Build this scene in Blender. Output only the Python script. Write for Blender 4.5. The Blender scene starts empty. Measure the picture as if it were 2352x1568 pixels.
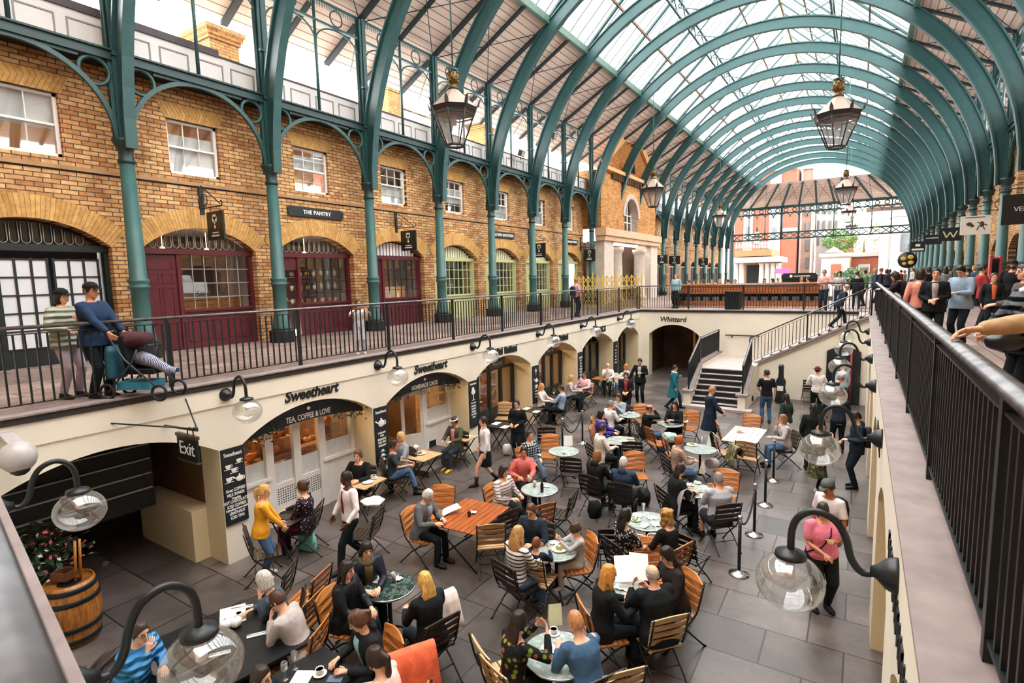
import bpy, math, random
import numpy as np
from mathutils import Vector as V, Matrix
random.seed(11)
SC = bpy.context.scene
COL = SC.collection
PI = math.pi
R = math.radians
# ------------------------------------------------------------------ measures of the hall (metres, camera over the origin)
XL, XR, ZT, YF = -9.29, .289, 3.29, 26.26      # courtyard faces, terrace level, far wall
XC, XB, XM = -14.17, -14.85, -4.87             # left columns, left brick face, hall axis
XCR, XBR = 2*XM-XC, 5.15
Y0, SP = 6.01, 3.62                            # first column, bay length
EYE = 4.935
def yc(i): return Y0+SP*i
# ------------------------------------------------------------------ camera
F_PX, YAW, PITCH, ROLL = 1245.67, .5726, .1135, -.02395
fw = V((-math.sin(YAW)*math.cos(PITCH), math.cos(YAW)*math.cos(PITCH), -math.sin(PITCH)))
rt = V((math.cos(YAW), math.sin(YAW), 0)); up = rt.cross(fw)
rt = rt*math.cos(ROLL)+up*math.sin(ROLL); up = rt.cross(fw)
cd = bpy.data.cameras.new('camera'); cam = bpy.data.objects.new('camera', cd); COL.objects.link(cam)
cam.matrix_world = Matrix(((rt.x, up.x, -fw.x, 0), (rt.y, up.y, -fw.y, 0), (rt.z, up.z, -fw.z, EYE), (0, 0, 0, 1)))
cd.sensor_width = 36; cd.lens = 36*F_PX/2352; cd.clip_end = 400; cd.clip_start = .05
cd.dof.use_dof = True; cd.dof.focus_distance = 9; cd.dof.aperture_fstop = 3.2
SC.camera = cam
def at(px, py, z):
    "the point of the horizontal plane z that the photograph shows at pixel (px, py)"
    d = rt*((px-1176)/F_PX)-up*((py-784)/F_PX)+fw
    t = (z-EYE)/d.z
    return V((d.x*t, d.y*t, z))
# ------------------------------------------------------------------ mesh builder
class MB:
    def __init__(s): s.v = []; s.f = []; s.s = []; s.uv = None
    def add(s, vs, fs, smooth=False, M=None):
        n = len(s.v)
        s.v += [tuple(M @ V(p)) for p in vs] if M is not None else [tuple(p) for p in vs]
        s.f += [tuple(n+i for i in f) for f in fs]; s.s += [smooth]*len(fs)
        return s
    def box(s, x0, x1, y0, y1, z0, z1, M=None):
        return s.add([(x, y, z) for z in (z0, z1) for y in (y0, y1) for x in (x0, x1)],
            [(0, 2, 3, 1), (4, 5, 7, 6), (0, 1, 5, 4), (2, 6, 7, 3), (0, 4, 6, 2), (1, 3, 7, 5)], False, M)
    def cbox(s, c, d, M=None):
        return s.box(c[0]-d[0]/2, c[0]+d[0]/2, c[1]-d[1]/2, c[1]+d[1]/2, c[2]-d[2]/2, c[2]+d[2]/2, M)
    def bar(s, a, b, w, h, u=(0, 0, 1), off=0):
        a, b, u = V(a), V(b), V(u); d = (b-a).normalized(); x = d.cross(u).normalized(); y = x.cross(d)
        vs = [p+x*(i*w/2)+y*(j*h/2+off) for p in (a, b) for i, j in ((-1, -1), (1, -1), (1, 1), (-1, 1))]
        return s.add(vs, [(0, 1, 2, 3), (7, 6, 5, 4), (0, 4, 5, 1), (1, 5, 6, 2), (2, 6, 7, 3), (3, 7, 4, 0)])
    def tube(s, pts, r, n=8, caps=True, M=None, flat=1.0, up=None, closed=False):
        pts = [V(p) for p in pts]; m = len(pts)
        if not hasattr(r, '__len__'): r = [r]*m
        vs = []; px = None
        for i, p in enumerate(pts):
            d = (pts[(i+1) % m]-pts[i-1]) if closed else (pts[min(i+1, m-1)]-pts[max(i-1, 0)])
            d = d.normalized() if d.length > 1e-9 else V((0, 0, 1))
            if px is None:
                ref = V(up) if up else (V((0, 0, 1)) if abs(d.z) < .9 else V((0, 1, 0)))
                x = d.cross(ref).normalized()
            else:
                x = px-d*px.dot(d); x = x.normalized() if x.length > 1e-6 else px
            y = d.cross(x); px = x
            for k in range(n):
                a = 2*PI*k/n; vs.append(p+x*(r[i]*math.cos(a))+y*(r[i]*flat*math.sin(a)))
        fs = [(i*n+k, i*n+(k+1) % n, (i+1)*n+(k+1) % n, (i+1)*n+k) for i in range(m-1) for k in range(n)]
        if closed: fs += [((m-1)*n+k, (m-1)*n+(k+1) % n, (k+1) % n, k) for k in range(n)]
        s.add(vs, fs, True, M)
        if caps and not closed:
            b = len(s.v)-m*n
            s.f += [tuple(b+k for k in range(n-1, -1, -1)), tuple(b+(m-1)*n+k for k in range(n))]; s.s += [False, False]
        return s
    def lathe(s, prof, n=16, c=(0, 0, 0), M=None, smooth=True, sx=1, sy=1):
        vs = [(c[0]+r*sx*math.cos(2*PI*k/n), c[1]+r*sy*math.sin(2*PI*k/n), c[2]+z) for r, z in prof for k in range(n)]
        m = len(prof)
        fs = [(i*n+k, i*n+(k+1) % n, (i+1)*n+(k+1) % n, (i+1)*n+k) for i in range(m-1) for k in range(n)]
        s.add(vs, fs, smooth, M); b = len(s.v)-m*n
        if prof[0][0] > 1e-4: s.f.append(tuple(b+k for k in range(n-1, -1, -1))); s.s.append(False)
        if prof[-1][0] > 1e-4: s.f.append(tuple(b+(m-1)*n+k for k in range(n))); s.s.append(False)
        return s
    def ball(s, c, r, n=12, M=None, sx=1, sy=1, sz=1):
        h = max(4, n//2)
        return s.lathe([(r*max(math.sin(PI*i/h), 1e-5), -r*sz*math.cos(PI*i/h)) for i in range(h+1)], n, c, M, True, sx, sy)
    def prism(s, poly, f, d0, d1):
        "polygon poly (u, w) lifted to 3-D by f(u, w, d) between depths d0 and d1"
        n = len(poly); vs = [f(u, w, d) for d in (d0, d1) for u, w in poly]
        return s.add(vs, [tuple(range(n-1, -1, -1)), tuple(range(n, 2*n))]+[(k, (k+1) % n, n+(k+1) % n, n+k) for k in range(n)])
    def loft(s, rings, smooth=True, M=None, caps=True):
        n = len(rings[0]); m = len(rings)
        s.add([p for r in rings for p in r], [(i*n+k, i*n+(k+1) % n, (i+1)*n+(k+1) % n, (i+1)*n+k) for i in range(m-1) for k in range(n)], smooth, M)
        if caps:
            b = len(s.v)-m*n; s.f += [tuple(b+k for k in range(n-1, -1, -1)), tuple(b+(m-1)*n+k for k in range(n))]; s.s += [smooth]*2
        return s
    def mesh(s, name):
        me = bpy.data.meshes.new(name); me.from_pydata([tuple(p) for p in s.v], [], s.f)
        me.polygons.foreach_set('use_smooth', s.s)
        if s.uv: 
            l = me.uv_layers.new(name='UV'); l.data.foreach_set('uv', [c for p in s.uv for c in p])
        me.update(); return me
def obj(name, mb, mat=None, parent=None, loc=None, rz=None):
    me = mb.mesh(name) if isinstance(mb, MB) else mb
    o = bpy.data.objects.new(name, me); COL.objects.link(o)
    if mat and not len(me.materials): me.materials.append(mat)
    if parent: o.parent = parent
    if loc is not None: o.location = loc
    if rz is not None: o.rotation_euler = (0, 0, rz)
    return o
def tag(o, label, cat, group=None, kind=None):
    o['label'] = label; o['category'] = cat
    if group: o['group'] = group
    if kind: o['kind'] = kind
    return o
def thing(name, label, cat, loc=(0, 0, 0), rz=0, group=None):
    o = bpy.data.objects.new(name, None); COL.objects.link(o); o.location = loc; o.rotation_euler = (0, 0, rz)
    o.empty_display_size = .1
    return tag(o, label, cat, group)
def struct(name, mb, mat, label=None, cat=None):
    o = obj(name, mb, mat); o['kind'] = 'structure'
    if label: o['label'] = label
    if cat: o['category'] = cat
    return o
def dup(root, loc, rz=0, label=None, group=None, sc=None):
    r = root.copy(); COL.objects.link(r); r.location = loc; r.rotation_euler = (0, 0, rz)
    if label: r['label'] = label
    if group: r['group'] = group
    if sc: r.scale = (sc, sc, sc)
    def kids(a, b):
        for ch in list(a.children):
            c = ch.copy(); COL.objects.link(c); c.parent = b; kids(ch, c)
    kids(root, r)
    return r
ORD = 'first second third fourth fifth sixth seventh eighth ninth tenth eleventh twelfth thirteenth fourteenth fifteenth sixteenth seventeenth eighteenth nineteenth twentieth'.split()
# ------------------------------------------------------------------ materials
def lin(h):
    if not isinstance(h, str): return (*h, 1)
    c = [int(h[i:i+2], 16)/255 for i in (0, 2, 4)]
    return tuple(x/12.92 if x <= .04045 else ((x+.055)/1.055)**2.4 for x in c)+(1,)
_mats = {}
class NT:
    def __init__(s, name):
        s.m = bpy.data.materials.new(name); s.m.use_nodes = True; s.t = s.m.node_tree
        s.p = s.t.nodes['Principled BSDF']; s.out = s.t.nodes['Material Output']
    def n(s, typ, **kw):
        nd = s.t.nodes.new(typ)
        for k, v in kw.items():
            if k in nd.inputs: nd.inputs[k].default_value = v
            else: setattr(nd, k, v)
        return nd
    def l(s, a, b): s.t.links.new(a, b)
    def coords(s, which='Object', order=None, scale=None):
        o = s.n('ShaderNodeTexCoord').outputs[which]
        if order:
            sx = s.n('ShaderNodeSeparateXYZ'); s.l(o, sx.inputs[0]); cx = s.n('ShaderNodeCombineXYZ')
            for k, a in enumerate(order):
                if a in 'xyz': s.l(sx.outputs['xyz'.index(a)], cx.inputs[k])
            o = cx.outputs[0]
        if scale:
            mp = s.n('ShaderNodeMapping'); mp.inputs['Scale'].default_value = scale; s.l(o, mp.inputs[0]); o = mp.outputs[0]
        return o
    def ramp(s, src, stops, interp='LINEAR'):
        r = s.n('ShaderNodeValToRGB'); r.color_ramp.interpolation = interp; e = r.color_ramp.elements
        while len(e) < len(stops): e.new(.5)
        for q, (p, c) in zip(e, stops): q.position = p; q.color = lin(c)
        s.l(src, r.inputs[0]); return r.outputs[0]
    def mix(s, fac, a, b, mode='MIX'):
        m = s.n('ShaderNodeMix', data_type='RGBA', blend_type=mode)
        for sock, val in ((m.inputs[0], fac), (m.inputs[6], a), (m.inputs[7], b)):
            if hasattr(val, 'is_linked') or hasattr(val, 'links'): s.l(val, sock)
            elif isinstance(val, (int, float)): sock.default_value = val
            else: sock.default_value = lin(val)
        return m.outputs[2]
    def bump(s, src, strength=.3, dist=.02):
        b = s.n('ShaderNodeBump', Strength=strength, Distance=dist); s.l(src, b.inputs['Height']); s.l(b.outputs[0], s.p.inputs['Normal'])
def mat(name, col, rough=.6, metal=0., var=.12, scale=9, bump=.1, spec=.5, dist=.01, emis=0, sheen=0):
    key = (name, str(col), rough, metal, var, scale, bump, emis)
    if key in _mats: return _mats[key]
    t = NT(name); p = t.p
    p.inputs['Roughness'].default_value = rough; p.inputs['Metallic'].default_value = metal
    p.inputs['Specular IOR Level'].default_value = spec
    if sheen: p.inputs['Sheen Weight'].default_value = sheen
    co = t.coords('Object')
    nz = t.n('ShaderNodeTexNoise', Scale=float(scale), Detail=3.); t.l(co, nz.inputs['Vector'])
    c = lin(col)
    hi = tuple(min(1, x*(1+var)) for x in c[:3]); lo = tuple(x*(1-var) for x in c[:3])
    o = t.ramp(nz.outputs[0], [(.3, lo), (.7, hi)]); t.l(o, p.inputs['Base Color'])
    if bump: t.bump(nz.outputs[0], bump, dist)
    if emis: t.l(o, p.inputs['Emission Color']); p.inputs['Emission Strength'].default_value = emis
    _mats[key] = t.m; return t.m
def brick(name, order, c1, c2, mort, w=.31, h=.102, ms=.011, stain=.5, uv=False, rough=.85, off=.5):
    key = ('brick', name)
    if key in _mats: return _mats[key]
    t = NT(name)
    co = t.coords('UV') if uv else t.coords('Object', order)
    b = t.n('ShaderNodeTexBrick', Scale=1., offset=off)
    b.inputs['Brick Width'].default_value = w; b.inputs['Row Height'].default_value = h; b.inputs['Mortar Size'].default_value = ms
    b.inputs['Color1'].default_value = lin(c1); b.inputs['Color2'].default_value = lin(c2); b.inputs['Mortar'].default_value = lin(mort); b.inputs['Bias'].default_value = -.1
    t.l(co, b.inputs['Vector'])
    oc = t.coords('Object')
    n1 = t.n('ShaderNodeTexNoise', Scale=1.1, Detail=6., Roughness=.7); t.l(oc, n1.inputs['Vector'])
    n2 = t.n('ShaderNodeTexNoise', Scale=9., Detail=2.); t.l(oc, n2.inputs['Vector'])
    st = t.ramp(n1.outputs[0], [(.33, (.42, .33, .27)), (.5, (1, 1, 1)), (.68, (1.15, 1.12, 1.1))])
    s2 = t.ramp(n2.outputs[0], [(.3, (.75, .7, .66)), (.65, (1.12, 1.12, 1.12))])
    m = t.mix(stain, b.outputs[0], st, 'MULTIPLY'); m = t.mix(.8, m, s2, 'MULTIPLY')
    t.l(m, t.p.inputs['Base Color']); t.p.inputs['Roughness'].default_value = rough
    inv = t.n('ShaderNodeMath', operation='SUBTRACT'); inv.inputs[0].default_value = 1; t.l(b.outputs[1], inv.inputs[1])
    t.bump(inv.outputs[0], .5, .006)
    _mats[key] = t.m; return t.m
def wood(name, c1, c2, axis='x', rough=.4, scale=1.6):
    key = ('wood', name)
    if key in _mats: return _mats[key]
    t = NT(name); s = {'x': (1, 9, 9), 'y': (9, 1, 9), 'z': (9, 9, 1)}[axis]
    co = t.coords('Object', None, tuple(q*scale for q in s))
    n = t.n('ShaderNodeTexNoise', Scale=2.2, Detail=5., Roughness=.65, Distortion=.6); t.l(co, n.inputs['Vector'])
    t.l(t.ramp(n.outputs[0], [(.3, c2), (.62, c1)]), t.p.inputs['Base Color']); t.p.inputs['Roughness'].default_value = rough
    t.bump(n.outputs[0], .12, .004); _mats[key] = t.m; return t.m
def glass(name, tint=(1, 1, 1), gloss=.12, milky=0., rough=.02):
    key = ('glass', name)
    if key in _mats: return _mats[key]
    t = NT(name); t.t.nodes.remove(t.p)
    tr = t.n('ShaderNodeBsdfTransparent'); tr.inputs[0].default_value = (*tint, 1)
    gl = t.n('ShaderNodeBsdfGlossy'); gl.inputs['Roughness'].default_value = rough
    lw = t.n('ShaderNodeLayerWeight', Blend=.25); mm = t.n('ShaderNodeMath', operation='MULTIPLY_ADD'); t.l(lw.outputs['Facing'], mm.inputs[0])
    mm.inputs[1].default_value = .55; mm.inputs[2].default_value = gloss*.4
    mx = t.n('ShaderNodeMixShader'); t.l(mm.outputs[0], mx.inputs[0]); t.l(tr.outputs[0], mx.inputs[1]); t.l(gl.outputs[0], mx.inputs[2])
    o = mx.outputs[0]
    if milky:
        df = t.n('ShaderNodeBsdfTranslucent'); d2 = t.n('ShaderNodeMixShader'); d2.inputs[0].default_value = milky
        t.l(o, d2.inputs[1]); t.l(df.outputs[0], d2.inputs[2]); o = d2.outputs[0]
    t.l(o, t.out.inputs[0]); _mats[key] = t.m; return t.m
IRON = mat('teal_iron', '284f50', .42, 0, .1, 4, .05)
IRON_D = mat('dark_teal_iron', '1a393b', .45, 0, .15, 4, .05)
BLACK = mat('black_paint', '0e171a', .42, 0, .25, 6, .05)
MATBLK = mat('matt_black', '0d1417', .75, 0, .2, 6, .05)
CREAM = mat('cream_render', 'f0e8d6', .7, 0, .035, 1.3, .04)
CREAM2 = mat('cream_reveal', 'ead9b2', .7, 0, .04, 1.3, .04)
STONE = mat('coping_stone', '8d807d', .75, 0, .18, 5, .15)
STONE_L = mat('portland_stone', 'c9bcae', .8, 0, .12, 3, .15)
WHITE = mat('white_paint', 'e4e2df', .55, 0, .04, 4, .03)
PARAPET = mat('parapet_paint', 'd9d6d4', .6, 0, .05, 2, .03)
GREY = mat('grey_paint', '8b8b8b', .5, 0, .05, 4, .03)
GOLD = mat('gilt', '5f4a26', .4, .7, .2, 12, .1)
CHROME = mat('chrome', 'c8ccd0', .18, 1, .05, 5, 0)
WHT = mat('paper_white', 'efeeea', .6, 0, .03, 20, .02)
BR_Y = brick('stock_brick_yz', 'yz', 'd8b07a', 'a9713f', '5a4434', stain=.7)
BR_X = brick('stock_brick_xz', 'xz', 'd8b07a', 'a9713f', '5a4434', stain=.7)
BR_ARCH = brick('gauged_brick_arch', 'yz', 'd0a563', 'bd8f4e', '8d6b45', w=.075, h=.62, ms=.005, stain=.35, uv=True, off=0)
BR_RED = brick('red_brick', 'xz', '8f4027', '7a3320', '7d6052', stain=.3)
GLASS = glass('clear_glass', (.97, .98, .97), .15)
GLOBE = glass('globe_glass', (.98, .98, .98), .3, .1)
ROOFGL = glass('roof_glass', (.96, .97, .97), .02, .22)
def flag(name, order, c1, c2, mort, w, h, rough, ms=.012):
    t = NT(name); co = t.coords('Object', order)
    b = t.n('ShaderNodeTexBrick', Scale=1., offset=.37, squash=.8, squash_frequency=3)
    b.inputs['Brick Width'].default_value = w; b.inputs['Row Height'].default_value = h; b.inputs['Mortar Size'].default_value = ms; b.inputs['Mortar Smooth'].default_value = .3
    b.inputs['Color1'].default_value = lin(c1); b.inputs['Color2'].default_value = lin(c2); b.inputs['Mortar'].default_value = lin(mort)
    t.l(co, b.inputs['Vector'])
    n1 = t.n('ShaderNodeTexNoise', Scale=2.3, Detail=7., Roughness=.7); t.l(co, n1.inputs['Vector'])
    n2 = t.n('ShaderNodeTexNoise', Scale=.45, Detail=2.); t.l(co, n2.inputs['Vector'])
    m = t.mix(.85, b.outputs[0], t.ramp(n1.outputs[0], [(.3, (.5, .48, .46)), (.68, (1.2, 1.2, 1.2))]), 'MULTIPLY')
    m = t.mix(.6, m, t.ramp(n2.outputs[0], [(.38, (.5, .49, .48)), (.62, (1.2, 1.2, 1.2))]), 'MULTIPLY')
    t.l(m, t.p.inputs['Base Color'])
    rr = t.n('ShaderNodeMath', operation='MULTIPLY_ADD'); t.l(n1.outputs[0], rr.inputs[0]); rr.inputs[1].default_value = .35; rr.inputs[2].default_value = rough-.17
    t.l(rr.outputs[0], t.p.inputs['Roughness'])
    ad = t.n('ShaderNodeMath', operation='SUBTRACT'); t.l(n1.outputs[0], ad.inputs[0]); t.l(b.outputs[1], ad.inputs[1]); t.bump(ad.outputs[0], .25, .008)
    return t.m
FLOOR = flag('york_flagstones', 'xy', '746a65', '514a46', '292523', 1.15, .78, .4)
TERR = flag('terrace_paving', 'yx', 'a8928a', '8d7a72', '5c504b', .9, .55, .55)
def text(name, body, size, loc, rot, m, parent=None, ext=.006, shear=0, align='CENTER', off=0, space=1, sx=1):
    c = bpy.data.curves.new(name, 'FONT'); c.body = body; c.size = size; c.extrude = ext; c.shear = shear; c.offset = off
    c.align_x = align; c.align_y = 'CENTER'; c.space_character = space; c.resolution_u = 3; c.materials.append(m)
    o = bpy.data.objects.new(name, c); COL.objects.link(o); o.location = loc; o.rotation_euler = rot; o.scale = (sx, 1, 1)
    if parent: o.parent = parent
    return o
ROT_L = (R(90), 0, R(90))      # lettering on a face looking to +x
ROT_F = (R(90), 0, 0)          # lettering on a face looking to -y
ROT_R = (R(90), 0, R(-90))     # lettering on a face looking to -x
# ------------------------------------------------------------------ walls with openings
def seg_arch(c, hw, spring, rise):
    rad = (hw*hw+rise*rise)/(2*rise); zc = spring+rise-rad
    return lambda u: zc+math.sqrt(max(rad*rad-(u-c)**2, 0))
def opening(c, hw, zb, spring, rise=0, d=.3, n=14):
    if rise: f = seg_arch(c, hw, spring, rise); us = [c-hw+2*hw*k/n for k in range(n+1)]
    else: f = lambda u: spring; us = [c-hw, c+hw]
    return dict(u0=c-hw, u1=c+hw, zb=zb, top=f, us=us, d=d)
def wall_open(u0, u1, z0, z1, ops, P, mb, rv):
    us = sorted({round(u, 5) for u in [u0, u1]+[u for o in ops for u in o['us']] if u0-1e-6 <= u <= u1+1e-6})
    for a, b in zip(us, us[1:]):
        m = (a+b)/2; lo = (z0, z0)
        for o in sorted([o for o in ops if o['u0'] < m < o['u1']], key=lambda o: o['zb']):
            if o['zb'] > lo[0]+1e-5: mb.add([P(a, lo[0], 0), P(b, lo[1], 0), P(b, o['zb'], 0), P(a, o['zb'], 0)], [(0, 1, 2, 3)])
            lo = (o['top'](a), o['top'](b))
        mb.add([P(a, lo[0], 0), P(b, lo[1], 0), P(b, z1, 0), P(a, z1, 0)], [(0, 1, 2, 3)])
    for o in ops:
        d = o['d']
        for a, b in zip(o['us'], o['us'][1:]):
            ta, tb = o['top'](a), o['top'](b)
            rv.add([P(a, ta, 0), P(b, tb, 0), P(b, tb, d), P(a, ta, d)], [(0, 1, 2, 3)])
        for u in (o['u0'], o['u1']):
            t = o['top'](u); rv.add([P(u, o['zb'], 0), P(u, t, 0), P(u, t, d), P(u, o['zb'], d)], [(0, 1, 2, 3)])
        if o['zb'] > z0+.01: rv.add([P(o['u0'], o['zb'], 0), P(o['u1'], o['zb'], 0), P(o['u1'], o['zb'], d), P(o['u0'], o['zb'], d)], [(0, 1, 2, 3)])
def arch_ring(c, hw, spring, rise, t, P, d, n=18):
    "voussoir ring of thickness t standing d proud of the face, with UVs along the arc"
    rad = (hw*hw+rise*rise)/(2*rise); zc = spring+rise-rad; a0 = math.asin(min(1, hw/rad)); mb = MB(); mb.uv = []
    pts = []
    for k in range(n+1):
        a = -a0+2*a0*k/n; pts.append((a, math.sin(a), math.cos(a)))
    for (a, s1, c1), (b, s2, c2) in zip(pts, pts[1:]):
        q = [(c+rad*s1, zc+rad*c1), (c+rad*s2, zc+rad*c2), (c+(rad+t)*s2, zc+(rad+t)*c2), (c+(rad+t)*s1, zc+(rad+t)*c1)]
        mb.add([P(u, z, -d) for u, z in q], [(0, 1, 2, 3)]); mb.uv += [(rad*a, 0), (rad*b, 0), (rad*b, t), (rad*a, t)]
        mb.add([P(q[2][0], q[2][1], -d), P(q[3][0], q[3][1], -d), P(q[3][0], q[3][1], 0), P(q[2][0], q[2][1], 0)], [(0, 1, 2, 3)]); mb.uv += [(rad*b, t), (rad*a, t), (rad*a, t), (rad*b, t)]
        mb.add([P(q[1][0], q[1][1], -d), P(q[0][0], q[0][1], -d), P(q[0][0], q[0][1], 0), P(q[1][0], q[1][1], 0)], [(0, 1, 2, 3)]); mb.uv += [(rad*b, 0), (rad*a, 0), (rad*a, 0), (rad*b, 0)]
    return mb
PL = lambda x: (lambda u, z, d: (x-d, u, z))       # face looking to +x: u = y
PR = lambda x: (lambda u, z, d: (x+d, u, z))       # face looking to -x
PF = lambda y: (lambda u, z, d: (u, y+d, z))       # face looking to -y
# ================================================================== the setting: courtyard, terraces
PLW = PL(XL)
ARCH = [(3.32, 1.6), (6.9, 1.55), (10.47, 1.57), (14.0, 1.54), (17.58, 1.51), (21.17, 1.56), (24.72, 1.36)]
mb, rv = MB(), MB()
wall_open(1.2, YF, 0, 3.2, [opening(c, h, 0, 2.1, .48, .6 if k == 0 else .72, 18) for k, (c, h) in enumerate(ARCH)], PLW, mb, rv)
w = struct('wall_left', mb, CREAM); obj('reveal', rv, CREAM2, w)
tr = MB().box(XL-.1, XL+.025, 1.2, YF, 2.87, 3.2); struct('trim_1', tr, CREAM)
mb, rv = MB(), MB()
wall_open(XL, XR, 0, 3.2, [opening(-7.6, 1.2, 0, 2.1, .48, .5, 16)], PF(YF), mb, rv)
w = struct('wall_far', mb, CREAM); obj('reveal', rv, CREAM2, w)
mb, rv = MB(), MB()
RARCH = [3.1+3.62*k for k in range(7)]
wall_open(.3, YF, 0, 3.2, [opening(c, 1.35, 0, 2.05, .5, .5, 16) for c in RARCH[:5]], PR(XR), mb, rv)
w = struct('wall_right', mb, CREAM); obj('reveal', rv, CREAM2, w)
TAN = mat('tan_infill', 'a08a62', .7, 0, .06, 2, .05)
struct('wall_recess', MB().box(XR+.5, XR+.6, .3, 20, 0, 3.2), TAN)
def near_y(x): return .78-.165*(x+2.69)
nx0, nx1 = XL, XR
na, nb = V((nx0, near_y(nx0), 0)), V((nx1, near_y(nx1), 0))
mb = MB()
mb.add([(nx0, na.y, 0), (nx1, nb.y, 0), (nx1, nb.y, 3.2), (nx0, na.y, 3.2)], [(0, 1, 2, 3)]); struct('wall_near', mb, CREAM)
struct('floor', MB().box(-15, 3, -2, 30, -.2, 0), FLOOR)
# terraces (upper level floors)
mb = MB()
mb.box(XB-.6, XL, -9, YF, ZT-.1, ZT); mb.box(XR, XBR+.8, -9, YF, ZT-.1, ZT); mb.box(-26, 16, YF, 82, ZT-.1, ZT)
mb.prism([(nx0, -9), (nx1, -9), (nx1, nb.y), (nx0, na.y)], lambda u, w, d: (u, w, d), ZT-.1, ZT)
struct('floor_terrace', mb, TERR)
struct('floor_plaza', MB().box(-70, 60, 82, 190, ZT-.2, ZT-.02), flag('plaza_paving', 'xy', 'b5a79f', '9c8d85', '6f655f', 1, .6, .6))
# copings: pale stone lip over a dark edge band
DARKB = mat('dark_edge_band', '2b2523', .7, 0, .2, 4, .1)
mb, md = MB(), MB()
mb.box(XL-.4, XL+.07, 1.6, YF, ZT, ZT+.025); md.box(XL, XL+.05, 1.6, YF, ZT-.095, ZT)
mb.box(XL, XR, YF-.07, YF+.4, ZT, ZT+.025); md.box(XL, XR-.02, YF-.05, YF, ZT-.095, ZT)
mb.box(XR-.03, XR+.27, .3, YF, ZT, ZT+.03); md.box(XR-.02, XR, .3, YF, ZT-.03, ZT)
d = (nb-na).normalized(); nrm = V((d.y, -d.x, 0))
mb.prism([(na.x, na.y+.0), (nb.x, nb.y+.0), (nb.x, nb.y-.3), (na.x, na.y-.3)], lambda u, w, dd: (u, w, dd), ZT, ZT+.03)
struct('trim_2', mb, STONE); struct('trim_3', md, DARKB)
HANDR = mat('worn_handrail', '6a6a6c', .33, .6, .3, 9, .05)
def railing(label, a, b, posts=2.4, step=.122, h=1.14, rw=.07, slope=False, near=None, last=True):
    a, b = V(a), V(b); L = (b-a).length; d = (b-a)/L; t = thing('railing', label, 'railing')
    up = V((0, 0, 1)); hor = V((d.x, d.y, 0)).length
    hr = MB().tube([a+up*h, b+up*h], rw*.62, 10, flat=.62, up=(0, 0, 1)); obj('handrail', hr, HANDR, t)
    obj('bottom_rail', MB().bar(a+up*.1, b+up*.1, .04, .014), BLACK, t)
    obj('top_rail', MB().bar(a+up*(h-.09), b+up*(h-.09), .04, .012), BLACK, t)
    n = max(1, round(L*hor/posts)); ps = [k*L/n for k in range(n+1)]
    pm = MB().box(-.028, .028, -.028, .028, 0, h-.02).mesh('post')
    for k, s in enumerate(ps):
        o = obj('post', pm, BLACK, t); o.location = a+d*s
    m = int(L*hor/step); bs = [(k+.5)*L/m for k in range(m)]
    bs = [s for s in bs if min(abs(s-p) for p in ps) > .04]
    ref = V(near) if near else V((0, 0, EYE)); bs.sort(key=lambda s: (a+d*s-ref).length)
    bm_ = MB().box(-.011, .011, -.011, .011, .1, h-.09).mesh('baluster')
    for s in bs[:100]:
        o = obj('baluster', bm_, BLACK, t); o.location = a+d*s
    if bs[100:]:
        r = MB()
        for s in bs[100:]: p = a+d*s; r.box(p.x-.011, p.x+.011, p.y-.011, p.y+.011, p.z+.1, p.z+h-.09)
        o = obj('baluster', r, BLACK, t); o['kind'] = 'stuff'
    return t
railing('long black railing along the edge of the left terrace in front of the shops', (XL-.2, 1.9, ZT+.02), (XL-.2, YF+.2, ZT+.02))
railing('black railing across the far end of the courtyard in front of the wooden counter', (XL-.1, YF+.2, ZT+.02), (XR+.1, YF+.2, ZT+.02))
railing('black railing beside the right terrace with a worn shiny handrail', (XR+.222, .45, ZT+.03), (XR+.222, YF+.1, ZT+.03), step=.115, rw=.085)
railing('blurred black railing at the lower left corner closest to the camera', (-.25, near_y(-.25)-.305, ZT+.03), (XL+.3, near_y(XL+.3)-.305, ZT+.03), rw=.085)
# ------------------------------------------------------------------ stairs at the far wall
DK = mat('dark_step', '20262a', .6, 0, .2, 5, .1); STEP = mat('step_stone', 'b7aba6', .7, 0, .15, 5, .15)
t = thing('staircase', 'stone staircase with dark risers climbing from the courtyard to the terrace', 'staircase')
sx0, sx1, zl = -5.3, -3.62, 1.22
rz_, gz = zl/7, .27
tr, rs, sd, ns = MB(), MB(), MB(), MB()
for k in range(7):
    y = 20.75+gz*k
    rs.box(sx0, sx1, y, y+.3, rz_*k, rz_*(k+1)-.035); rs.box(sx0, sx1, y-.03, y+.33, rz_*(k+1)-.035, rz_*(k+1)-.003); ns.box(sx0, sx1, y-.035, y+.05, rz_*(k+1)-.037, rz_*(k+1))
tr.box(sx0, sx1, 22.4, YF, zl-.1, zl-.001); tr.box(sx0-.6, sx1+.5, 20.35, 20.75, 0, .08)
n2 = 12; x0, x1 = sx1, XR+.02
for k in range(n2):
    xa = x0+(x1-x0)*k/n2; z = zl+(ZT-zl)*(k+1)/n2
    rs.box(xa, xa+.4, 23.7, YF, z-.3, z-.03); tr.box(xa-.02, xa+.36, 23.7, YF, z-.03, z)
obj('landing', tr, STEP, t); obj('riser', rs, DK, t); obj('nosing', ns, STEP, t)
PY = PF(23.5)
cw = MB(); cw.prism([(x0-.02, 0), (XR, 0), (XR, 3.27), (x1-.02, 3.27), (x0-.02, zl)], lambda u, w, d: (u, 23.5+d, w), 0, .22)
obj('wall', cw, CREAM, t)
cap = MB(); cap.bar((x0-.05, 23.6, zl+.04), (x1, 23.6, 3.3), .3, .07); cap.bar((x0-.05, 23.46, zl-.06), (x1, 23.46, 3.2), .04, .06)
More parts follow.
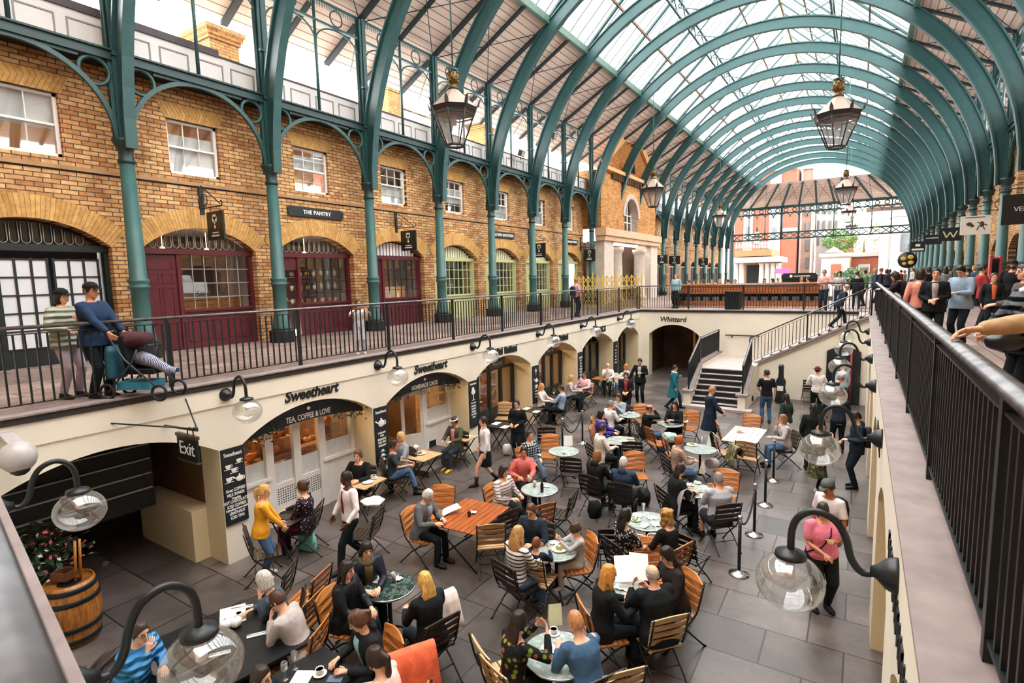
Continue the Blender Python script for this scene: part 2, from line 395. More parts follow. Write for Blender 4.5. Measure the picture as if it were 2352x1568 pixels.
for x in (sx0-.13, sx1+.13):
    cap.bar((x, 21.0, .55), (x, 22.5, zl+.17), .26, .06); cap.box(x-.2, x+.2, 20.55, 21.05, .54, .6)
    sd.prism([(20.6, 0), (24 if x > -5 else YF, 0), (24 if x > -5 else YF, zl+.14), (22.5, zl+.14), (21.0, .54), (20.6, .54)], lambda u, w, d: (x+d, u, w), -.13, .13)
cap.box(sx0-.26, sx0, 22.5, YF, zl+.14, zl+.2)
obj('coping', cap, STONE, t); obj('side_wall', sd, CREAM, t)
g = MB().tube([(-5.2, YF-.08, zl+.95), (-3.75, YF-.08, zl+.95)], .025); 
for x in (-4.9, -4.1): g.ball((x, YF-.05, zl+.88), .04)
obj('wall_handrail', g, BLACK, t)
railing('sloping black handrail with bars up the upper flight of the stairs', (sx1-.1, 23.6, zl+.07), (XR+.05, 23.6, ZT+.04), h=1.05, near=(0, 20, 4))
railing('short black railing on the left side of the lower stair flight', (sx0-.13, 20.85, .6), (sx0-.13, 22.5, zl+.18), h=1.02, step=.1, near=(0, 20, 4))
railing('black railing on the right side of the lower stair flight', (sx1+.13, 20.85, .6), (sx1+.13, 22.5, zl+.18), h=1.02, step=.1, near=(0, 20, 4))
railing('short level black railing beside the stair landing above the dark doorway', (sx0-.13, 22.55, zl+.2), (sx0-.13, YF-.3, zl+.2), h=1.02, step=.1, near=(0, 20, 4))
# ------------------------------------------------------------------ closing walls of the basement shops, seen through the arches
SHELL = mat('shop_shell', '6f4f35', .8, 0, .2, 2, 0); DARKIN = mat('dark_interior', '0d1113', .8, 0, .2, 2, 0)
mb = MB(); mb.box(XL-4.4, XL-4.3, 5.1, YF, 0, 3.2); mb.box(XL-4.4, XL-.72, 5.1, YF, 2.9, 3.1)
for k in range(1, 8): mb.box(XL-4.3, XL-.72, 5.02+3.58*(k-1), 5.12+3.58*(k-1), 0, 3.1)
struct('wall_shop_back', mb, SHELL)
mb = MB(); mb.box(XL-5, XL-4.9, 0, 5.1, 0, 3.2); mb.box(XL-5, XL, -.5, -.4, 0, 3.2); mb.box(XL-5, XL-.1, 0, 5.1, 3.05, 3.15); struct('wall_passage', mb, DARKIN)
mb = MB()
for k in range(4):
    p = MB(); mb.box(XL-1.15, XL-1.1, 1.0, 4.3, 1.45+.26*k, 1.47+.26*k)
struct('trim_4', mb, mat('pale_line', '9a9a96', .5, 0, .1, 4, 0))
struct('wall_boards', MB().box(XL-1.3, XL-1.16, .9, 4.35, 1.1, 3.0).box(XL-3.3, XL-3.2, -.4, 5.1, 0, 3), MATBLK)
struct('trim_5', MB().prism([(XL-2.6, 0), (XL-.6, 0), (XL-.6, .95), (XL-2.6, .95)], lambda u, w, d: (u, 4.66+d, w), 0, .6), CREAM2)
mb = MB(); mb.box(-9.0, -6.2, YF+3, YF+3.1, 0, 3.1); mb.box(-9.1, -9.0, YF+.5, YF+3.1, 0, 3.1); mb.box(-6.2, -6.1, YF+.5, YF+3.1, 0, 3.1); mb.box(-9.1, -6.1, YF+.4, YF+3.1, 3, 3.1)
struct('wall_passage_far', mb, mat('passage_brown', '4a3524', .8, 0, .3, 2, 0))
# ================================================================== the iron hall
colmeta = []
def make_column(xs):
    "one iron column standing on the terrace; xs = +1 rib bends towards +x"
    t = thing('iron_column', 'x', 'column')
    b = MB().lathe([(.36, 0), (.36, .33), (.33, .36), (.25, .36)], 8, M=Matrix.Rotation(PI/8, 4, 'Z'), smooth=False); obj('plinth', b, BLACK, t)
    sh = MB().lathe([(.25, .36), (.26, .42), (.24, .5), (.215, .7), (.2, .75), (.185, .8), (.185, 1.62), (.225, 1.66), (.225, 1.7), (.19, 1.74), (.225, 1.8), (.225, 1.84), (.18, 1.88), (.145, 4.55)], 20)
    obj('shaft', sh, mat('column_teal', '375f5d', .45, 0, .12, 3, .08), t)
    cp = MB().lathe([(.145, 4.45), (.18, 4.48), (.18, 4.53), (.15, 4.57), (.15, 4.72), (.17, 4.78), (.23, 4.9), (.25, 4.93), (.25, 4.99), (.2, 5.0)], 20); obj('capital', cp, IRON_D, t)
    p = MB(); h0, h1 = 4.99, 10.2
    p.box(-.1, .1, -.13, .13, h0, h1); p.box(-.14, .14, -.05, .05, h0, h1)
    for z in (6.75, 8.0): p.box(-.16, .16, -.15, .15, z, z+.06)
    obj('pier', p, IRON, t); obj('downpipe', MB().tube([(-.02*xs, -.17, h0), (-.02*xs, -.17, h1)], .05), IRON_D, t)
    return t
cL, cR = make_column(1), make_column(-1); first = {1: cL, -1: cR}; used = set()
for side, x, idx in ((1, XC, [0, 1, 2, 3, 4, 5, 6, 7, 11, 12, 13, 14, 15, 16, 17, 18]), (-1, XCR, range(4, 19))):
    for n, i in enumerate(idx):
        if side == 1: lb = f'{ORD[n]} teal iron column of the left arcade, counted from the camera' if i < 8 else f'slim teal iron column of the left arcade, {ORD[i-11]} beyond the brick pavilion'
        else: lb = f'teal iron column of the right arcade, {ORD[n]} from the right edge'
        if side in used: o = dup(first[side], (x, yc(i), ZT), 0, lb)
        else: o = first[side]; o.location = (x, yc(i), ZT); o['label'] = lb; used.add(side)
        o['group'] = 'iron columns of the ' + ('left' if side == 1 else 'right') + ' arcade'
# ---- one arch rib right across the hall
def rib_pt(a, r=9.25, zc=8.05): return (XM-r*math.cos(a), zc+r*math.sin(a))
def make_rib():
    t = thing('arch_rib', 'x', 'arch')
    N = 44; web, fl = MB(), MB()
    for m, r0, r1, w in ((web, 9.02, 9.45, .09), (fl, 8.96, 9.03, .24), (fl, 9.44, 9.5, .24)):
        rings = []
        for k in range(N+1):
            a = PI*k/N; q = []
            for r, yy in ((r0, -w/2), (r1, -w/2), (r1, w/2), (r0, w/2)):
                px, pz = rib_pt(a, r); q.append((px-XM, yy, pz))
            rings.append(q)
        m.loft(rings, False)
    obj('web', web, IRON, t); obj('flange', fl, IRON, t)
    return t
GX, GZ, RIDGE = 6.23, 15.27, 21.3        # glass edge half width, height, ridge height
def slope_z(f): return GZ+(RIDGE-GZ)*f   # f 0 at the edge, 1 at the ridge
rib = make_rib()
raf = MB()
for s in (-1, 1): raf.bar((s*GX, 0, GZ+.08), (0, 0, RIDGE-.02), .09, .16, (0, 1, 0))
for s in (-1, 1): raf.bar((s*3.1, 0, slope_z(.5)-.55), (s*.2, 0, RIDGE-.7), .05, .07, (0, 1, 0)); raf.tube([(s*3.1, 0, slope_z(.5)-.6), (s*1.4, 0, 17.1)], .03, 6); raf.tube([(s*5.9, 0, GZ+.4), (s*4.4, 0, 16.2)], .03, 6)
obj('rafter', raf, IRON, rib)
for s in (-1, 1): 
    tmb = MB().bar((s*11.05, 0, 12.48), (s*GX, 0, GZ-.12), .09, .2, (0, 1, 0)) 
    obj('timber_rafter', tmb, mat('rafter_dark', '17292c', .5, 0, .15, 4, 0), rib)
for n, i in enumerate(range(0, 19)):
    lb = f'teal iron arch rib spanning the hall, {ORD[n]} from the camera'
    if n: dup(rib, (XM, yc(i), 0), 0, lb, 'arch ribs of the roof')
    else: rib.location = (XM, yc(i), 0); rib['label'] = lb; rib['group'] = 'arch ribs of the roof'
# ---- roof: glazing over the middle, boarded slopes outside it
YA, YB = -3.0, 71.6
for s in (-1, 1):
    mb = MB().add([(XM+s*GX, YA, GZ+.2), (XM+s*GX, YB, GZ+.2), (XM, YB, RIDGE+.15), (XM, YA, RIDGE+.15)], [(0, 1, 2, 3)])
    struct('roof_glazing', mb, ROOFGL)
gb = mat('glazing_bar', '4c5a58', .5, 0, .2, 5, 0); rust = mat('rusty_purlin', '6b4f3c', .6, 0, .3, 5, 0)
for s in (-1, 1):
    g = MB(); y = YA
    while y < YB: g.bar((XM+s*GX, y, GZ+.17), (XM, y, RIDGE+.1), .035, .045, (0, 1, 0)); y += SP/5
    struct('trim_6' if s < 0 else 'trim_7', g, gb)
    for f in (.25, .75):
        g = MB().bar((XM+s*GX*(1-f), YA, slope_z(f)+.05), (XM+s*GX*(1-f), YB, slope_z(f)+.05), .09, .12); o = struct('beam', g, rust)
    g = MB().bar((XM+s*GX, YA, GZ+.02), (XM+s*GX, YB, GZ+.02), .2, .3); struct('beam', g, mat('gutter_beam', '4f6a5f', .5, 0, .1, 4, 0))
    # lattice girder under the slope
    g = MB(); x = XM+s*GX*.5; zt = slope_z(.5)-.1; zb_ = zt-.75
    for z in (zt, zb_): g.bar((x, YA, z), (x, YB, z), .1, .1)
    y = yc(-2)
    while y < YB-1:
        for k in range(4):
            a, b = y+SP*k/4, y+SP*(k+1)/4; g.bar((x, a, zt if k % 2 else zb_), (x, b, zb_ if k % 2 else zt), .04, .05, (1, 0, 0))
        y += SP
    struct('beam', g, IRON_D)
struct('beam', MB().bar((XM, YA, RIDGE), (XM, YB, RIDGE), .12, .25), mat('ridge_beam', '6d6038', .5, 0, .2, 4, 0))
# timber slopes
def boards(name, order, w=.28):
    t = NT(name); co = t.coords('Object', order)
    b = t.n('ShaderNodeTexBrick', Scale=1., offset=.4); b.inputs['Brick Width'].default_value = 60; b.inputs['Row Height'].default_value = w; b.inputs['Mortar Size'].default_value = .009
    b.inputs['Color1'].default_value = lin('ecd9cc'); b.inputs['Color2'].default_value = lin('dcc4b5'); b.inputs['Mortar'].default_value = lin('8a7263')
    t.l(co, b.inputs['Vector']); t.l(b.outputs[0], t.p.inputs['Base Color']); t.p.inputs['Roughness'].default_value = .6; t.bump(b.outputs[1], .4, .01); return t.m
BOARD = boards('roof_boards', 'yz', .135)
for s in (-1, 1):
    x0, z0, x1, z1 = XM+s*11.13, 12.58, XM+s*GX, GZ+.1
    mb = MB().add([(x0, YA, z0), (x1, YA, z1), (x1, YB, z1), (x0, YB, z0), (x0, YA, z0+.12), (x1, YA, z1+.12), (x1, YB, z1+.12), (x0, YB, z0+.12)], [(0, 1, 2, 3), (7, 6, 5, 4), (0, 3, 7, 4)])
    struct('roof_boarded_slope', mb, BOARD)
    g = MB()
    for i in range(-2, 19):
        y = yc(i)+SP/2
        if y < YB: g.bar((XM+s*11.05, y, 12.48), (XM+s*GX, y, GZ-.1), .08, .16, (0, 1, 0))
    struct('beam', g, mat('rafter_dark', '17292c', .5, 0, .15, 4, 0))
    g = MB()
    for i in range(-1, 18):   # crossed wind-brace rods and vertical stays under the slope
        a, b = yc(i), yc(i+1); xa, za, xb, zb_ = XM+s*9.3, 13.4, XM+s*6.6, 14.9
        g.tube([(xa, a, za), (xb, b, zb_)], .018, 5); g.tube([(xb, a, zb_), (xa, b, za)], .018, 5)
        g.tube([(xa, a, za), (XM+s*11.0, a+1.0, 12.45)], .015, 5)
    struct('trim_8' if s < 0 else 'trim_9', g, mat('rafter_dark', '17292c', .5, 0, .15, 4, 0))
# ---- arcade screens between the columns
def arc2(c, r, a0, a1, n, f): return [f(c[0]+r*math.cos(a0+(a1-a0)*k/n), c[1]+r*math.sin(a0+(a1-a0)*k/n)) for k in range(n+1)]
def make_spandrel():
    "cast-iron arch, spandrel rings and beam filling one bay; local x = along the bay, z up from the terrace"
    t = thing('arcade_spandrel', 'x', 'iron arch'); L = SP-.26; hw = L/2; f = lambda u, w: V((0, u, w))
    z0, zt = 5.0, 6.68
    obj('beam', MB().box(-.07, .07, -hw, hw, zt, zt+.16).box(-.13, .13, -hw, hw, zt+.16, zt+.2).box(-.1, .1, -hw, hw, zt-.03, zt), IRON_D, t)
    pts = [V((0, -hw*math.cos(PI*k/28)*.99, z0+(zt-z0-.05)*math.sin(PI*k/28))) for k in range(29)]
    m = MB()
    for a, b in zip(pts, pts[1:]): m.bar(a, b, .1, .085, (1, 0, 0))
    obj('arch', m, IRON, t)
    for s in (-1, 1):
        c = (s*(hw-.325), zt-.325); q = arc2(c, .285, 0, 2*PI, 24, f)
        obj('ring', MB().tube(q[:-1], .045, 8, closed=True), IRON, t)
        m = MB().bar(V((0, s*(hw-.03), z0)), V((0, s*(hw-.03), zt)), .08, .06, (1, 0, 0)); m.bar(V((0, s*(hw-.6), zt-.06)), V((0, s*.45, zt-.05)), .08, .05, (1, 0, 0)); obj('web_bar', m, IRON, t)
    return t
def make_screen():
    "the light frieze over the beam: two rails, rings, a mid strut and two small arches"
    t = thing('arcade_frieze', 'x', 'iron frieze'); hw = SP/2-.14; f = lambda u, w: V((0, u, w)); z0, z1, z2 = 6.88, 9.52, 10.12
    obj('rail', MB().box(-.04, .04, -hw, hw, z1, z1+.07), IRON, t); obj('rail', MB().box(-.05, .05, -hw, hw, z2, z2+.09), IRON, t)
    m = MB()
    k = -hw
    while k < hw: m.box(-.01, .01, k, k+.03, z2-.12, z2); k += .09
    obj('fringe', m, mat('fringe', '9b7f72', .6, 0, .1, 4, 0), t)
    obj('strut', MB().tube([(0, 0, z0), (0, 0, z2)], .045, 8), IRON, t)
    for c in (-hw/2, hw/2):
        obj('ring', MB().tube(arc2((c, (z1+z2)/2+.03), .23, 0, 2*PI, 20, f)[:-1], .025, 6, closed=True), IRON, t)
        obj('arch', MB().tube([V((0, c-hw/2*math.cos(PI*k/16), z1-.75+.72*math.sin(PI*k/16)**.7)) for k in range(17)], .026, 6), IRON, t)
    return t
sp0, sc0 = make_spandrel(), make_screen(); fs = set()
for side, x, idx in (('left', XC, [-1, 0, 1, 2, 3, 4, 5, 6, 10, 11, 12, 13, 14, 15, 16, 17]), ('right', XCR, list(range(4, 18)))):
    for n, i in enumerate(idx):
        for src, nm in ((sp0, 'iron arch with ringed spandrels'), (sc0, 'light iron frieze with rings')):
            lb = f'{nm}, {ORD[n]} bay of the {side} arcade'
            loc = (x, yc(i)+SP/2, ZT)
            if src.name in fs: dup(src, loc, 0, lb)
            else: src.location = loc; src['label'] = lb; fs.add(src.name)
for o in list(COL.objects):
    if o.name.startswith('arcade_spandrel'): o['group'] = 'iron arches of the arcades'
    if o.name.startswith('arcade_frieze'): o['group'] = 'iron friezes of the arcades'
# ---- far end: hipped boarded slope, frieze, lattice girder
ye0, ye1 = 71.6, 74.6
mb = MB().add([(XM-GX, ye0, GZ+.1), (XM+GX, ye0, GZ+.1), (XM+9.3, ye1+.6, 13.1), (XM-9.3, ye1+.6, 13.1), (XM-11.1, ye0, 12.58), (XM+11.1, ye0, 12.58)], [(0, 1, 2, 3), (0, 3, 4), (1, 5, 2)])
struct('roof_hip_end', mb, boards('roof_boards_end', 'xz', .27))
g = MB(); fz = MB()
for k in range(11):
    x = XM-9.2+18.4*k/10; xt = XM-GX+2*GX*k/10
    big = k == 3
    fz.bar((xt, ye0-.1, GZ), (x, ye1, 12.95), .3 if big else .1, .2, (1, 0, 0))
    fz.tube([(x, ye1, 9.15), (x, ye1, 12.95)], .16 if big else .06, 8)
    if k < 10: fz.tube([(xt, ye0-.1, GZ), (x+1.84, ye1, 12.95)], .02, 5); fz.tube([(xt+2*GX/10, ye0-.1, GZ), (x, ye1, 12.95)], .02, 5)
struct('beam', fz, IRON_D)
for z in (12.2, 12.85, 13.0, 9.1, 9.85): g.bar((XM-9.3, ye1, z), (XM+9.3, ye1, z), .16, .16)
for k in range(20):
    x = XM-9.2+18.4*(k+.5)/20; g.tube([V((x+.22*math.cos(2*PI*q/14), ye1, 12.53+.22*math.sin(2*PI*q/14))) for q in range(14)], .06, 5, closed=True)
    xa, xb = x-.46, x+.46; g.tube([(xa, ye1, 9.12), (xb, ye1, 9.83)], .05, 5); g.tube([(xa, ye1, 9.83), (xb, ye1, 9.12)], .05, 5)
    g.tube([V((x-.46*math.cos(PI*q/10), ye1, 11.65+.5*math.sin(PI*q/10)**.7)) for q in range(11)], .05, 5)
struct('beam', g, IRON_D)
for s in (-1, 1): struct('column', MB().box(XM+s*9.3-.2, XM+s*9.3+.2, ye1-.2, ye1+.2, ZT, 13), IRON_D)
# unseen wall added behind the camera to block sky light from that end
struct('wall_light_stop', MB().box(-17, 7.5, -3.4, -3.1, 0, 22), BR_X)
# ================================================================== upper brick facade on the left
MAROON = mat('maroon_paint', '581f27', .35, 0, .12, 5, .06); SAGE = mat('pale_green_paint', 'b9bd8a', .45, 0, .06, 5, .05); INK = mat('black_green_paint', '121b1d', .45, 0, .2, 5, .06)
SILV = mat('silver_bar', 'a9a6a3', .4, .3, .1, 6, 0); SASHW = mat('sash_white', 'e9e6e2', .5, 0, .04, 5, .03); BLIND = mat('blind_white', 'd5d6d8', .7, 0, .03, 5, .02)
DGLASS = mat('dark_pane', '1b2526', .08, 0, .3, 2, 0, spec=.8)
WARM = mat('warm_room', 'c9965a', .8, 0, .15, 2, 0); GLOW = mat('warm_light', 'ffd9a0', .5, 0, .02, 1, 0, emis=5.); GLOWW = mat('white_tube', 'ffffff', .5, 0, .01, 1, 0, emis=2.5)
WOODL = wood('light_counter_wood', 'b4773c', '7d4a20', 'y'); DWOOD = wood('dark_wood', '5c3a22', '33200f', 'y')
PB = PL(XB)
mbw, rvw = MB(), MB(); ops = []
for i in range(-2, 7):
    c = yc(i)+SP/2+.1; ops.append(opening(c, 1.5, ZT, 5.9, .58, .38, 18)); ops.append(opening(c if i >= 0 else c-.02, .65 if i >= 0 else .8, 7.83, 9.18, 0, .22))
wall_open(-5, yc(7)+.2, ZT, 9.98, ops, PB, mbw, rvw)
w = struct('wall_brick', mbw, BR_Y); obj('reveal', rvw, BR_Y, w)
struct('trim_10', MB().box(XB-.1, XB+.05, -5, yc(7)+.2, 7.57, 7.66), mat('brown_stone_band', 'a9855f', .8, 0, .15, 3, .1))
struct('trim_11', MB().box(XB-.1, XB+.02, -5, yc(7)+.2, 7.54, 7.57), MATBLK)
struct('trim_12', MB().box(XB-.3, XC+.05, -5, 75, 9.98, 10.1), MATBLK)  # soffit coloured black to carry the shade between beam and brick
for i in range(-1, 7):
    c = yc(i)+SP/2+.1
    o = arch_ring(c, 1.5, 5.9, .58, .5, PB, .012); me = o.mesh('arch'); o = obj('trim_%d' % (20+i), me, BR_ARCH); o['kind'] = 'structure'
    mb = MB(); mb.uv = []
    hw = .65 if i >= 0 else .8
    q = [(c-hw-.02, 9.18), (c+hw+.02, 9.18), (c+hw+.22, 9.58), (c-hw-.22, 9.58)]; mb.add([PB(u, z, -.01) for u, z in q], [(0, 1, 2, 3)]); mb.uv += [(0, 0), (1.3, 0), (1.3, .4), (0, .4)]
    o = obj('trim_%d' % (40+i), mb.mesh('lintel'), BR_ARCH); o['kind'] = 'structure'
# white panelled parapet above, with a dark coping
mb, pn, cpg = MB(), MB(), MB()
X2 = XC-.42
mb.box(X2-.2, X2, -5, 75, 10.04, 10.95); cpg.box(X2-.3, X2+.05, -5, 8.6, 10.95, 11.12); cpg.box(X2-.25, X2+.02, 8.6, 75, 10.95, 11.0)
for i in range(-2, 19):
    for k in range(4):
        y = yc(i)+.16+k*SP/4*.98; a, b = y+.08, y+SP/4-.14
        for z0, z1, y0, y1 in ((10.22, 10.25, a, b), (10.74, 10.77, a, b), (10.25, 10.74, a, a+.03), (10.25, 10.74, b-.03, b)): pn.box(X2, X2+.02, y0, y1, z0, z1)
w = struct('wall_parapet', mb, PARAPET); obj('moulding', pn, mat('parapet_groove', '8f8a8a', .6, 0, .05, 2, 0), w); obj('coping', cpg, mat('lead_coping', '4a4144', .6, 0, .2, 3, .1), w)
# ---- windows
def sash(n, c, hw, kind):
    x = XB-.16; t = MB()
    f = MB(); z0, z1 = 7.83, 9.18
    for a, b, p, q in ((c-hw, c-hw+.07, z0, z1), (c+hw-.07, c+hw, z0, z1), (c-hw, c+hw, z0, z0+.08), (c-hw, c+hw, z1-.06, z1)): f.box(x-.05, x+.05, a, b, p, q)
    w = struct(f'window_{n}', f, SASHW)
    zm = (z0+z1)/2; s1, s2 = MB(), MB()
    for s, za, zb, xx, off in ((s1, zm, z1, x+.01, 0), (s2, z0, zm+.05, x-.03, 0)):
        s.box(xx-.02, xx+.02, c-hw+.05, c+hw-.05, za, za+.05); s.box(xx-.02, xx+.02, c-hw+.05, c+hw-.05, zb-.05, zb)
        for k in (1, 2): u = c-hw+.06+(2*hw-.12)*k/3; s.box(xx-.015, xx+.015, u-.012, u+.012, za, zb)
        if kind in (2, 3, 4): s.box(xx-.015, xx+.015, c-hw+.05, c+hw-.05, (za+zb)/2-.01, (za+zb)/2+.01)
    obj('upper_sash', s1, SASHW, w); obj('lower_sash', s2, SASHW, w)
    obj('pane', MB().box(x-.012, x-.006, c-hw+.06, c+hw-.06, z0+.07, z1-.05), GLASS, w)
    back = x-.12
    if kind == 0: obj('blind', MB().box(back, back+.02, c-hw, c+hw, zm-.05, z1), BLIND, w)
    elif kind == 1: obj('blind', MB().box(back, back+.02, c-hw, c+hw, z0, z1-.32), BLIND, w)
    elif kind == 2: obj('blind', MB().box(back, back+.02, c-hw, c+hw, zm, z1-.2), BLIND, w)
    elif kind == 3: obj('blind', MB().box(back, back+.02, c-hw, c+hw, z0, zm), BLIND, w)
    elif kind == 4: obj('blind', MB().box(back, back+.02, c-hw, c+hw, z0+.45, z1-.3), BLIND, w)
for n, i in enumerate(range(-1, 7)):
    sash(n+1, yc(i)+SP/2+(.1 if i >= 0 else .08), .65 if i >= 0 else .8, [0, 1, 2, 3, 4, 3, 3, 3][n])
mb = MB(); mb.box(XB-2.2, XB-2.1, -5, 13.2, 7.3, 9.9); mb.box(XB-2.2, XB-.38, -5, 13.2, 9.6, 9.7); mb.box(XB-2.2, XB-.38, -5, 13.2, 7.2, 7.3); struct('wall_office', mb, mat('office_wall', 'd9b488', .8, 0, .1, 1, 0))
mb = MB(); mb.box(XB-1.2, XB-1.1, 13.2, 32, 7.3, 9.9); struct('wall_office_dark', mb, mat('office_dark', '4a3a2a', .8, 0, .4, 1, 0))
for k, (y, z) in enumerate(((7.9, 9.55), (4.4, 9.55), (11.6, 9.55))):
    tag(obj('ceiling_light', MB().box(XB-1.9, XB-1.2, y-.5, y+.1, z-.04, z), GLOWW), f'white strip light inside the {ORD[(1, 0, 2)[k]]} upper window from the left', 'ceiling light')
tag(obj('filing_cabinet', MB().box(XB-.95, XB-.45, 11.0, 11.55, 7.32, 8.45).box(XB-.44, XB-.42, 11.02, 11.53, 7.9, 7.92), mat('yellow_cabinet', 'e0a63a', .5, 0, .1, 3, 0)), 'yellow cupboard inside the open upper window above the pantry sign', 'cupboard')
# ---- shopfronts
def shopfront(i, col, kind, label):
    c = yc(i)+SP/2+.1; x = XB-.3; y0, y1 = c-1.5, c+1.5; zt = 5.86; t = thing('shopfront', label, 'shopfront', (x, c, ZT))
    L = lambda y: y-c
    f = MB(); sf = lambda x0, x1, a, b, z0, z1, m=f: m.box(x0, x1, L(a), L(b), z0-ZT, z1-ZT)
    ym = y0+.95
    sf(-.08, .08, y0, y0+.1, ZT, 5.9); sf(-.08, .08, y1-.1, y1, ZT, 5.9); sf(-.08, .08, ym-.05, ym+.05, ZT, zt)
    obj('frame', f, col, t)
    f = MB(); sf(-.1, .12, y0, y1, zt-.06, zt+.08, f); obj('transom', f, col, t)
    top = seg_arch(0, 1.5, 5.9-ZT, .58)
    fb = MB()
    if kind != 'green':
        k = y0+.12
        while k < y1-.15:
            u = L(k); h = min(top(u), top(u+.19))-.06; zb = zt+.09-ZT
            if h > zb+.1: fb.tube([(.0, u+.015, h)]+[(.0, u+.085-.075*math.cos(PI*q/6), zb+.085-.075*math.sin(PI*q/6)) for q in range(7)]+[(.0, u+.155, h)], .011 if kind != 'shutter' else .009, 5)
            k += .19
        obj('fanlight_bar', fb, SILV, t)
    else:
        k = y0+.1
        while k < y1-.12:
            u = L(k); h = min(top(u), top(u+.13))-.05; zb = zt+.09-ZT
            if h > zb+.03: fb.box(-.02, .02, u, u+.11, zb, h)
            k += .165
        obj('fanlight_slat', fb, mat('slat_paint', 'd9d8b8', .5, 0, .05, 5, .03) if i > 2 else SASHW, t)
    obj('fanlight_pane', MB().prism([(L(y0), zt-ZT)]+[(-1.5+3*k/14, top(-1.5+3*k/14)) for k in range(15)]+[(L(y1), zt-ZT)], lambda u, w, d: (-.05+d, u, w), 0, .006), GLASS if kind in ('cafe', 'pantry') else DGLASS, t)
    # door side
    d = MB(); pm = MB()
    if kind == 'pantry': sf(-.03, .03, y0+.1, ym-.05, 5.4, zt-.06, d); 
    else:
        sf(-.03, .03, y0+.1, ym-.05, ZT+.03, zt-.06, d)
        for za, zb in ((3.5, 4.0), (4.15, 4.95), (5.05, 5.3), (5.4, 5.7)):
            n = 2 if za < 5.3 else 1
            for q in range(n):
                a = y0+.2+q*.33; b = a+(.26 if n == 2 else .6)
                for u0, u1, v0, v1 in ((a, b, za, za+.02), (a, b, zb-.02, zb), (a, a+.02, za, zb), (b-.02, b, za, zb)): sf(.03, .045, u0, u1, v0, v1, pm)
        obj('panel_moulding', pm, col, t)
    obj('door', d, col, t)
    # window
    zs = 4.28
    if kind == 'shutter':
        zs = ZT+.4
        s = MB(); sf(-.06, .0, y0, y1, ZT, zs, s); obj('stall_riser', s, col, t)
        for q in range(2):
            a = ym+.02+q*.95; b = a+.9; p = MB(); sf(-.02, .0, a+.05, b-.05, zs, 5.6, p); obj('frosted_pane', p, mat('frosted', 'd8dce0', .5, 0, .03, 4, 0), t)
            g = MB()
            for k in range(4): u = a+.03+(b-a-.06)*k/3; sf(-.03, .03, u-.022, u+.022, zs, 5.65, g)
            for k in range(6): z = zs+(5.62-zs)*k/5; sf(-.03, .028, a, b, z-.015, z+.015, g)
            obj('glazing_bar', g, col, t)
    else:
        g = MB(); n, m = (6, 4)
        for k in range(1, n): u = ym+.05+(y1-.1-ym-.05)*k/n; sf(-.015, .015, u-.009, u+.009, zs, zt-.06, g)
        for k in range(1, m): z = zs+(zt-.06-zs)*k/m; sf(-.015, .015, ym, y1-.1, z-.01, z+.01, g)
        obj('glazing_bar', g, mat('sage_bar', 'c5c898', .45, 0, .05, 5, 0) if kind == 'green' and i > 2 else INK if kind == 'pantry' else SILV if kind == 'cafe' else INK, t)
        p = MB(); sf(-.03, -.024, ym+.05, y1-.1, zs, zt-.06, p); obj('pane', p, GLASS, t)
        s = MB(); sf(-.06, .05, ym+.05, y1-.1, ZT, zs, s); obj('stall_riser', s, col, t)
        q = MB(); w = (y1-.1-ym-.05)/3
        for k in range(3):
            a = ym+.05+w*k+.07; b = a+w-.14
            for u0, u1, v0, v1 in ((a, b, ZT+.2, ZT+.22), (a, b, zs-.16, zs-.14), (a, a+.02, ZT+.2, zs-.14), (b-.02, b, ZT+.2, zs-.14)): sf(.05, .066, u0, u1, v0, v1, q)
        obj('riser_moulding', q, col, t)
        q = MB(); sf(-.06, .1, ym+.05, y1-.1, zs, zs+.07, q); obj('window_sill', q, col, t)
    return t
shopfront(-1, INK, 'shutter', 'black shuttered shopfront with frosted white panes behind the capped couple')
shopfront(0, MAROON, 'cafe', 'maroon shopfront with the coffee machine in its window')
shopfront(1, MAROON, 'pantry', 'maroon shopfront stocked with bread and jars under the black oblong sign')
shopfront(2, MAROON, 'green', 'maroon shopfront with white fanlight slats and a warm lit window')
for k, i in enumerate(range(3, 7)): shopfront(i, SAGE, 'green', f'pale green shopfront, {ORD[k]} from the maroon shops towards the brick pavilion')
mb = MB()
mb.box(XB-3.0, XB-2.9, yc(0)+.1, yc(3)+.2, ZT, 7.0); mb.box(XB-3.0, XB-.45, yc(0)+.1, yc(3)+.2, 6.5, 6.6)
for i in (0, 1, 2, 3): mb.box(XB-3, XB-.4, yc(i)+.05, yc(i)+.15, ZT, 6.6)
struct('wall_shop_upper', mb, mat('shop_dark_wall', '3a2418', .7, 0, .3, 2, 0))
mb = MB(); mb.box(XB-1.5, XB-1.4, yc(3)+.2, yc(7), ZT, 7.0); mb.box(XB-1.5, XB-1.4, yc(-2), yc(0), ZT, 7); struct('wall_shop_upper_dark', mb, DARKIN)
for k, y in enumerate((yc(0)+1.5, yc(0)+2.7, yc(1)+1.0, yc(1)+2.4, yc(2)+1.6, yc(2)+2.6)):
    tag(obj('pendant_light', MB().ball((0, 0, 0), .07, 10).tube([(0, 0, .05), (0, 0, .5)], .008, 5), GLOW, None, (XB-1.3, y, 6.0)), 'small warm pendant light behind a maroon shop window', 'pendant light', 'pendant lights in the maroon shops')
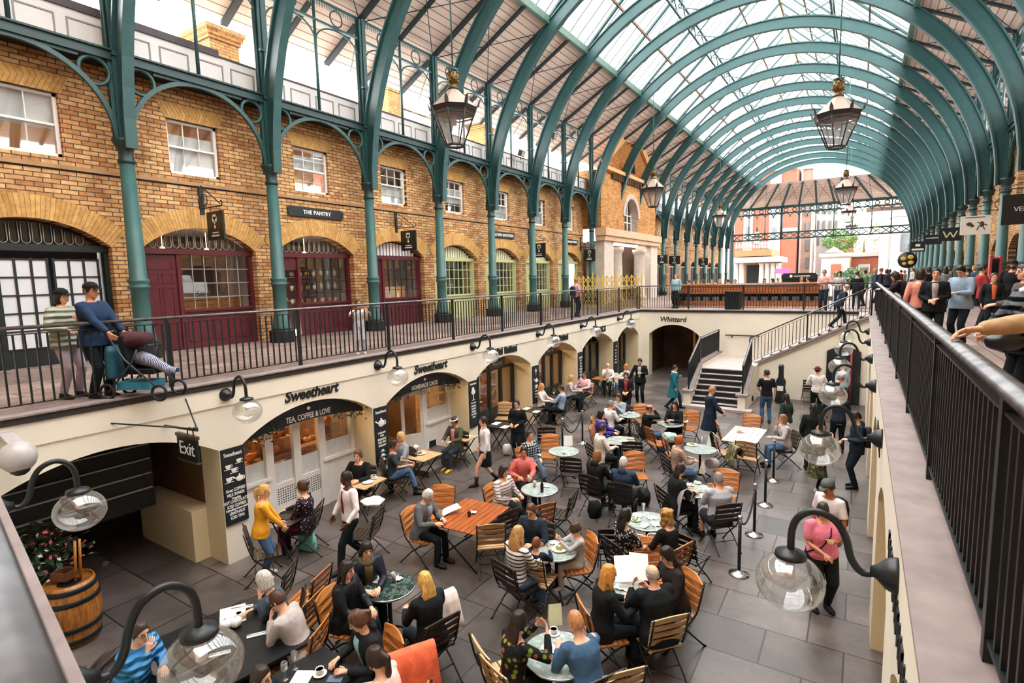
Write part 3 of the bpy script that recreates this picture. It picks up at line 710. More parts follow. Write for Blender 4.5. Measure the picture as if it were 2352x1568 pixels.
# goods in the upper windows
tag(obj('counter', MB().box(XB-1.0, XB-.6, yc(0)+1.15, yc(0)+3.25, ZT, 4.6).box(XB-1.05, XB-.56, yc(0)+1.12, yc(0)+3.28, 4.6, 4.65), WOODL), 'light wooden counter in the window with the coffee machine', 'counter')
t = thing('coffee_machine', 'white coffee machine on the wooden counter behind the maroon window', 'coffee machine', (XB-.8, yc(0)+1.75, 4.655))
obj('body', MB().box(-.2, .2, -.5, .5, .12, .42).lathe([(.2, .42), (.16, .6), (.0, .62)], 14), mat('machine_white', 'd9dcdf', .3, .1, .05, 4, 0), t)
obj('drip_tray', MB().box(-.2, .22, -.5, .5, 0, .1), CHROME, t)
for s in (-.25, .25): obj('group_head', MB().tube([(.18, s, .15), (.26, s, .1)], .03, 8), CHROME, t)
sh = []
for k, z in enumerate((4.32, 4.75, 5.2)):
    tag(obj('shelf', MB().box(XB-.95, XB-.45, yc(1)+1.2, yc(1)+3.25, z-.03, z), DWOOD), f'wooden shelf of jars and bottles in the pantry window, {("lowest", "middle", "topmost")[k]} of three', 'shelf')
    for j in range(14):
        y = yc(1)+1.3+j*.142; bottle = j > 6 and k > 0
        o = obj('bottle' if bottle else 'jar', MB().lathe([(.035, 0), (.035, .15), (.012, .2), (.012, .27)] if bottle else [(.05, 0), (.05, .11), (.045, .12), (.048, .12), (.048, .15)], 10),
            mat('bottle_pale', 'c7cbb9', .15, 0, .1, 3, 0) if bottle else mat(('jar_white', 'jar_amber', 'jar_cream')[j % 3], ('d8d6d0', 'c98a4a', 'e6dcc2')[j % 3], .3, 0, .1, 3, 0), None, (XB-.58-.12*(j % 2), y, z))
        tag(o, 'pale bottle standing in the row on the pantry window shelf' if bottle else 'preserve jar standing in the row on the pantry window shelf', 'bottle' if bottle else 'jar', 'bottles on the pantry shelves' if bottle else 'jars on the pantry shelves')
for k, z in enumerate((4.45, 5.02)):
    tag(obj('bread_shelf', MB().box(XB-.8, XB-.4, yc(1)+.42, yc(1)+1.1, z-.03, z), WOODL), f'narrow shelf of loaves beside the pantry jars, {("lower", "upper")[k]} one', 'shelf')
    for j in range(5):
        o = obj('loaf', MB().ball((0, 0, .045), .075, 12, None, .75, 1.25, .6), mat('bread_crust', 'd99a4a', .7, 0, .25, 14, .3), None, (XB-.5-.2*(j % 2), yc(1)+.52+.12*j, z), .3)
        tag(o, 'crusty golden loaf heaped on the narrow bread shelf', 'loaf', 'loaves beside the pantry window')
for j in range(4): tag(obj('gift_box', MB().box(-.15, .15, -.16, .16, 0, .42), mat('kraft_box', ('e0b98a', 'd9c7b0', 'e8d2ae', 'd8a878')[j], .7, 0, .08, 3, 0), None, (XB-.75, yc(2)+1.35+j*.45, 4.35+.0*j)), f'{("kraft", "grey", "cream", "tan")[j]} gift box in the lit window beside the maroon door', 'box')
# ---- name boards and hanging signs
def board(y, z, w, h, body, label):
    t = thing('name_board', label, 'sign', (XB+.03, y, z)); c = .07
    pts = [(-w/2+c, -h/2), (w/2-c, -h/2), (w/2, -h/2+c), (w/2, h/2-c), (w/2-c, h/2), (-w/2+c, h/2), (-w/2, h/2-c), (-w/2, -h/2+c)]
    obj('board', MB().prism(pts, lambda u, v, d: (d, u, v), 0, .04), INK, t)
    text('lettering', body, h*.56, (.05, 0, -.01), ROT_L, WHT, t, .004, 0, off=.004, space=1.08)
board(yc(1)+SP/2+.15, 7.2, 2.1, .3, 'THE PANTRY', 'long black name board with white capitals above the bread and jar shop')
board(yc(4)+SP/2+.15, 7.1, 1.9, .3, 'LE PAIN QUOTIDIEN', 'black name board above the second pale green shopfront')
board(yc(6)+SP/2+.15, 7.1, 1.9, .3, 'LE PAIN QUOTIDIEN', 'black name board above the pale green shopfront nearest the brick pavilion')
def hang_sign(x, y, z, label, right=1, s=1., body=None, col=INK):
    "bracket on the wall carrying a swinging sign; the board is square to the wall"
    t = thing('hanging_sign', label, 'hanging sign', (x, y, z)); k = right
    obj('backplate', MB().box(0, .04*k, -.06, .06, -.45, .35), INK, t)
    br = MB(); br.tube([(.03*k, 0, -.3), (.95*k*s, 0, -.3)], .016, 6); br.tube([(.03*k, 0, .3), (.9*k*s, 0, -.25)], .014, 6); br.tube([(.03*k+.14*k+.13*math.cos(a), 0, -.1+.16*math.sin(a)) for a in [2*PI*q/16 for q in range(16)]], .012, 5, closed=True); br.tube([(.95*k*s, 0, -.3), (1.0*k*s, 0, -.22), (.95*k*s, 0, -.16), (.9*k*s, 0, -.2)], .014, 6)
    obj('bracket', br, INK, t)
    lk = MB()
    for q in (.4, .85): lk.tube([(q*k*s, 0, -.3), (q*k*s, 0, -.42)], .008, 5)
    obj('chain', lk, INK, t)
    a, b = sorted((.25*k*s, 1.0*k*s)); obj('board', MB().box(a, b, -.025, .025, -1.15, -.42), col, t)
    m = MB(); cx = .62*k*s
    m.box(cx-.1, cx+.1, -.031, -.026, -.56, -.5); m.box(cx-.1, cx-.08, -.031, -.026, -.68, -.5); m.box(cx+.08, cx+.1, -.031, -.026, -.68, -.5); m.tube([(cx-.06, -.03, -.62), (cx, -.03, -.76), (cx+.06, -.03, -.62)], .01, 5); m.ball((cx, -.03, -.82), .045, 8, None, 1, .1, 1)
    m.box(cx-.14, cx+.14, -.031, -.026, -.98, -.95); m.box(cx-.18, cx+.18, -.031, -.026, -1.06, -1.02)
    obj('emblem', m, WHT, t)
hang_sign(XB, yc(0)+SP/2+.15, 7.3, 'black hanging sign over the coffee machine shopfront')
hang_sign(XB, yc(2)+SP/2+.1, 7.25, 'black hanging sign over the maroon shop with the warm window')
hang_sign(XB, yc(5)+.8, 7.2, 'black hanging sign over the third pale green shopfront')
hang_sign(XB, yc(7)-.2, 7.1, 'black hanging sign beside the brick pavilion')
# ------------------------------------------------------------------ the left wing beyond the pavilion
mbw, rvw = MB(), MB(); ops = []; wi = []
for i in range(10, 18):
    c = yc(i)+SP/2; ops.append(opening(c, 1.4, ZT, 5.75, .58, .3, 12)); ops.append(opening(c, .6, 7.8, 9.15, 0, .22)); wi.append(c)
wall_open(41.5, 72.5, ZT, 9.98, ops, PB, mbw, rvw); w = struct('wall_brick_far', mbw, BR_Y); obj('reveal', rvw, BR_Y, w)
struct('trim_13', MB().box(XB-.1, XB+.05, 41.5, 72.5, 7.5, 7.6), mat('brown_stone_band', 'a9855f', .8, 0, .15, 3, .1))
for n, c in enumerate(wi):
    w = struct(f'window_{n+9}', MB().box(XB-.2, XB-.15, c-.6, c+.6, 7.8, 9.15), DGLASS); f = MB()
    for u in (c-.57, c, c+.57): f.box(XB-.16, XB-.12, u-.03, u+.03, 7.8, 9.15)
    for z in (7.83, 8.48, 9.12): f.box(XB-.16, XB-.12, c-.6, c+.6, z-.03, z+.03)
    obj('frame', f, SASHW, w)
    t = thing('shopfront', f'dark arched shopfront of the far left wing, {ORD[n]} beyond the pavilion', 'shopfront', (XB-.3, c, ZT))
    obj('pane', MB().box(-.03, 0, -1.4, 1.4, 0, 3.1), DGLASS, t); f = MB()
    for u in (-1.35, -.45, .45, 1.35): f.box(0, .06, u-.04, u+.04, 0, 2.5)
    f.box(0, .08, -1.4, 1.4, 2.42, 2.55); f.box(0, .06, -1.4, 1.4, 0, .7); obj('frame', f, GREY if n > 1 else INK, t)
for n, c in enumerate((wi[0]+1, wi[1]+1, wi[4]+.5)): hang_sign(XB, c, 7.1, f'dark hanging sign in the far left wing, {ORD[n]} beyond the pavilion', 1, 1.3)
# ------------------------------------------------------------------ brick pavilion with stone portico
t = thing('brick_pavilion', 'gabled brick pavilion with a stone portico in the middle of the left side', 'building'); xf, ya, yb = -13.62, 31.55, 41.9; ym = (ya+yb)/2; PP = PL(xf)
STB = mat('portico_stone', 'b4a294', .8, 0, .15, 3, .1); BRP = brick('pavilion_brick', 'yz', 'cf9852', 'a86a35', '7a5838', stain=.6)
mb, rv = MB(), MB(); wall_open(ya, yb, 7.95, 11.5, [opening(ym, 1.25, 8.05, 9.0, 1.24, .6, 18)], PP, mb, rv)
mb.add([(xf, ya, 7.95), (xf-2, ya, 7.95), (xf-2, ya, 11.5), (xf, ya, 11.5)], [(0, 1, 2, 3)]); rv.add([(xf, yb, 7.95), (xf-2, yb, 7.95), (xf-2, yb, 11.5), (xf, yb, 11.5)], [(0, 1, 2, 3)])
obj('brick_wall', mb, BRP, t); obj('reveal', rv, STB, t)
g = MB(); g.add([PP(ya+.2, 11.75, 0), PP(yb-.2, 11.75, 0), PP(ym, 14.9, 0)], [(0, 1, 2)]); obj('gable', g, brick('gable_brick', 'yz', 'b8782f', '9a5c22', '6a4422', stain=.5), t)
g = MB(); g.box(xf-.2, xf+.3, ya-.2, yb+.2, 11.5, 11.72); g.bar((xf+.1, ya-.2, 11.75), (xf+.1, ym, 15.05), .5, .22, (1, 0, 0)); g.bar((xf+.1, yb+.2, 11.75), (xf+.1, ym, 15.05), .5, .22, (1, 0, 0)); obj('cornice', g, mat('cornice_stone', 'c99a62', .8, 0, .1, 3, .1), t)
g = MB(); y = ya+1.6
while y < yb-.4: g.box(xf, xf+.18, y, y+.12, 11.1, 11.45); y += .32
obj('dentil', g, mat('dentil_dark', '4f3a26', .8, 0, .2, 3, .1), t)
obj('arch_surround', arch_ring(ym, 1.25, 9.0, 1.24, .35, PP, .08).mesh('s'), STB, t)
g = MB().box(xf-.58, xf-.5, ym-1.25, ym+1.25, 8.05, 10.25); obj('arch_window', g, DGLASS, t); g = MB()
for u in (-1.2, -.45, .45, 1.2): g.box(xf-.5, xf-.44, ym+u-.05, ym+u+.05, 8.05, 10.2)
for z in (8.1, 8.7, 9.2): g.box(xf-.5, xf-.44, ym-1.2, ym+1.2, z-.03, z+.03)
obj('window_frame', g, SASHW, t)
g = MB(); g.add([PP(ym-.7, 12.0, -.02), PP(ym+.7, 12.0, -.02), PP(ym+.6, 12.9, -.02), PP(ym, 13.3, -.02), PP(ym-.6, 12.9, -.02)], [(0, 1, 2, 3, 4)]); obj('lunette', g, DGLASS, t)
g = MB(); g.box(xf-.3, xf+.45, ya-.3, yb+.3, 7.5, 7.95); g.box(xf-.3, xf+.35, ya-.2, yb+.2, 7.2, 7.5); obj('entablature', g, mat('entab_stone', 'c9a888', .8, 0, .12, 3, .1), t)
for u0, u1 in ((ya, ya+1.5), (yb-1.5, yb)): obj('pilaster', MB().box(xf-1, xf+.2, u0, u1, ZT, 7.2), STONE_L, t)
for u in (ym-2.2, ym+2.2): obj('portico_column', MB().lathe([(.5, 0), (.5, .2), (.42, .3), (.36, 3.2), (.44, 3.3), (.5, 3.45), (.5, 3.6)], 18, (xf-.2, u, ZT)), STONE_L, t)
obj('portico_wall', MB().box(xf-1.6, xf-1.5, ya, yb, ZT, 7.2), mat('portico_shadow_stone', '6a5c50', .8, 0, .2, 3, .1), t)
g = MB(); g.box(xf-1.5, xf-1.44, ym-1.1, ym+1.1, ZT, 5.3); g.box(xf-1.5, xf-1.44, ym-1.1, ym+1.1, 5.7, 6.9); obj('doorway', g, DGLASS, t)
# ------------------------------------------------------------------ right brick wall, mostly behind its columns
mbw, rvw = MB(), MB(); ops = []
for i in range(0, 18):
    c = yc(i)+SP/2; ops.append(opening(c, 1.3, ZT, 5.75, .55, .35, 10)); ops.append(opening(c, .6, 7.8, 9.15, 0, .22))
wall_open(-5, 72.5, ZT, 9.98, ops, PR(XBR), mbw, rvw); w = struct('wall_brick_right', mbw, BR_Y); obj('reveal', rvw, BR_Y, w)
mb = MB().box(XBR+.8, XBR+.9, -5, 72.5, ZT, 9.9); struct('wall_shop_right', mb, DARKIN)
struct('trim_14', MB().box(XCR-.05, XBR+.6, -5, 75, 9.98, 10.04), MATBLK)  # right soffit, its shade put into the black colour too
struct('wall_parapet_right', MB().box(XCR+.42, XCR+.6, -5, 75, 10.04, 10.95), PARAPET)
for i in range(4, 18):
    c = yc(i)+SP/2; t = thing('shopfront', f'dark shopfront behind the right arcade, {ORD[i-4]} from the camera end', 'shopfront', (XBR+.3, c, ZT)); f = MB()
    for u in (-1.25, -.4, .4, 1.25): f.box(-.05, .05, u-.05, u+.05, 0, 2.5)
    f.box(-.06, .06, -1.3, 1.3, 2.4, 2.55); f.box(-.05, .05, -1.3, 1.3, 0, .6); obj('frame', f, INK, t); obj('pane', MB().box(.05, .06, -1.3, 1.3, .6, 3.0), DGLASS, t)
# ================================================================== hanging lanterns
def pt(px, py, y):
    d = rt*((px-1176)/F_PX)-up*((py-784)/F_PX)+fw
    return V((0, 0, EYE))+d*(y/d.y)
LANT = mat('lantern_roof', '8f7d6f', .5, 0, .06, 4, .05); LDK = mat('lantern_dark', '2a2422', .45, .2, .15, 5, .05)
def make_lantern():
    t = thing('hanging_lantern', 'x', 'lantern'); n = 8; cs = [(math.cos(2*PI*(k+.5)/n), math.sin(2*PI*(k+.5)/n)) for k in range(n)]
    rim = MB().lathe([(.635, .93), (.69, 1.04), (.71, 1.06), (.66, 1.08)], n, M=Matrix.Rotation(PI/n, 4, 'Z'), smooth=False)
    for c, s in cs:
        M = Matrix.Translation((c*.72, s*.72, 1.12)) @ Matrix.Rotation(math.atan2(s, c), 4, 'Z')
        rim.add([(-.01, -.06, -.06), (-.01, .06, -.06), (.02, .055, .05), (.09, 0, .19), (.02, -.055, .05), (.03, 0, -.06)], [(0, 1, 2, 3, 4), (0, 5, 1), (1, 5, 2), (2, 5, 3), (3, 5, 4), (4, 5, 0)], False, M)
    obj('rim', rim, LDK, t)
    obj('roof', MB().lathe([(.7, 1.06), (.13, 1.6), (.0, 1.61)], n, M=Matrix.Rotation(PI/n, 4, 'Z'), smooth=False), LANT, t)
    g = MB().lathe([(.25, .04), (.63, .93)], n, M=Matrix.Rotation(PI/n, 4, 'Z'), smooth=False); g.f = g.f[:n]; g.s = g.s[:n]; obj('glass', g, glass('lantern_glass', (.97, .95, .93), .2, .3), t)
    f = MB()
    for c, s in cs: f.tube([(.255*c, .255*s, .0), (.645*c, .645*s, .95)], .02, 6)
    f.tube([(.26*c, .26*s, .03) for c, s in cs], .035, 6, closed=True); f.tube([(.6*c, .6*s, .86) for c, s in cs], .025, 6, closed=True); obj('frame', f, LDK, t)
    obj('lamp', MB().lathe([(.06, .6), (.075, .62), (.075, .85), (.05, 1.05), (0, 1.06)], 10), mat('mantle', 'c9a99a', .4, 0, .1, 5, 0), t)
    c = MB().lathe([(.15, 1.6), (.17, 1.64), (.1, 1.68), (.1, 1.74), (.13, 1.78), (.16, 1.86), (.17, 1.98), (.13, 2.08), (.06, 2.14), (.03, 2.16)], 14)
    for k in range(24):
        a = k*2.4; z = 1.8+.012*k; c.ball((.155*math.cos(a), .155*math.sin(a), z), .035, 6)
    obj('crown', c, GOLD, t)
    r = MB().tube([(0, 0, 2.12), (0, 0, 8.2)], .022, 8)
    for z in (2.12,): r.lathe([(.12, 2.1), (.17, 2.16), (.03, 2.16)], 10)
    obj('rod', r, IRON, t)
    return t
ln = make_lantern(); LP = [(-10.2, 13.0, 8.84, 'closest lantern, on the left, in front of the third column'), (-.88, 21.0, 8.9, 'closest lantern on the right side under the roof'), (-10.36, 31.5, 8.9, 'lantern on the left beside the brick pavilion'),
    (-1.1, 41.0, 9.12, 'second lantern on the right'), (-11.0, 52, 9.15, 'third lantern on the left, over the far left wing'), (*tuple(pt(1948, 520, 62).xy), 9.6, 'third lantern on the right'), (*tuple(pt(1955, 545, 76).xy), 9.2, 'most distant lantern on the right'), (*tuple(pt(1738, 548, 77).xy), 8.7, 'small distant lantern at the far left end of the hall')]
for n, (x, y, z, lb) in enumerate(LP):
    lb = 'hanging gilt-crowned '+lb
    if n: dup(ln, (x, y, z), .2, lb, 'hanging lanterns')
    else: ln.location = (x, y, z); ln['label'] = lb; ln['group'] = 'hanging lanterns'
# ------------------------------------------------------------------ globe wall lamps (arm grows along +x from the wall)
def make_lamp():
    t = thing('globe_lamp', 'x', 'wall lamp')
    obj('wall_boss', MB().lathe([(.12, 0), (.12, .02), (.1, .07), (.05, .12), (.03, .16)], 14, M=Matrix.Rotation(PI/2, 4, 'Y')), BLACK, t)
    arm = [(.1, 0, 0), (.2, 0, -.03), (.27, 0, .05), (.31, 0, .2), (.38, 0, .31), (.5, 0, .35), (.6, 0, .29), (.645, 0, .18), (.65, 0, .0)]
    q = []
    for a, b, c, d in zip([arm[0]]+arm[:-2], arm[:-1], arm[1:], arm[2:]+[arm[-1]]):
        a, b, c, d = map(V, (a, b, c, d))
        for k in range(4): u = k/4; q.append(.5*(2*b+(c-a)*u+(2*a-5*b+4*c-d)*u*u+(3*b-a-3*c+d)*u**3))
    obj('arm', MB().tube(q+[V(arm[-1])], .026, 8), BLACK, t)
    obj('cap', MB().lathe([(.03, .03), (.05, .015), (.105, .0), (.11, -.03), (.1, -.035)], 18, (.65, 0, 0)), BLACK, t)
    g = [(.09, -.03)]+[(.225*math.sin(a), -.24-.215*math.cos(PI-a)*-1) for a in []]
    prof = [(.235*math.sin(R(25+155*k/16)), -.225+.205*math.cos(R(25+155*k/16))) for k in range(17)]; prof[-1] = (1e-5, prof[-1][1])
    gm = MB().lathe(prof, 24, (.65, 0, 0)); gm.f = gm.f[:-1]; gm.s = gm.s[:-1]; obj('globe', gm, GLOBE, t)
    obj('bulb', MB().lathe([(.0, -.2), (.035, -.19), (.035, -.05), (.02, -.035)], 10, (.65, 0, 0)), mat('bulb_white', 'f2f2ef', .4, 0, .02, 5, 0), t)
    return t
lp = make_lamp(); k0 = 0
for side, items in (('l', [(5.11, 'beside the exit sign'), (8.66, 'between the two arches of the tea shop'), (12.28, 'left of the first wine bar lettering'), (16.0, 'between the two wine bar arches'), (19.43, 'right of the second wine bar arch'), (23.3, 'furthest along the left wall')]),
                    ('r', [(4.3, 'closest to the camera on the right wall'), (7.75, 'second along the right wall'), (11.35, 'third along the right wall'), (14.9, 'fourth along the right wall'), (18.4, 'fifth along the right wall'), (21.7, 'sixth along the right wall near the stairs')]),
                    ('n', [(-6.92, 'over the flower barrel'), (-3.42, 'at the bottom edge')])):
    for y, lb in items:
        loc, rz = {'l': ((XL, y, 3.06), 0), 'r': ((XR, y, 2.92 if y > 5 else 2.88), PI), 'n': ((y, near_y(y)+.0, 2.86), R(80.7))}[side]
        lb = 'clear globe lamp on a black swan-neck arm, '+lb
        if k0: dup(lp, loc, rz, lb, 'globe wall lamps')
        else: lp.location = loc; lp['label'] = lb; lp['group'] = 'globe wall lamps'; k0 = 1
# ------------------------------------------------------------------ exit sign and camera dome on the left wall
t = thing('exit_sign', 'black exit sign hanging from a bracket with two stay rods over the dark passage', 'sign', (XL, 4.1, 2.75))
m = MB(); m.tube([(0, -.75, .22), (.75, .1, .02)], .012, 6); m.tube([(0, .35, .38), (.75, .12, .02)], .012, 6); m.tube([(0, 0, -.0), (.8, .1, .0)], .018, 6); m.ball((.75, .1, .02), .04, 8); m.tube([(.62+.09*math.cos(a), .08, -.06+.09*math.sin(a)) for a in [2*PI*q/12 for q in range(12)]], .01, 5, closed=True)
obj('bracket', m, INK, t); obj('board', MB().box(.2, .78, .07, .11, -.52, -.15), INK, t); obj('frame', MB().box(.18, .8, .06, .12, -.15, -.1).box(.18, .8, .06, .12, -.54, -.52), mat('frame_brown', '4a3f36', .5, 0, .1, 5, 0), t)
text('lettering', 'Exit', .3, (.49, .066, -.33), (R(90), 0, 0), WHT, t, .003)
t = thing('security_camera', 'pale dome security camera on a bracket at the left edge', 'security camera', tuple(V((0, 0, EYE))+(rt*((40-1176)/F_PX)-up*((1040-784)/F_PX)+fw)*((XL+.4)/(rt*((40-1176)/F_PX)-up*((1040-784)/F_PX)+fw).x)-V((.4, 0, 0))))
obj('housing', MB().ball((.4, 0, -.05), .2, 18, None, 1, 1, 1.0), mat('dome_grey', 'b3acac', .35, 0, .1, 8, .02), t); obj('lens_dome', MB().ball((.42, 0, -.17), .12, 14), INK, t); obj('bracket', MB().bar((0, 0, .2), (.42, 0, .1), .14, .05), mat('dome_grey', 'b3acac', .35, 0, .1, 8, .02), t)
# ------------------------------------------------------------------ lettering over the arches
def letter(body, y, z, size, label, sh, sx=1.0, off=.008):
    o = text('shop_lettering', body, size, (XL+.012, y, z), ROT_L, INK, None, .008, sh, off=off, sx=sx); tag(o, label, 'lettering', 'shop lettering on the left wall')
letter('Sweetheart', 6.88, 2.765, .3, 'black italic shop lettering over the tea shop with four white windows', .28, .92)
letter('Sweetheart', 10.5, 2.745, .3, 'black italic shop lettering over the tea shop with the open white door', .28, .92)
letter('Vini Italiani', 14.05, 2.755, .34, 'black upright shop lettering over the first wine bar arch', 0, .85, .012)
letter('Vini Italiani', 17.7, 2.755, .34, 'black upright shop lettering over the second wine bar arch', 0, .85, .012)
letter('PANCS', 21.4, 2.74, .36, 'black bold capitals over the fifth arch of the left wall', .1, .9, .02)
letter('PANCS', 25.0, 2.74, .34, 'black bold capitals over the last arch of the left wall', .1, .8, .02)
o = text('shop_lettering', 'Whittard', .34, (-7.62, YF-.012, 2.83), ROT_F, INK, None, .008, .12, off=.006); tag(o, 'dark italic lettering on the far wall over its archway', 'lettering', 'shop lettering on the far wall')
# ------------------------------------------------------------------ menu boards on the piers
def menu(y0, y1, z0, z1, lines, label, icons):
    t = thing('menu_board', label, 'menu board', (XL+.012, (y0+y1)/2, z0)); w, h = y1-y0, z1-z0
    obj('panel', MB().box(0, .025, -w/2, w/2, 0, h), mat('blackboard', '172026', .5, 0, .12, 4, 0), t)
    m = MB(); x = .03
    for kind, u, v, s in icons:
        if kind == 'pot': m.ball((x, u, v), .06*s, 12, None, .05, 1.2, .9); m.tube([(x, u-.06*s, v), (x, u-.12*s, v+.05*s)], .014*s, 5); m.tube([(x, u+.06*s+.03*s*math.sin(a), v+.035*s*math.cos(a)) for a in [PI*q/6 for q in range(7)]], .008*s, 5); m.ball((x, u, v+.065*s), .02*s, 8, None, .1)
        if kind == 'cup': m.loft([[(x+dx, u+r*.05*s*k2, v+zz*s) for dx, k2 in ((-.002, -1), (-.002, 1), (.002, 1), (.002, -1))] for r, zz in ((.5, -.03), (.9, 0), (1, .04))], False); m.box(x-.002, x+.002, u-.075*s, u+.075*s, v-.045*s, v-.035*s); m.tube([(x, u+.05*s+.025*s*math.sin(a), v+.015*s+.02*s*math.cos(a)) for a in [PI*q/6 for q in range(7)]], .006*s, 5)
        if kind == 'glass': m.ball((x, u, v), .07*s, 12, None, .05, 1, .8); m.box(x-.002, x+.002, u-.01*s, u+.01*s, v-.16*s, v); m.box(x-.002, x+.002, u-.05*s, u+.05*s, v-.17*s, v-.16*s); m.ball((x, u-.01, v+.06*s), .045*s, 10, None, .05)
        if kind == 'cake':
            for q, r in enumerate((.1, .085, .065)): m.box(x-.002, x+.002, u-r*s, u+r*s, v+.09*s*q-.03*s, v+.09*s*q-.02*s); m.ball((x, u, v+.09*s*q), r*.6*s, 10, None, .05, 1, .5)
    obj('drawing', m, WHT, t)
    for s_, z_, b in lines: text('lettering', b, s_, (.028, 0, z_), ROT_L, WHT, t, .002, 0, off=.002, sx=.72)
    return t
menu(4.93, 5.34, .72, 2.1, [(.1, 1.27, 'Sweetheart'), (.075, .62, 'Great COFFEES'), (.075, .54, 'MILK SHAKES'), (.06, .47, 'Tempting'), (.075, .41, 'HOT CHOCOLATES'), (.075, .33, 'ICED COFFEES'), (.06, .27, 'Refreshing home-made'), (.075, .2, 'LEMONADE'), (.075, .12, 'ICED TEAS')], 'black menu board with cups and teapots, left of the first tea shop arch',
    [('cup', -.1, 1.05, 1), ('cup', .1, 1.12, .9), ('cup', .0, .97, 1), ('pot', .09, .8, 1), ('cup', -.1, .82, 1.1)])
menu(8.47, 8.87, .7, 2.08, [(.1, 1.27, 'Sweetheart'), (.07, .78, 'Lovely pots'), (.07, .71, 'of tea'), (.07, .62, 'BREAKFAST'), (.07, .55, 'EARL GREY'), (.06, .47, 'PEPPERMINT')], 'black menu board with a white teapot on the pier between the tea shop arches', [('pot', 0, 1.0, 1.5), ('cake', 0, .14, 1.2)])
menu(12.05, 12.42, .73, 2.08, [(.09, 1.27, 'Sweetheart'), (.07, .72, 'Ice creams'), (.07, .62, 'SUNDAES'), (.07, .54, 'WAFFLES'), (.07, .46, 'SORBETS'), (.06, .38, 'SMOOTHIES'), (.06, .3, 'CREPES')], 'black menu board with a sundae glass on the pier left of the first wine bar', [('glass', 0, 1.03, 1.4)])
menu(15.6, 16.02, .7, 2.0, [(.07, .42, 'WINES'), (.07, .32, 'BY THE'), (.07, .22, 'GLASS')], 'black menu board with a white bottle on the pier between the wine bars', [('glass', 0, 1.12, .8), ('pot', .02, .78, 1.2), ('cup', 0, .58, 1.4)])
menu(19.14, 19.55, .6, 2.02, [(.1, 1.2-.115*k, b) for k, b in enumerate(('ARTISAN', 'HOT', 'PIES', 'TEAS', 'SOUPS', 'ROLLS', 'CAKES', 'ICES', 'JUICE'))], 'black board of dense white capitals on the pier left of the fifth arch', [])
menu(22.78, 23.25, .55, 2.05, [(.08, 1.1-.14*k, b) for k, b in enumerate(('FRESH', 'HOT', 'ICED', 'SWEET', 'SAVOURY'))], 'black menu board on the pier left of the last arch', [('cup', .05, 1.28, .9)])
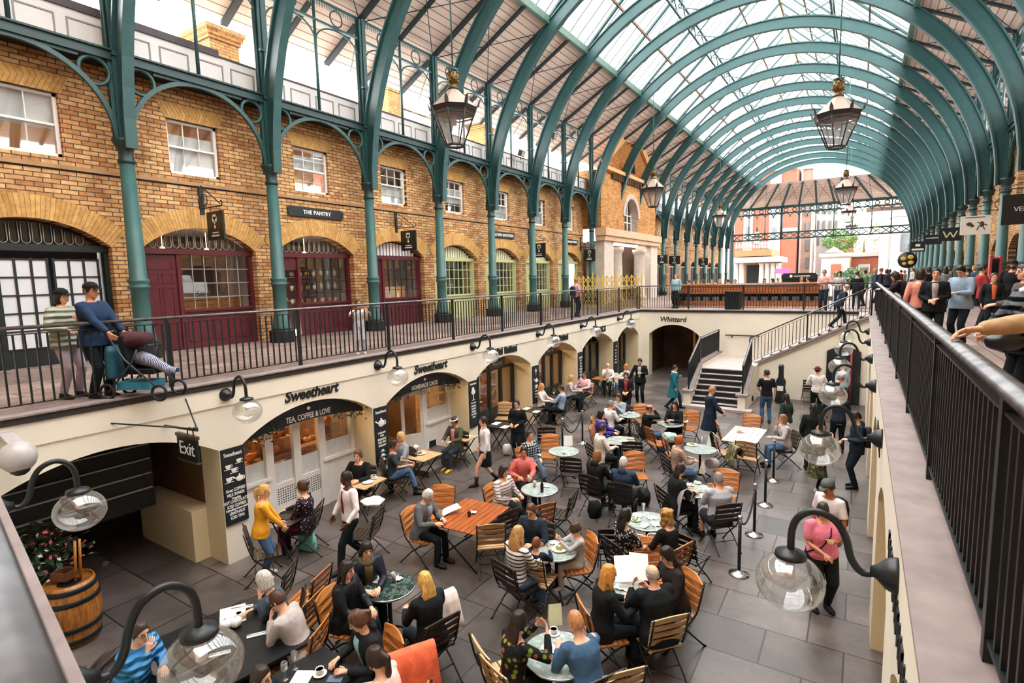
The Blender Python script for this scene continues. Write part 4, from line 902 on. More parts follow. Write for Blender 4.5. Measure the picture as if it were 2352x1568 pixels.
# ------------------------------------------------------------------ the basement shopfronts
def prismX(mb, pts, x0, x1): return mb.prism(pts, lambda u, w, d: (d, u, w), x0, x1)
PUMP = mat('pumpkin_orange', 'e5751f', .45, 0, .12, 6, .1); CARAMEL = mat('display_amber', 'c98442', .6, 0, .45, 5, .1)
def tea_front(c, hw, kind):
    x = XL-.72; t = thing('shopfront', 'white tea shopfront with four tall panes hung with a dark garland' if kind == 0 else 'white tea shopfront with its panelled door standing open', 'shopfront', (x, c, 0)); top = seg_arch(0, hw, 2.1, .48)
    f = MB(); us = [-hw, -.62, 0.02, .66, hw] if kind == 0 else [-hw, -hw+.48, .48, hw]
    for u in us[:-1] if 0 else us: f.box(-.05, .06, max(-hw, u-.085), min(hw, u+.085), .0, top(min(hw-.05, max(-hw+.05, u)))-.05)
    obj('frame', f, SASHW, t)
    rs = MB(); ms = MB()
    for a, b in zip(us, us[1:]):
        if kind == 1 and a < -.5 and b > .3: continue
        low = 1.0 if (a == us[0] or b == us[-1]) else .85
        rs.box(-.04, .03, a, b, 0, low); rs.box(-.04, .1, a, b, low, low+.06) if (a == us[0] or b == us[-1]) else None
        ms.box(-.03, -.01, a+.09, b-.09, low, low+.42)
    obj('stall_riser', rs, SASHW, t); obj('frosted_panel', ms, mat('marbled_panel', 'd4d6d6', .4, 0, .08, 6, 0), t)
    lt = MB()
    for u in ((-.3, .34) if kind == 0 else ()):
        for a in range(9):
            for b in range(7): lt.box(.03, .036, u-.24+a*.055, u-.215+a*.055, .42+b*.05, .44+b*.05)
    obj('vent_grille', lt if kind == 0 else MB().box(.03, .04, .6, .9, .2, .5), INK, t)
    obj('pane', MB().box(-.02, -.014, -hw+.05, (hw if kind == 0 else -hw+.5)-.05, .9, 2.1), GLASS, t)
    if kind: obj('pane', MB().box(-.02, -.014, .5, hw-.05, .9, 2.1), GLASS, t)
    fa = []
    n = 16
    for k in range(n+1): u = -1.02*hw*.98+2.0*hw*.98*k/n; fa.append((max(-hw, min(hw, u)), top(max(-hw, min(hw, u)))-.02))
    lo = [(u, min(w-.05, 2.02+.14*(1-(u/hw)**2))) for u, w in reversed(fa)]
    obj('fascia', prismX(MB(), fa+lo, .43, .48), mat('fascia_slate', '1f2a33', .5, 0, .1, 4, 0), t)
    text('lettering', 'TEA, COFFEE & LOVE' if kind == 0 else 'HOMEMADE CAKES', .16, (.484, .05, 2.24), ROT_L, WHT, t, .002, 0, off=.003, sx=.72)
    m = MB().ball((.486, .05, 2.4), .045, 10, None, .05, 1, .8); obj('cup_motif', m, WHT, t)
    g = MB(); rnd = random.Random(kind+3)
    for k in range(420):
        u = rnd.uniform(-hw+.05, hw-.02); zc = min(top(u)-.06, 2.0+.2*(1-(u/hw)**2))+rnd.gauss(0, .06)+(rnd.uniform(-.1, .15) if abs(u) > .8 else 0)
        if abs(u-.05) < .6 and zc > 2.06: continue
        a = rnd.uniform(0, 6.3); l = .06; x1 = rnd.uniform(.44, .56)
        g.add([(x1, u, zc), (x1+.02, u+l*math.cos(a)*.5-.02*math.sin(a), zc+l*math.sin(a)*.5+.02*math.cos(a)), (x1+.03, u+l*math.cos(a), zc+l*math.sin(a)), (x1, u+l*math.cos(a)*.5+.02*math.sin(a), zc+l*math.sin(a)*.5-.02*math.cos(a))], [(0, 1, 2, 3)])
    o = obj('garland', g, mat('garland_leaf', '1d2b22', .6, 0, .6, 20, 0), t)
    return t
tea_front(6.9, 1.55, 0)
t = tea_front(10.47, 1.57, 1)
d = MB(); d.box(-.02, .02, 0, .62, .02, .82); d.box(-.02, .02, 0, .09, .82, 2.0); d.box(-.02, .02, .53, .62, .82, 2.0); d.box(-.02, .02, 0, .62, 1.88, 2.0)
dr = obj('door', d, SASHW, t); dr.location = (.04, .42, 0); dr.rotation_euler = (0, 0, R(150)); lt = MB()
for a in range(7):
    for b in range(8): lt.box(.02, .028, .16+a*.05, .18+a*.05, .3+b*.045, .32+b*.045)
obj('vent_grille', lt, INK, dr); obj('handle', MB().ball((.05, .55, .98), .03, 8), GOLD, dr); obj('pane', MB().box(-.004, .004, .08, .55, .82, 1.9), GLASS, dr)
tag(obj('door_step', MB().box(XL-.75, XL+.28, 9.95, 11.5, 0, .16), mat('step_brown', '5f5650', .7, 0, .15, 5, .1)), 'lower dark stone step at the open tea shop door', 'step', 'steps at the tea shop door'); tag(obj('door_step', MB().box(XL-.75, XL-.1, 10.0, 11.4, .16, .32), mat('step_brown', '5f5650', .7, 0, .15, 5, .1)), 'upper dark stone step at the open tea shop door', 'step', 'steps at the tea shop door')
for c, w_ in ((6.9, 2.8), (10.9, 1.6), (14.0, 2.6), (17.4, 2.6)):
    tag(obj('ceiling_light', MB().box(XL-2.8, XL-2.0, c-w_*.4, c+w_*.4, 2.84, 2.88), mat('shop_light', 'ffcf92', .5, 0, .02, 1, 0, emis=9.)), 'warm ceiling light inside a basement shop', 'ceiling light', 'ceiling lights inside the basement shops')
def pumpkin(x, y, z, r, label, face=False, hang=False):
    t = thing('pumpkin', label, 'pumpkin', (x, y, z), 0, 'pumpkins of the tea shops'); m = MB(); n = 20; prof = []
    for i in range(9):
        a = PI*i/8; prof.append([(r*math.sin(a)*(1+.07*math.cos(8*2*PI*k/n*1.25))*math.cos(2*PI*k/n), r*math.sin(a)*(1+.07*math.cos(10*2*PI*k/n))*math.sin(2*PI*k/n), r*.8-r*.8*math.cos(a)) for k in range(n)])
    m.loft(prof); obj('body', m, PUMP, t); obj('stem', MB().tube([(0, 0, r*1.5), (.01, .01, r*1.8)], r*.12, 6), mat('stem_green', '5b5a2a', .7, 0, .2, 8, 0), t)
    if face:
        f = MB(); 
        for u in (-.35, .35): f.ball((r*.93, u*r, r*1.0), r*.16, 8, None, .5)
        f.tube([(r*.97-.25*r*abs(q/4)**2, q/4*r*.5, r*.55+r*.2*abs(q/4)) for q in range(-4, 5)], r*.05, 5); obj('face', f, INK, t)
xd = XL-.95
for k, (y, z, r_, lb, fc) in enumerate(((5.62, 1.43, .13, 'grinning pumpkin in the leftmost pane of the first tea shop', 1), (6.05, 1.43, .1, 'small pumpkin next to the grinning one', 0), (6.55, 1.42, .12, 'pumpkin low in the second pane of the first tea shop', 0), (6.62, 1.72, .1, 'pumpkin on the upper step of the second pane', 0), (7.95, 1.75, .1, 'pumpkin high in the rightmost pane of the first tea shop', 0))): pumpkin(xd, y, z, r_, lb, fc)
for k, (y, z) in enumerate(((9.2, 2.02), (9.08, 1.66), (9.12, 1.36))): pumpkin(XL-.45, y, z, .115, f'hanging grinning pumpkin by the open tea shop door, {("top", "middle", "lowest")[k]} of three', 1)
cord = MB().tube([(XL-.45, 9.12, 1.3), (XL-.45, 9.12, 2.42)], .008, 5); tag(obj('garland_cord', cord, INK), 'dark cord holding the three grinning pumpkins', 'cord')
tag(obj('display_table', MB().box(XL-1.35, XL-.8, 5.45, 8.4, 1.36, 1.42).box(XL-1.3, XL-.95, 6.3, 7.0, 1.42, 1.71).box(XL-1.2, XL-.85, 7.75, 8.2, 1.42, 1.74), WOODL), 'wooden display table of sweets behind the first tea shop panes', 'display table')
rnd = random.Random(5)
for k in range(26):
    y = 5.5+2.85*k/26+rnd.uniform(-.02, .02); 
    if 6.3 < y < 7.0 or 7.72 < y < 8.22: z = 1.71 if y < 7.1 else 1.745
    else: z = 1.425
    tag(obj('cake', MB().lathe([(.055, 0), (.06, .05), (.035, .09), (.0, .1)], 10), mat('cake_%d' % (k % 4), ('c9772f', '8a3a22', 'e6c486', 'd9a04a')[k % 4], .6, 0, .3, 20, .2), None, (XL-1.12, y, z)), 'small cake on the display behind the tea shop panes', 'cake', 'cakes in the tea shop display')
tag(obj('price_card', MB().box(0, .01, -.12, .12, 0, .26), INK, None, (XL-.84, 6.32, 1.42)), 'black price card at the foot of the pumpkin display', 'card')
tag(obj('cake_cabinet', MB().box(XL-1.1, XL-.85, 11.05, 12.0, .3, 1.15).box(XL-1.1, XL-1.05, 11.05, 12.0, 1.15, 2.0).box(XL-1.1, XL-.85, 11.05, 12.0, 1.42, 1.45).box(XL-1.1, XL-.85, 11.05, 12.0, 1.7, 1.73), mat('cabinet_amber', 'c98f4a', .5, 0, .35, 4, 0, emis=.12)), 'lit amber cake cabinet behind the right pane of the second tea shop', 'cabinet')
tag(obj('counter', MB().box(XL-2.6, XL-2.0, 9.3, 10.8, .2, 1.3), WOODL), 'wooden counter deep inside the second tea shop', 'counter')
def wine_front(c, hw, n, label, fascia, litpane):
    x = XL-.72; t = thing('shopfront', label, 'shopfront', (x, c, 0)); top = seg_arch(0, hw, 2.1, .48); col = mat('charcoal_joinery', '232b2d', .45, 0, .12, 4, .05)
    f = MB(); us = [-hw+.05, -.55, .1, .75, hw-.05]
    for u in us: f.box(-.05, .05, u-.05, u+.05, 0, top(u)-.05)
    for a, b in zip(us, us[1:]):
        f.box(-.035, .035, a, b, 0, .1); f.box(-.03, .03, a, b, .1, .72); f.box(-.035, .035, a, b, .72, .8)
    f.box(-.04, .04, -hw+.05, hw-.05, 2.02, 2.1); obj('frame', f, col, t)
    obj('pane', MB().box(-.01, -.004, -hw+.06, hw-.06, .8, 2.05), GLASS, t)
    if fascia:
        obj('fascia', MB().box(.06, .1, .0, .92, 2.08, 2.38), mat('fascia_grey', '4d5154', .5, 0, .1, 4, 0), t); text('lettering', 'Wine Hall', .17, (.104, .46, 2.22), ROT_L, WHT, t, .002, sx=.8)
    if litpane: 
        for u in ((-.9, -.25) if n < 2 else (.4,)): obj('glow_panel', MB().box(-.3, -.28, u-.22, u+.22, 1.1, 1.95), mat('glow_panel_amber', 'e0a256', .6, 0, .3, 4, 0, emis=.4), t)  # glowing panels stand in for warm-lit panes; the last is an orange poster
    return t
wine_front(14.0, 1.54, 0, 'charcoal wine bar front with warm light in its panes, first of two', 1, 1)
wine_front(17.58, 1.51, 1, 'charcoal wine bar front behind the couple at the herb table, second of two', 1, 1)
wine_front(21.17, 1.56, 2, 'dark glazed shopfront under the fifth arch of the left wall', 0, 0)
wine_front(24.72, 1.36, 3, 'dark glazed shopfront with an orange panel under the last arch', 0, 1)
pumpkin(XL-.85, 16.9, 1.05, .16, 'big yellow pumpkin in the window of the second wine bar')
struct('trim_15', MB().box(-6.95, -6.86, YF+1.2, YF+1.35, 0, 2.9), mat('amber_pole', 'c9922f', .5, 0, .1, 3, 0))
# door in the wall beneath the upper stair flight
t = thing('doorway', 'black arched door in the wall under the upper stair flight', 'door', (-.45, 23.48, 0)); top = seg_arch(0, .48, 1.95, .12)
obj('frame', MB().prism([(-.55, 0), (-.55, 1.98)]+[(-.48+.96*k/8, top(-.48+.96*k/8)+.08) for k in range(9)]+[(.55, 1.98), (.55, 0)], lambda u, w, d: (u, d, w), -.06, 0), INK, t)
obj('panel', MB().prism([(-.4, 0), (-.4, 1.9), (.4, 1.9), (.4, 0)], lambda u, w, d: (u, d, w), -.09, -.061), mat('door_black', '172022', .3, 0, .2, 3, 0), t)
obj('pipe', MB().tube([(.25, -.12, 0), (.25, -.12, 2.0)], .035, 8), mat('red_pipe', '9a2a33', .4, 0, .1, 4, 0), t)
# lettering along the right wall, seen almost edge-on
for k, (y0, n_) in enumerate(((3.3, 15), (8.2, 9))):
    m = MB()
    for q in range(n_):
        a = y0+q*.14; m.box(XR-.012, XR, a, a+.03, 2.55, 2.78); m.box(XR-.012, XR, a, a+.1, 2.55+(q % 3)*.09, 2.59+(q % 3)*.09); m.box(XR-.012, XR, a+.08, a+.1, 2.6, 2.74)
    o = obj('wall_lettering', m, INK); tag(o, f'black raised lettering along the right wall, {("closer", "further")[k]} of two runs', 'lettering')
# ================================================================== people
BAKE = []     # (object, voxel size, extra geometry) : welded into one smooth skin at the end
def vox(name, mb, m, parent, size, extra=None, smooth=6):
    o = obj(name, mb, m, parent)
    r = o.modifiers.new('weld', 'REMESH'); r.mode = 'VOXEL'; r.voxel_size = size; r.use_smooth_shade = True
    s = o.modifiers.new('relax', 'SMOOTH'); s.factor = .5; s.iterations = smooth
    BAKE.append((o, extra)); return o
def limb(mb, pts, rs, n=10, flat=1.0, up=None, capa=True, capb=True):
    "tapering limb with rounded (or cut) ends"
    P = [V(p) for p in pts]; Q, W = [], []
    d0 = (P[1]-P[0]).normalized(); d1 = (P[-1]-P[-2]).normalized()
    if capa:
        for a in (80, 55, 28): Q.append(P[0]-d0*rs[0]*math.sin(R(a))); W.append(rs[0]*math.cos(R(a)))
    Q += P; W += list(rs)
    if capb:
        for a in (28, 55, 80): Q.append(P[-1]+d1*rs[-1]*math.sin(R(a))); W.append(rs[-1]*math.cos(R(a)))
    return mb.tube(Q, W, n, True, None, flat, up)
def ring(c, X, Y, rx, ry, n=18, p=2.0):
    out = []
    for k in range(n):
        a = 2*PI*k/n; ca, sa = math.cos(a), math.sin(a)
        out.append(c+X*(rx*math.copysign(abs(ca)**(2/p), ca))+Y*(ry*math.copysign(abs(sa)**(2/p), sa)))
    return out
def ik(a, b, l1, l2, pole):
    d = b-a; L = max(min(d.length, (l1+l2)*.998), abs(l1-l2)+.02); d = d.normalized(); b2 = a+d*L
    x = (l1*l1-l2*l2+L*L)/(2*L); h = math.sqrt(max(l1*l1-x*x, 0)); p = V(pole); p = (p-d*p.dot(d))
    p = p.normalized() if p.length > 1e-5 else V((0, 0, 1)); return a+d*x+p*h, b2
SKIN = {'l': 'e6b193', 'm': 'cf9270', 't': 'a96c48', 'd': '5a3422'}
def skin(c): return mat('skin_'+c, SKIN[c], .5, 0, .06, 14, .05, .4)
def fab(col, rough=.85, pat=None):
    key = ('fab', col, pat)
    if key in _mats: return _mats[key]
    if pat is None:
        m = mat('cloth_'+col, col, rough, 0, .14, 9, .55, .25, .03); _mats[key] = m; return m
    t = NT('cloth_'+col+'_'+pat); p = t.p; p.inputs['Roughness'].default_value = rough; p.inputs['Specular IOR Level'].default_value = .25
    co = t.coords('Object'); nz = t.n('ShaderNodeTexNoise', Scale=9., Detail=3.); t.l(co, nz.inputs['Vector']); t.bump(nz.outputs[0], .5, .03)
    kind, c2 = pat.split(':')
    if kind in ('stripe', 'vstripe'):
        w = t.n('ShaderNodeTexWave', bands_direction='Z' if kind == 'stripe' else 'X', Scale=5.5 if kind == 'stripe' else 14., Distortion=.4); t.l(co, w.inputs['Vector'])
        o = t.ramp(w.outputs[0], [(.72, col), (.78, c2)] if kind == 'stripe' else [(.45, col), (.55, c2)])
    elif kind == 'dot':
        v = t.n('ShaderNodeTexVoronoi', Scale=22.); t.l(co, v.inputs['Vector']); o = t.ramp(v.outputs['Distance'], [(.2, c2), (.26, col)])
    elif kind == 'puff':
        w = t.n('ShaderNodeTexWave', bands_direction='Z', Scale=3.6, Distortion=1.2); t.l(co, w.inputs['Vector']); o = t.ramp(w.outputs[0], [(.0, c2), (.3, col)]); t.bump(w.outputs[0], .8, .05); p.inputs['Roughness'].default_value = .4
    elif kind == 'plaid':
        a = t.n('ShaderNodeTexWave', bands_direction='Z', Scale=5.); b = t.n('ShaderNodeTexWave', bands_direction='X', Scale=5.)
        for w in (a, b): t.l(co, w.inputs['Vector'])
        m1 = t.mix(.5, a.outputs[0], b.outputs[0]); o = t.ramp(m1, [(.25, '12202a'), (.5, col), (.8, c2)])
    else:   # floral / camouflage / leopard blotches
        v = t.n('ShaderNodeTexVoronoi', Scale=26. if kind == 'leo' else 13.); t.l(co, v.inputs['Vector']); n2 = t.n('ShaderNodeTexNoise', Scale=8. if kind == 'camo' else 16.); t.l(co, n2.inputs['Vector'])
        if kind == 'camo': o = t.ramp(n2.outputs[0], [(.4, col), (.46, c2), (.56, c2), (.6, '7d7a4a')], 'CONSTANT')
        else: o = t.mix(t.ramp(v.outputs['Distance'], [(.3, (1, 1, 1)), (.42, (0, 0, 0))]), col, t.mix(t.ramp(n2.outputs[0], [(.5, (0, 0, 0)), (.55, (1, 1, 1))]), c2, 'c23b4a' if kind == 'floral' else c2))
    t.l(o, p.inputs['Base Color']); _mats[key] = t.m; return t.m
def hairm(c):
    key = ('hair', c)
    if key in _mats: return _mats[key]
    t = NT('hair_'+c); co = t.coords('Object', None, (60, 60, 5)); n = t.n('ShaderNodeTexNoise', Scale=1.6, Detail=3., Distortion=.5); t.l(co, n.inputs['Vector'])
    l = lin(c)[:3]; t.l(t.ramp(n.outputs[0], [(.3, tuple(x*.45 for x in l)), (.7, tuple(min(1, x*1.3) for x in l))]), t.p.inputs['Base Color'])
    t.p.inputs['Roughness'].default_value = .45; t.bump(n.outputs[0], .5, .01); _mats[key] = t.m; return t.m
def person(label, loc, face, pose='sit', h=1.7, sk='l', hair=('short', '2b1d14'), top=('shirt', '1b2226', None), low=('trousers', '1d2226'), shoe='1a1a1a',
           lean=0., hl=None, hr=None, hy=0., hp=0., sit=.47, by='head', build=1., lod=1, extra=(), legs=None, gaze=None, cap=None, group=None, dep=None):
    """one figure. face: compass angle of the chest (0 = +x, 90 = +y). hl/hr: hand targets in the figure's own frame (x right, y forward, z up from the ground).
    by='head' puts the head over loc, by='feet' puts the pelvis over loc."""
    s = h/1.72; g = V((0, 0, 0)); X0, Z0 = V((1, 0, 0)), V((0, 0, 1)); b = build
    ph = {'sit': sit+.11*s, 'stand': .93*s, 'walk': .91*s, 'bend': .9*s}[pose]; pel = V((0, 0, ph))
    cl, sl = math.cos(lean), math.sin(lean); U = V((0, sl, cl)); Fd = V((0, cl, -sl))        # spine up and chest forward
    waist = pel+U*.17*s; chest = pel+U*.36*s; neck = pel+U*.53*s; sh = pel+U*.475*s
    HY, HP = hy, hp+lean*.55
    hf = V((-math.sin(HY)*math.cos(HP), math.cos(HY)*math.cos(HP), -math.sin(HP))); hx = V((math.cos(HY), math.sin(HY), 0)); hu = hx.cross(hf)
    hd = neck+(U*.07+hu*.08)*s+hf*.025*s                                             # head centre
    hip = [pel+V((q*.092*s*b, 0, -.04*s)) for q in (-1, 1)]
    if pose == 'sit':
        lg = legs or ((-.1, .44, .08), (.12, .40, .08)); ank = [V((x*s, y*s, max(z, .08*s))) for x, y, z in lg]; pole = V((0, .5, 1))
    elif pose == 'walk':
        lg = legs or ((-.08, .26, .08), (.09, -.28, .13)); ank = [V((x*s, y*s, z*s)) for x, y, z in lg]; pole = V((0, 1, .1))
    else:
        lg = legs or ((-.11, .03, .08), (.11, -.02, .08)); ank = [V((x*s, y*s, z*s)) for x, y, z in lg]; pole = V((0, 1, .1))
    knee = [None, None]
    for q in (0, 1):
        knee[q], ank[q] = ik(hip[q], ank[q], .43*s, .42*s, pole)
    shl = [sh+X0*(q*.178*s*(.6+.4*b)) for q in (-1, 1)]
    df = [V((-.25*s, .05*s, pel.z-.06*s)), V((.25*s, .05*s, pel.z-.06*s))] if pose != 'sit' else [V((-.13*s, .34*s, pel.z+.1*s)), V((.13*s, .34*s, pel.z+.1*s))]
    tg = [V(hl)*1 if hl else df[0], V(hr)*1 if hr else df[1]]; elb, wri = [0, 0], [0, 0]
    for q in (0, 1):
        elb[q], wri[q] = ik(shl[q], tg[q], .29*s, .26*s, V(((-1, 1)[q]*.7, -.55, -.75)))
    off = V((-hd.x, -hd.y, 0)) if by == 'head' else V((0, 0, 0))
    t = thing('person', label, 'person', (0, 0, 0), R(face-90), group)
    if dep: q_ = V((0, 0, EYE))+fw*dep+rt*((loc[0]-1176)/F_PX*dep); loc = (q_.x, q_.y, loc[2]); off = V((-hd.x, -hd.y, 0))
    elif by == 'pix': z_ = loc[2] if len(loc) > 2 else 0; q_ = at(loc[0], loc[1], z_+hd.z); loc = (q_.x, q_.y, z_); off = V((-hd.x, -hd.y, 0))
    t.location = V((loc[0], loc[1], loc[2] if len(loc) > 2 else 0))+Matrix.Rotation(R(face-90), 3, 'Z') @ off
    SK = skin(sk); m = MB()
    # --- body
    def torso(mb, e, z0, z1, flare=0.):
        prof = [(-.13, .125, .1), (-.06, .16, .112), (.02, .165, .115), (.12, .142, .1), (.2, .135, .098), (.3, .152, .112), (.38, .165, .117), (.44, .168, .105), (.485, .135, .085), (.515, .075, .062), (.545, .056, .056)]
        rg = []
        for z, rx, ry in prof:
            if z < z0 or z > z1: continue
            f = flare*max(0, .15-z); k = b if z < .44 else (.7+.3*b)
            bl = (b-1)*.12 if .0 < z < .35 else 0
            rx = max(rx, .158) if (e and z < .05) else rx; ry = max(ry, .112) if (e and z < .05) else ry
            rg.append(ring(pel+U*z*s+Fd*bl*.5*s, X0, Fd, (rx*k+e+f)*s, (ry*k+e+f+bl*.5)*s, 18, 2.3 if z < .45 else 2))
        mb.loft(rg)
    torso(m, 0, -.2, .6)
    nk = neck+U*.0*s; limb(m, [nk-U*.05*s, hd-hu*.04*s-hf*.02*s], [.058*s, .052*s])
    H = s*(.97 if h > 1.5 else 1.12)
    hprof = [(-.118, .022, .02, .05), (-.102, .04, .036, .045), (-.07, .056, .062, .024), (-.03, .067, .083, .008), (.005, .073, .094, 0), (.045, .0765, .098, -.004), (.08, .067, .086, -.007), (.104, .045, .058, -.008), (.117, .014, .018, -.008)]
    m.loft([ring(hd+hu*z*H+hf*yo*H, hx, hf, rx*H, ry*H, 16) for z, rx, ry, yo in hprof])
    for q in (0, 1):
        limb(m, [hip[q]+V((0, 0, .02*s)), hip[q].lerp(knee[q], .35), knee[q], knee[q].lerp(ank[q], .35), ank[q]], [.088*s*b, .078*s*b, .054*s, .053*s, .036*s])
        sd = (-1, 1)[q]
        limb(m, [shl[q]-X0*sd*.03*s, shl[q].lerp(elb[q], .4), elb[q], elb[q].lerp(wri[q], .35), wri[q]], [.048*s*b, .043*s*b, .037*s, .036*s, .026*s])
    ex = MB()
    # hands: palm, four bent fingers, thumb
    for q in (0, 1):
        sd = (-1, 1)[q]; d = (wri[q]-elb[q]).normalized(); n0 = V((-sd, .1, -.1)) if d.z < -.6 else V((-sd*.5, .2, -1)) if d.z < .4 else V((-sd*.6, -.6, 0))
        pn = (n0-d*n0.dot(d)).normalized(); wx = d.cross(pn).normalized(); w0 = wri[q]; hs = s*(1 if h > 1.5 else 1.05)
        m.loft([ring(w0+d*(z*hs), wx, pn, rx*hs, ry*hs, 10, 2.4) for z, rx, ry in ((-.02, .026, .022), (.015, .032, .019), (.05, .041, .016), (.085, .04, .013), (.095, .03, .008))])
        if lod:
            for k in range(4):
                l = (.066, .076, .072, .056)[k]*hs; p0 = w0+d*.085*hs+wx*((-.03+.02*k)*hs*1.0); c = .35+.12*k*(.5); dirs = []
                p = p0; pts = [p0-d*.015*hs]
                for seg, (fr, an) in enumerate(((.45, c), (.32, c+.45), (.23, c+.75))):
                    p = p+(d*math.cos(an)+pn*math.sin(an))*l*fr; pts.append(p)
                limb(ex, pts, [.0092*hs, .009*hs, .0082*hs, .0068*hs], 6)
            p0 = w0+d*.03*hs-wx*.03*hs; a = (d*.7-wx*.7+pn*.3).normalized(); limb(ex, [p0, p0+a*.035*hs, p0+(a*.05+d*.022)*hs], [.012*hs, .011*hs, .008*hs], 6)
    if lod:    # nose, ears, lips
        ex.loft([ring(hd+hf*y*H+hu*z*H, hx, hf, rx*H, ry*H, 8) for z, y, rx, ry in ((.02, .088, .007, .01), (-.005, .095, .01, .014), (-.028, .099, .016, .018), (-.038, .092, .012, .012))])
        for sd in (-1, 1):
            ex.loft([ring(hd+hx*sd*(.073+x)*H+hf*(-.012-.3*x)*H-hu*.008*H, hf, hu, r*H, r*1.7*H, 8) for x, r in ((-.006, .012), (.006, .019), (.014, .012))])
    vox('body', m, SK, t, .0135 if lod else .019, ex if lod else None, 4)
    if lod:
        for sd in (-1, 1):
            e = hd+hx*sd*.031*H+hf*.083*H+hu*.006*H; obj('eye', MB().loft([ring(e+hf*y*H, hx, hu, r*H, r*.55*H, 8) for y, r in ((-.008, .013), (.003, .012), (.007, .006))]), mat('eye_dark', '2a201c', .2, 0, .05, 5, 0), t)
        br = MB()
        for sd in (-1, 1): br.tube([hd+hx*sd*u*H+hf*(.093-.35*max(0, u-.03))*H+hu*(.027+w)*H for u, w in ((.014, 0), (.031, .005), (.048, -.002))], .0045*H, 5)
        obj('eyebrows', br, hairm(hair[1] if hair[0] != 'bald' else '3a2a20'), t)
        obj('mouth', MB().tube([hd+hx*u*H+hf*(.093-.12*abs(u)*6*.1)*H-hu*.063*H for u in (-.022, -.01, 0, .01, .022)], [.003*H, .0055*H, .006*H, .0055*H, .003*H], 6), mat('lips_'+sk, {'l': 'b5645a', 'm': '9c5648', 't': '7a4236', 'd': '45241d'}[sk], .45, 0, .05, 5, 0), t)
    # --- hair
    style, hc = hair[0], hair[1]
    if style != 'bald' or cap:
        hm = hairm(hc); m = MB(); n = 20; rows = 10; vs = []
        hlow = {'short': -.045, 'bald': .02, 'fringe': -.03, 'bob': -.1, 'balding': -.03}.get(style, -.06); thick = {'short': .012, 'balding': .008}.get(style, .017)
        rg = []
        for i in range(rows+1):
            th = PI*.5*(i/rows); z = .122*math.cos(th*1.0)
            rr = []
            for k in range(n):
                a = 2*PI*k/n; dy = math.sin(a); front = max(0, dy)      # dy = 1 at the face
                zz = .12-(.12-hlow)*(i/rows)**1.0
                hl_ = .075 if style in ('short', 'balding', 'bald', 'bun', 'pony') else .06
                if front > .35: zz = max(zz, hl_-(.09 if style == 'fringe' else .0)*1-(.06*(1-(front-.35)/.65)))
                rad = math.sqrt(max(0, 1-(max(zz, -.0)/.128)**2)) if zz > 0 else 1-.0*(zz)
                x, y = .0765*rad*math.cos(a), .098*rad*dy-.006
                l = math.hypot(x, y) or 1; kx = (l+thick)/l if rad > .05 else 1
                
                rr.append(hd+hx*x*kx*H+hf*y*kx*H+hu*(zz+(thick*.7 if rad < .7 else 0))*H)
            rg.append(rr)
        if style == 'balding': rg = rg[4:]
        if style == 'balding':
            for a in range(4): m.ball(hd+hf*(-.075+.012*a)*H+hu*(.03+.0*a)*H, .03*H, 8)
        m.loft(rg, caps=True)
        if style in ('long', 'wavy'):
            L = hair[2] if len(hair) > 2 else .34; bk = []
            for k, f in enumerate((0, .15, .35, .6, .8, 1.0)):
                dn = hu.lerp(V((0, 0, 1)), min(1, f*1.6)); c = hd+(hu*.03-dn*(L*f+.02)-hf*(.055+.03*min(1, f*2)))*H-Fd*(.03*f*H) 
                w = .082*(1+.25*math.sin(PI*f)) if f < .95 else .05
                bk.append(ring(c, hx, hf, w*H*(1.1 if style == 'wavy' else 1), (.05-.02*f)*H*(1.2 if style == 'wavy' else 1), 14, 2.2))
            m.loft(bk)
            if style == 'wavy' or L > .3:
                for sd in (-1, 1): limb(m, [hd+(hx*sd*.07+hf*.0+hu*.02)*H, hd+(hx*sd*.088-hu*.1+hf*.005)*H, hd+(hx*sd*.092-hu*.2+hf*.012)*H], [.028*H, .032*H, .02*H])
        if style == 'bob':
            m.loft([ring(hd+(hu*z-hf*.03)*H, hx, hf, rx*H, ry*H, 14) for z, rx, ry in ((.03, .085, .078), (-.04, .095, .075), (-.1, .092, .07), (-.13, .075, .055))])
        if style == 'pony':
            p0 = hd+(hu*.05-hf*.1)*H; L = hair[2] if len(hair) > 2 else .25; limb(m, [p0, p0-hf*.05*H-hu*.03*H, p0-hf*.06*H-V((0, 0, L*.5))*H, p0-hf*.03*H-V((0, 0, L))*H], [.03*H, .034*H, .036*H, .016*H])
        if style == 'bun': m.ball(hd+(hu*.075-hf*.1)*H, .045*H, 12)
        if style == 'curly':
            rnd = random.Random(len(label))
            for k in range(40): a, z = rnd.uniform(0, 6.28), rnd.uniform(-.13, .1); rr = .085+(.02 if z < .02 else 0); c = V((rr*math.cos(a), rr*math.sin(a)-.02, z)); 
            for k in range(46):
                a, z = rnd.uniform(2.7, 6.7), rnd.uniform(-.14, .1); rr = .09; m.ball(hd+(hx*rr*math.cos(a)+hf*(rr*math.sin(a)-.005)+hu*z)*H, .034*H, 8)
        vox('hair', m, hm, t, .011 if lod else .016, None, 2)
    if cap:
        c = MB(); c.loft([ring(hd+hu*z*H-hf*.005*H, hx, hf, rx*H, ry*H, 16) for z, rx, ry in ((.04, .092, .112), (.075, .09, .11), (.11, .075, .09), (.135, .04, .05), (.142, .006, .008))])
        if cap[0] == 'cap': c.loft([ring(hd+hu*(.045-.01*k)*H+hf*(.085+.045*k)*H, hx, hu, (.075-.012*k*k)*H, .006*H, 10) for k in (0, 1, 2)])
        if cap[0] == 'hat': c.loft([ring(hd+hu*z*H, hx, hf, r*H, r*1.15*H, 16) for z, r in ((.045, .09), (.04, .14), (.048, .142), (.055, .09))])
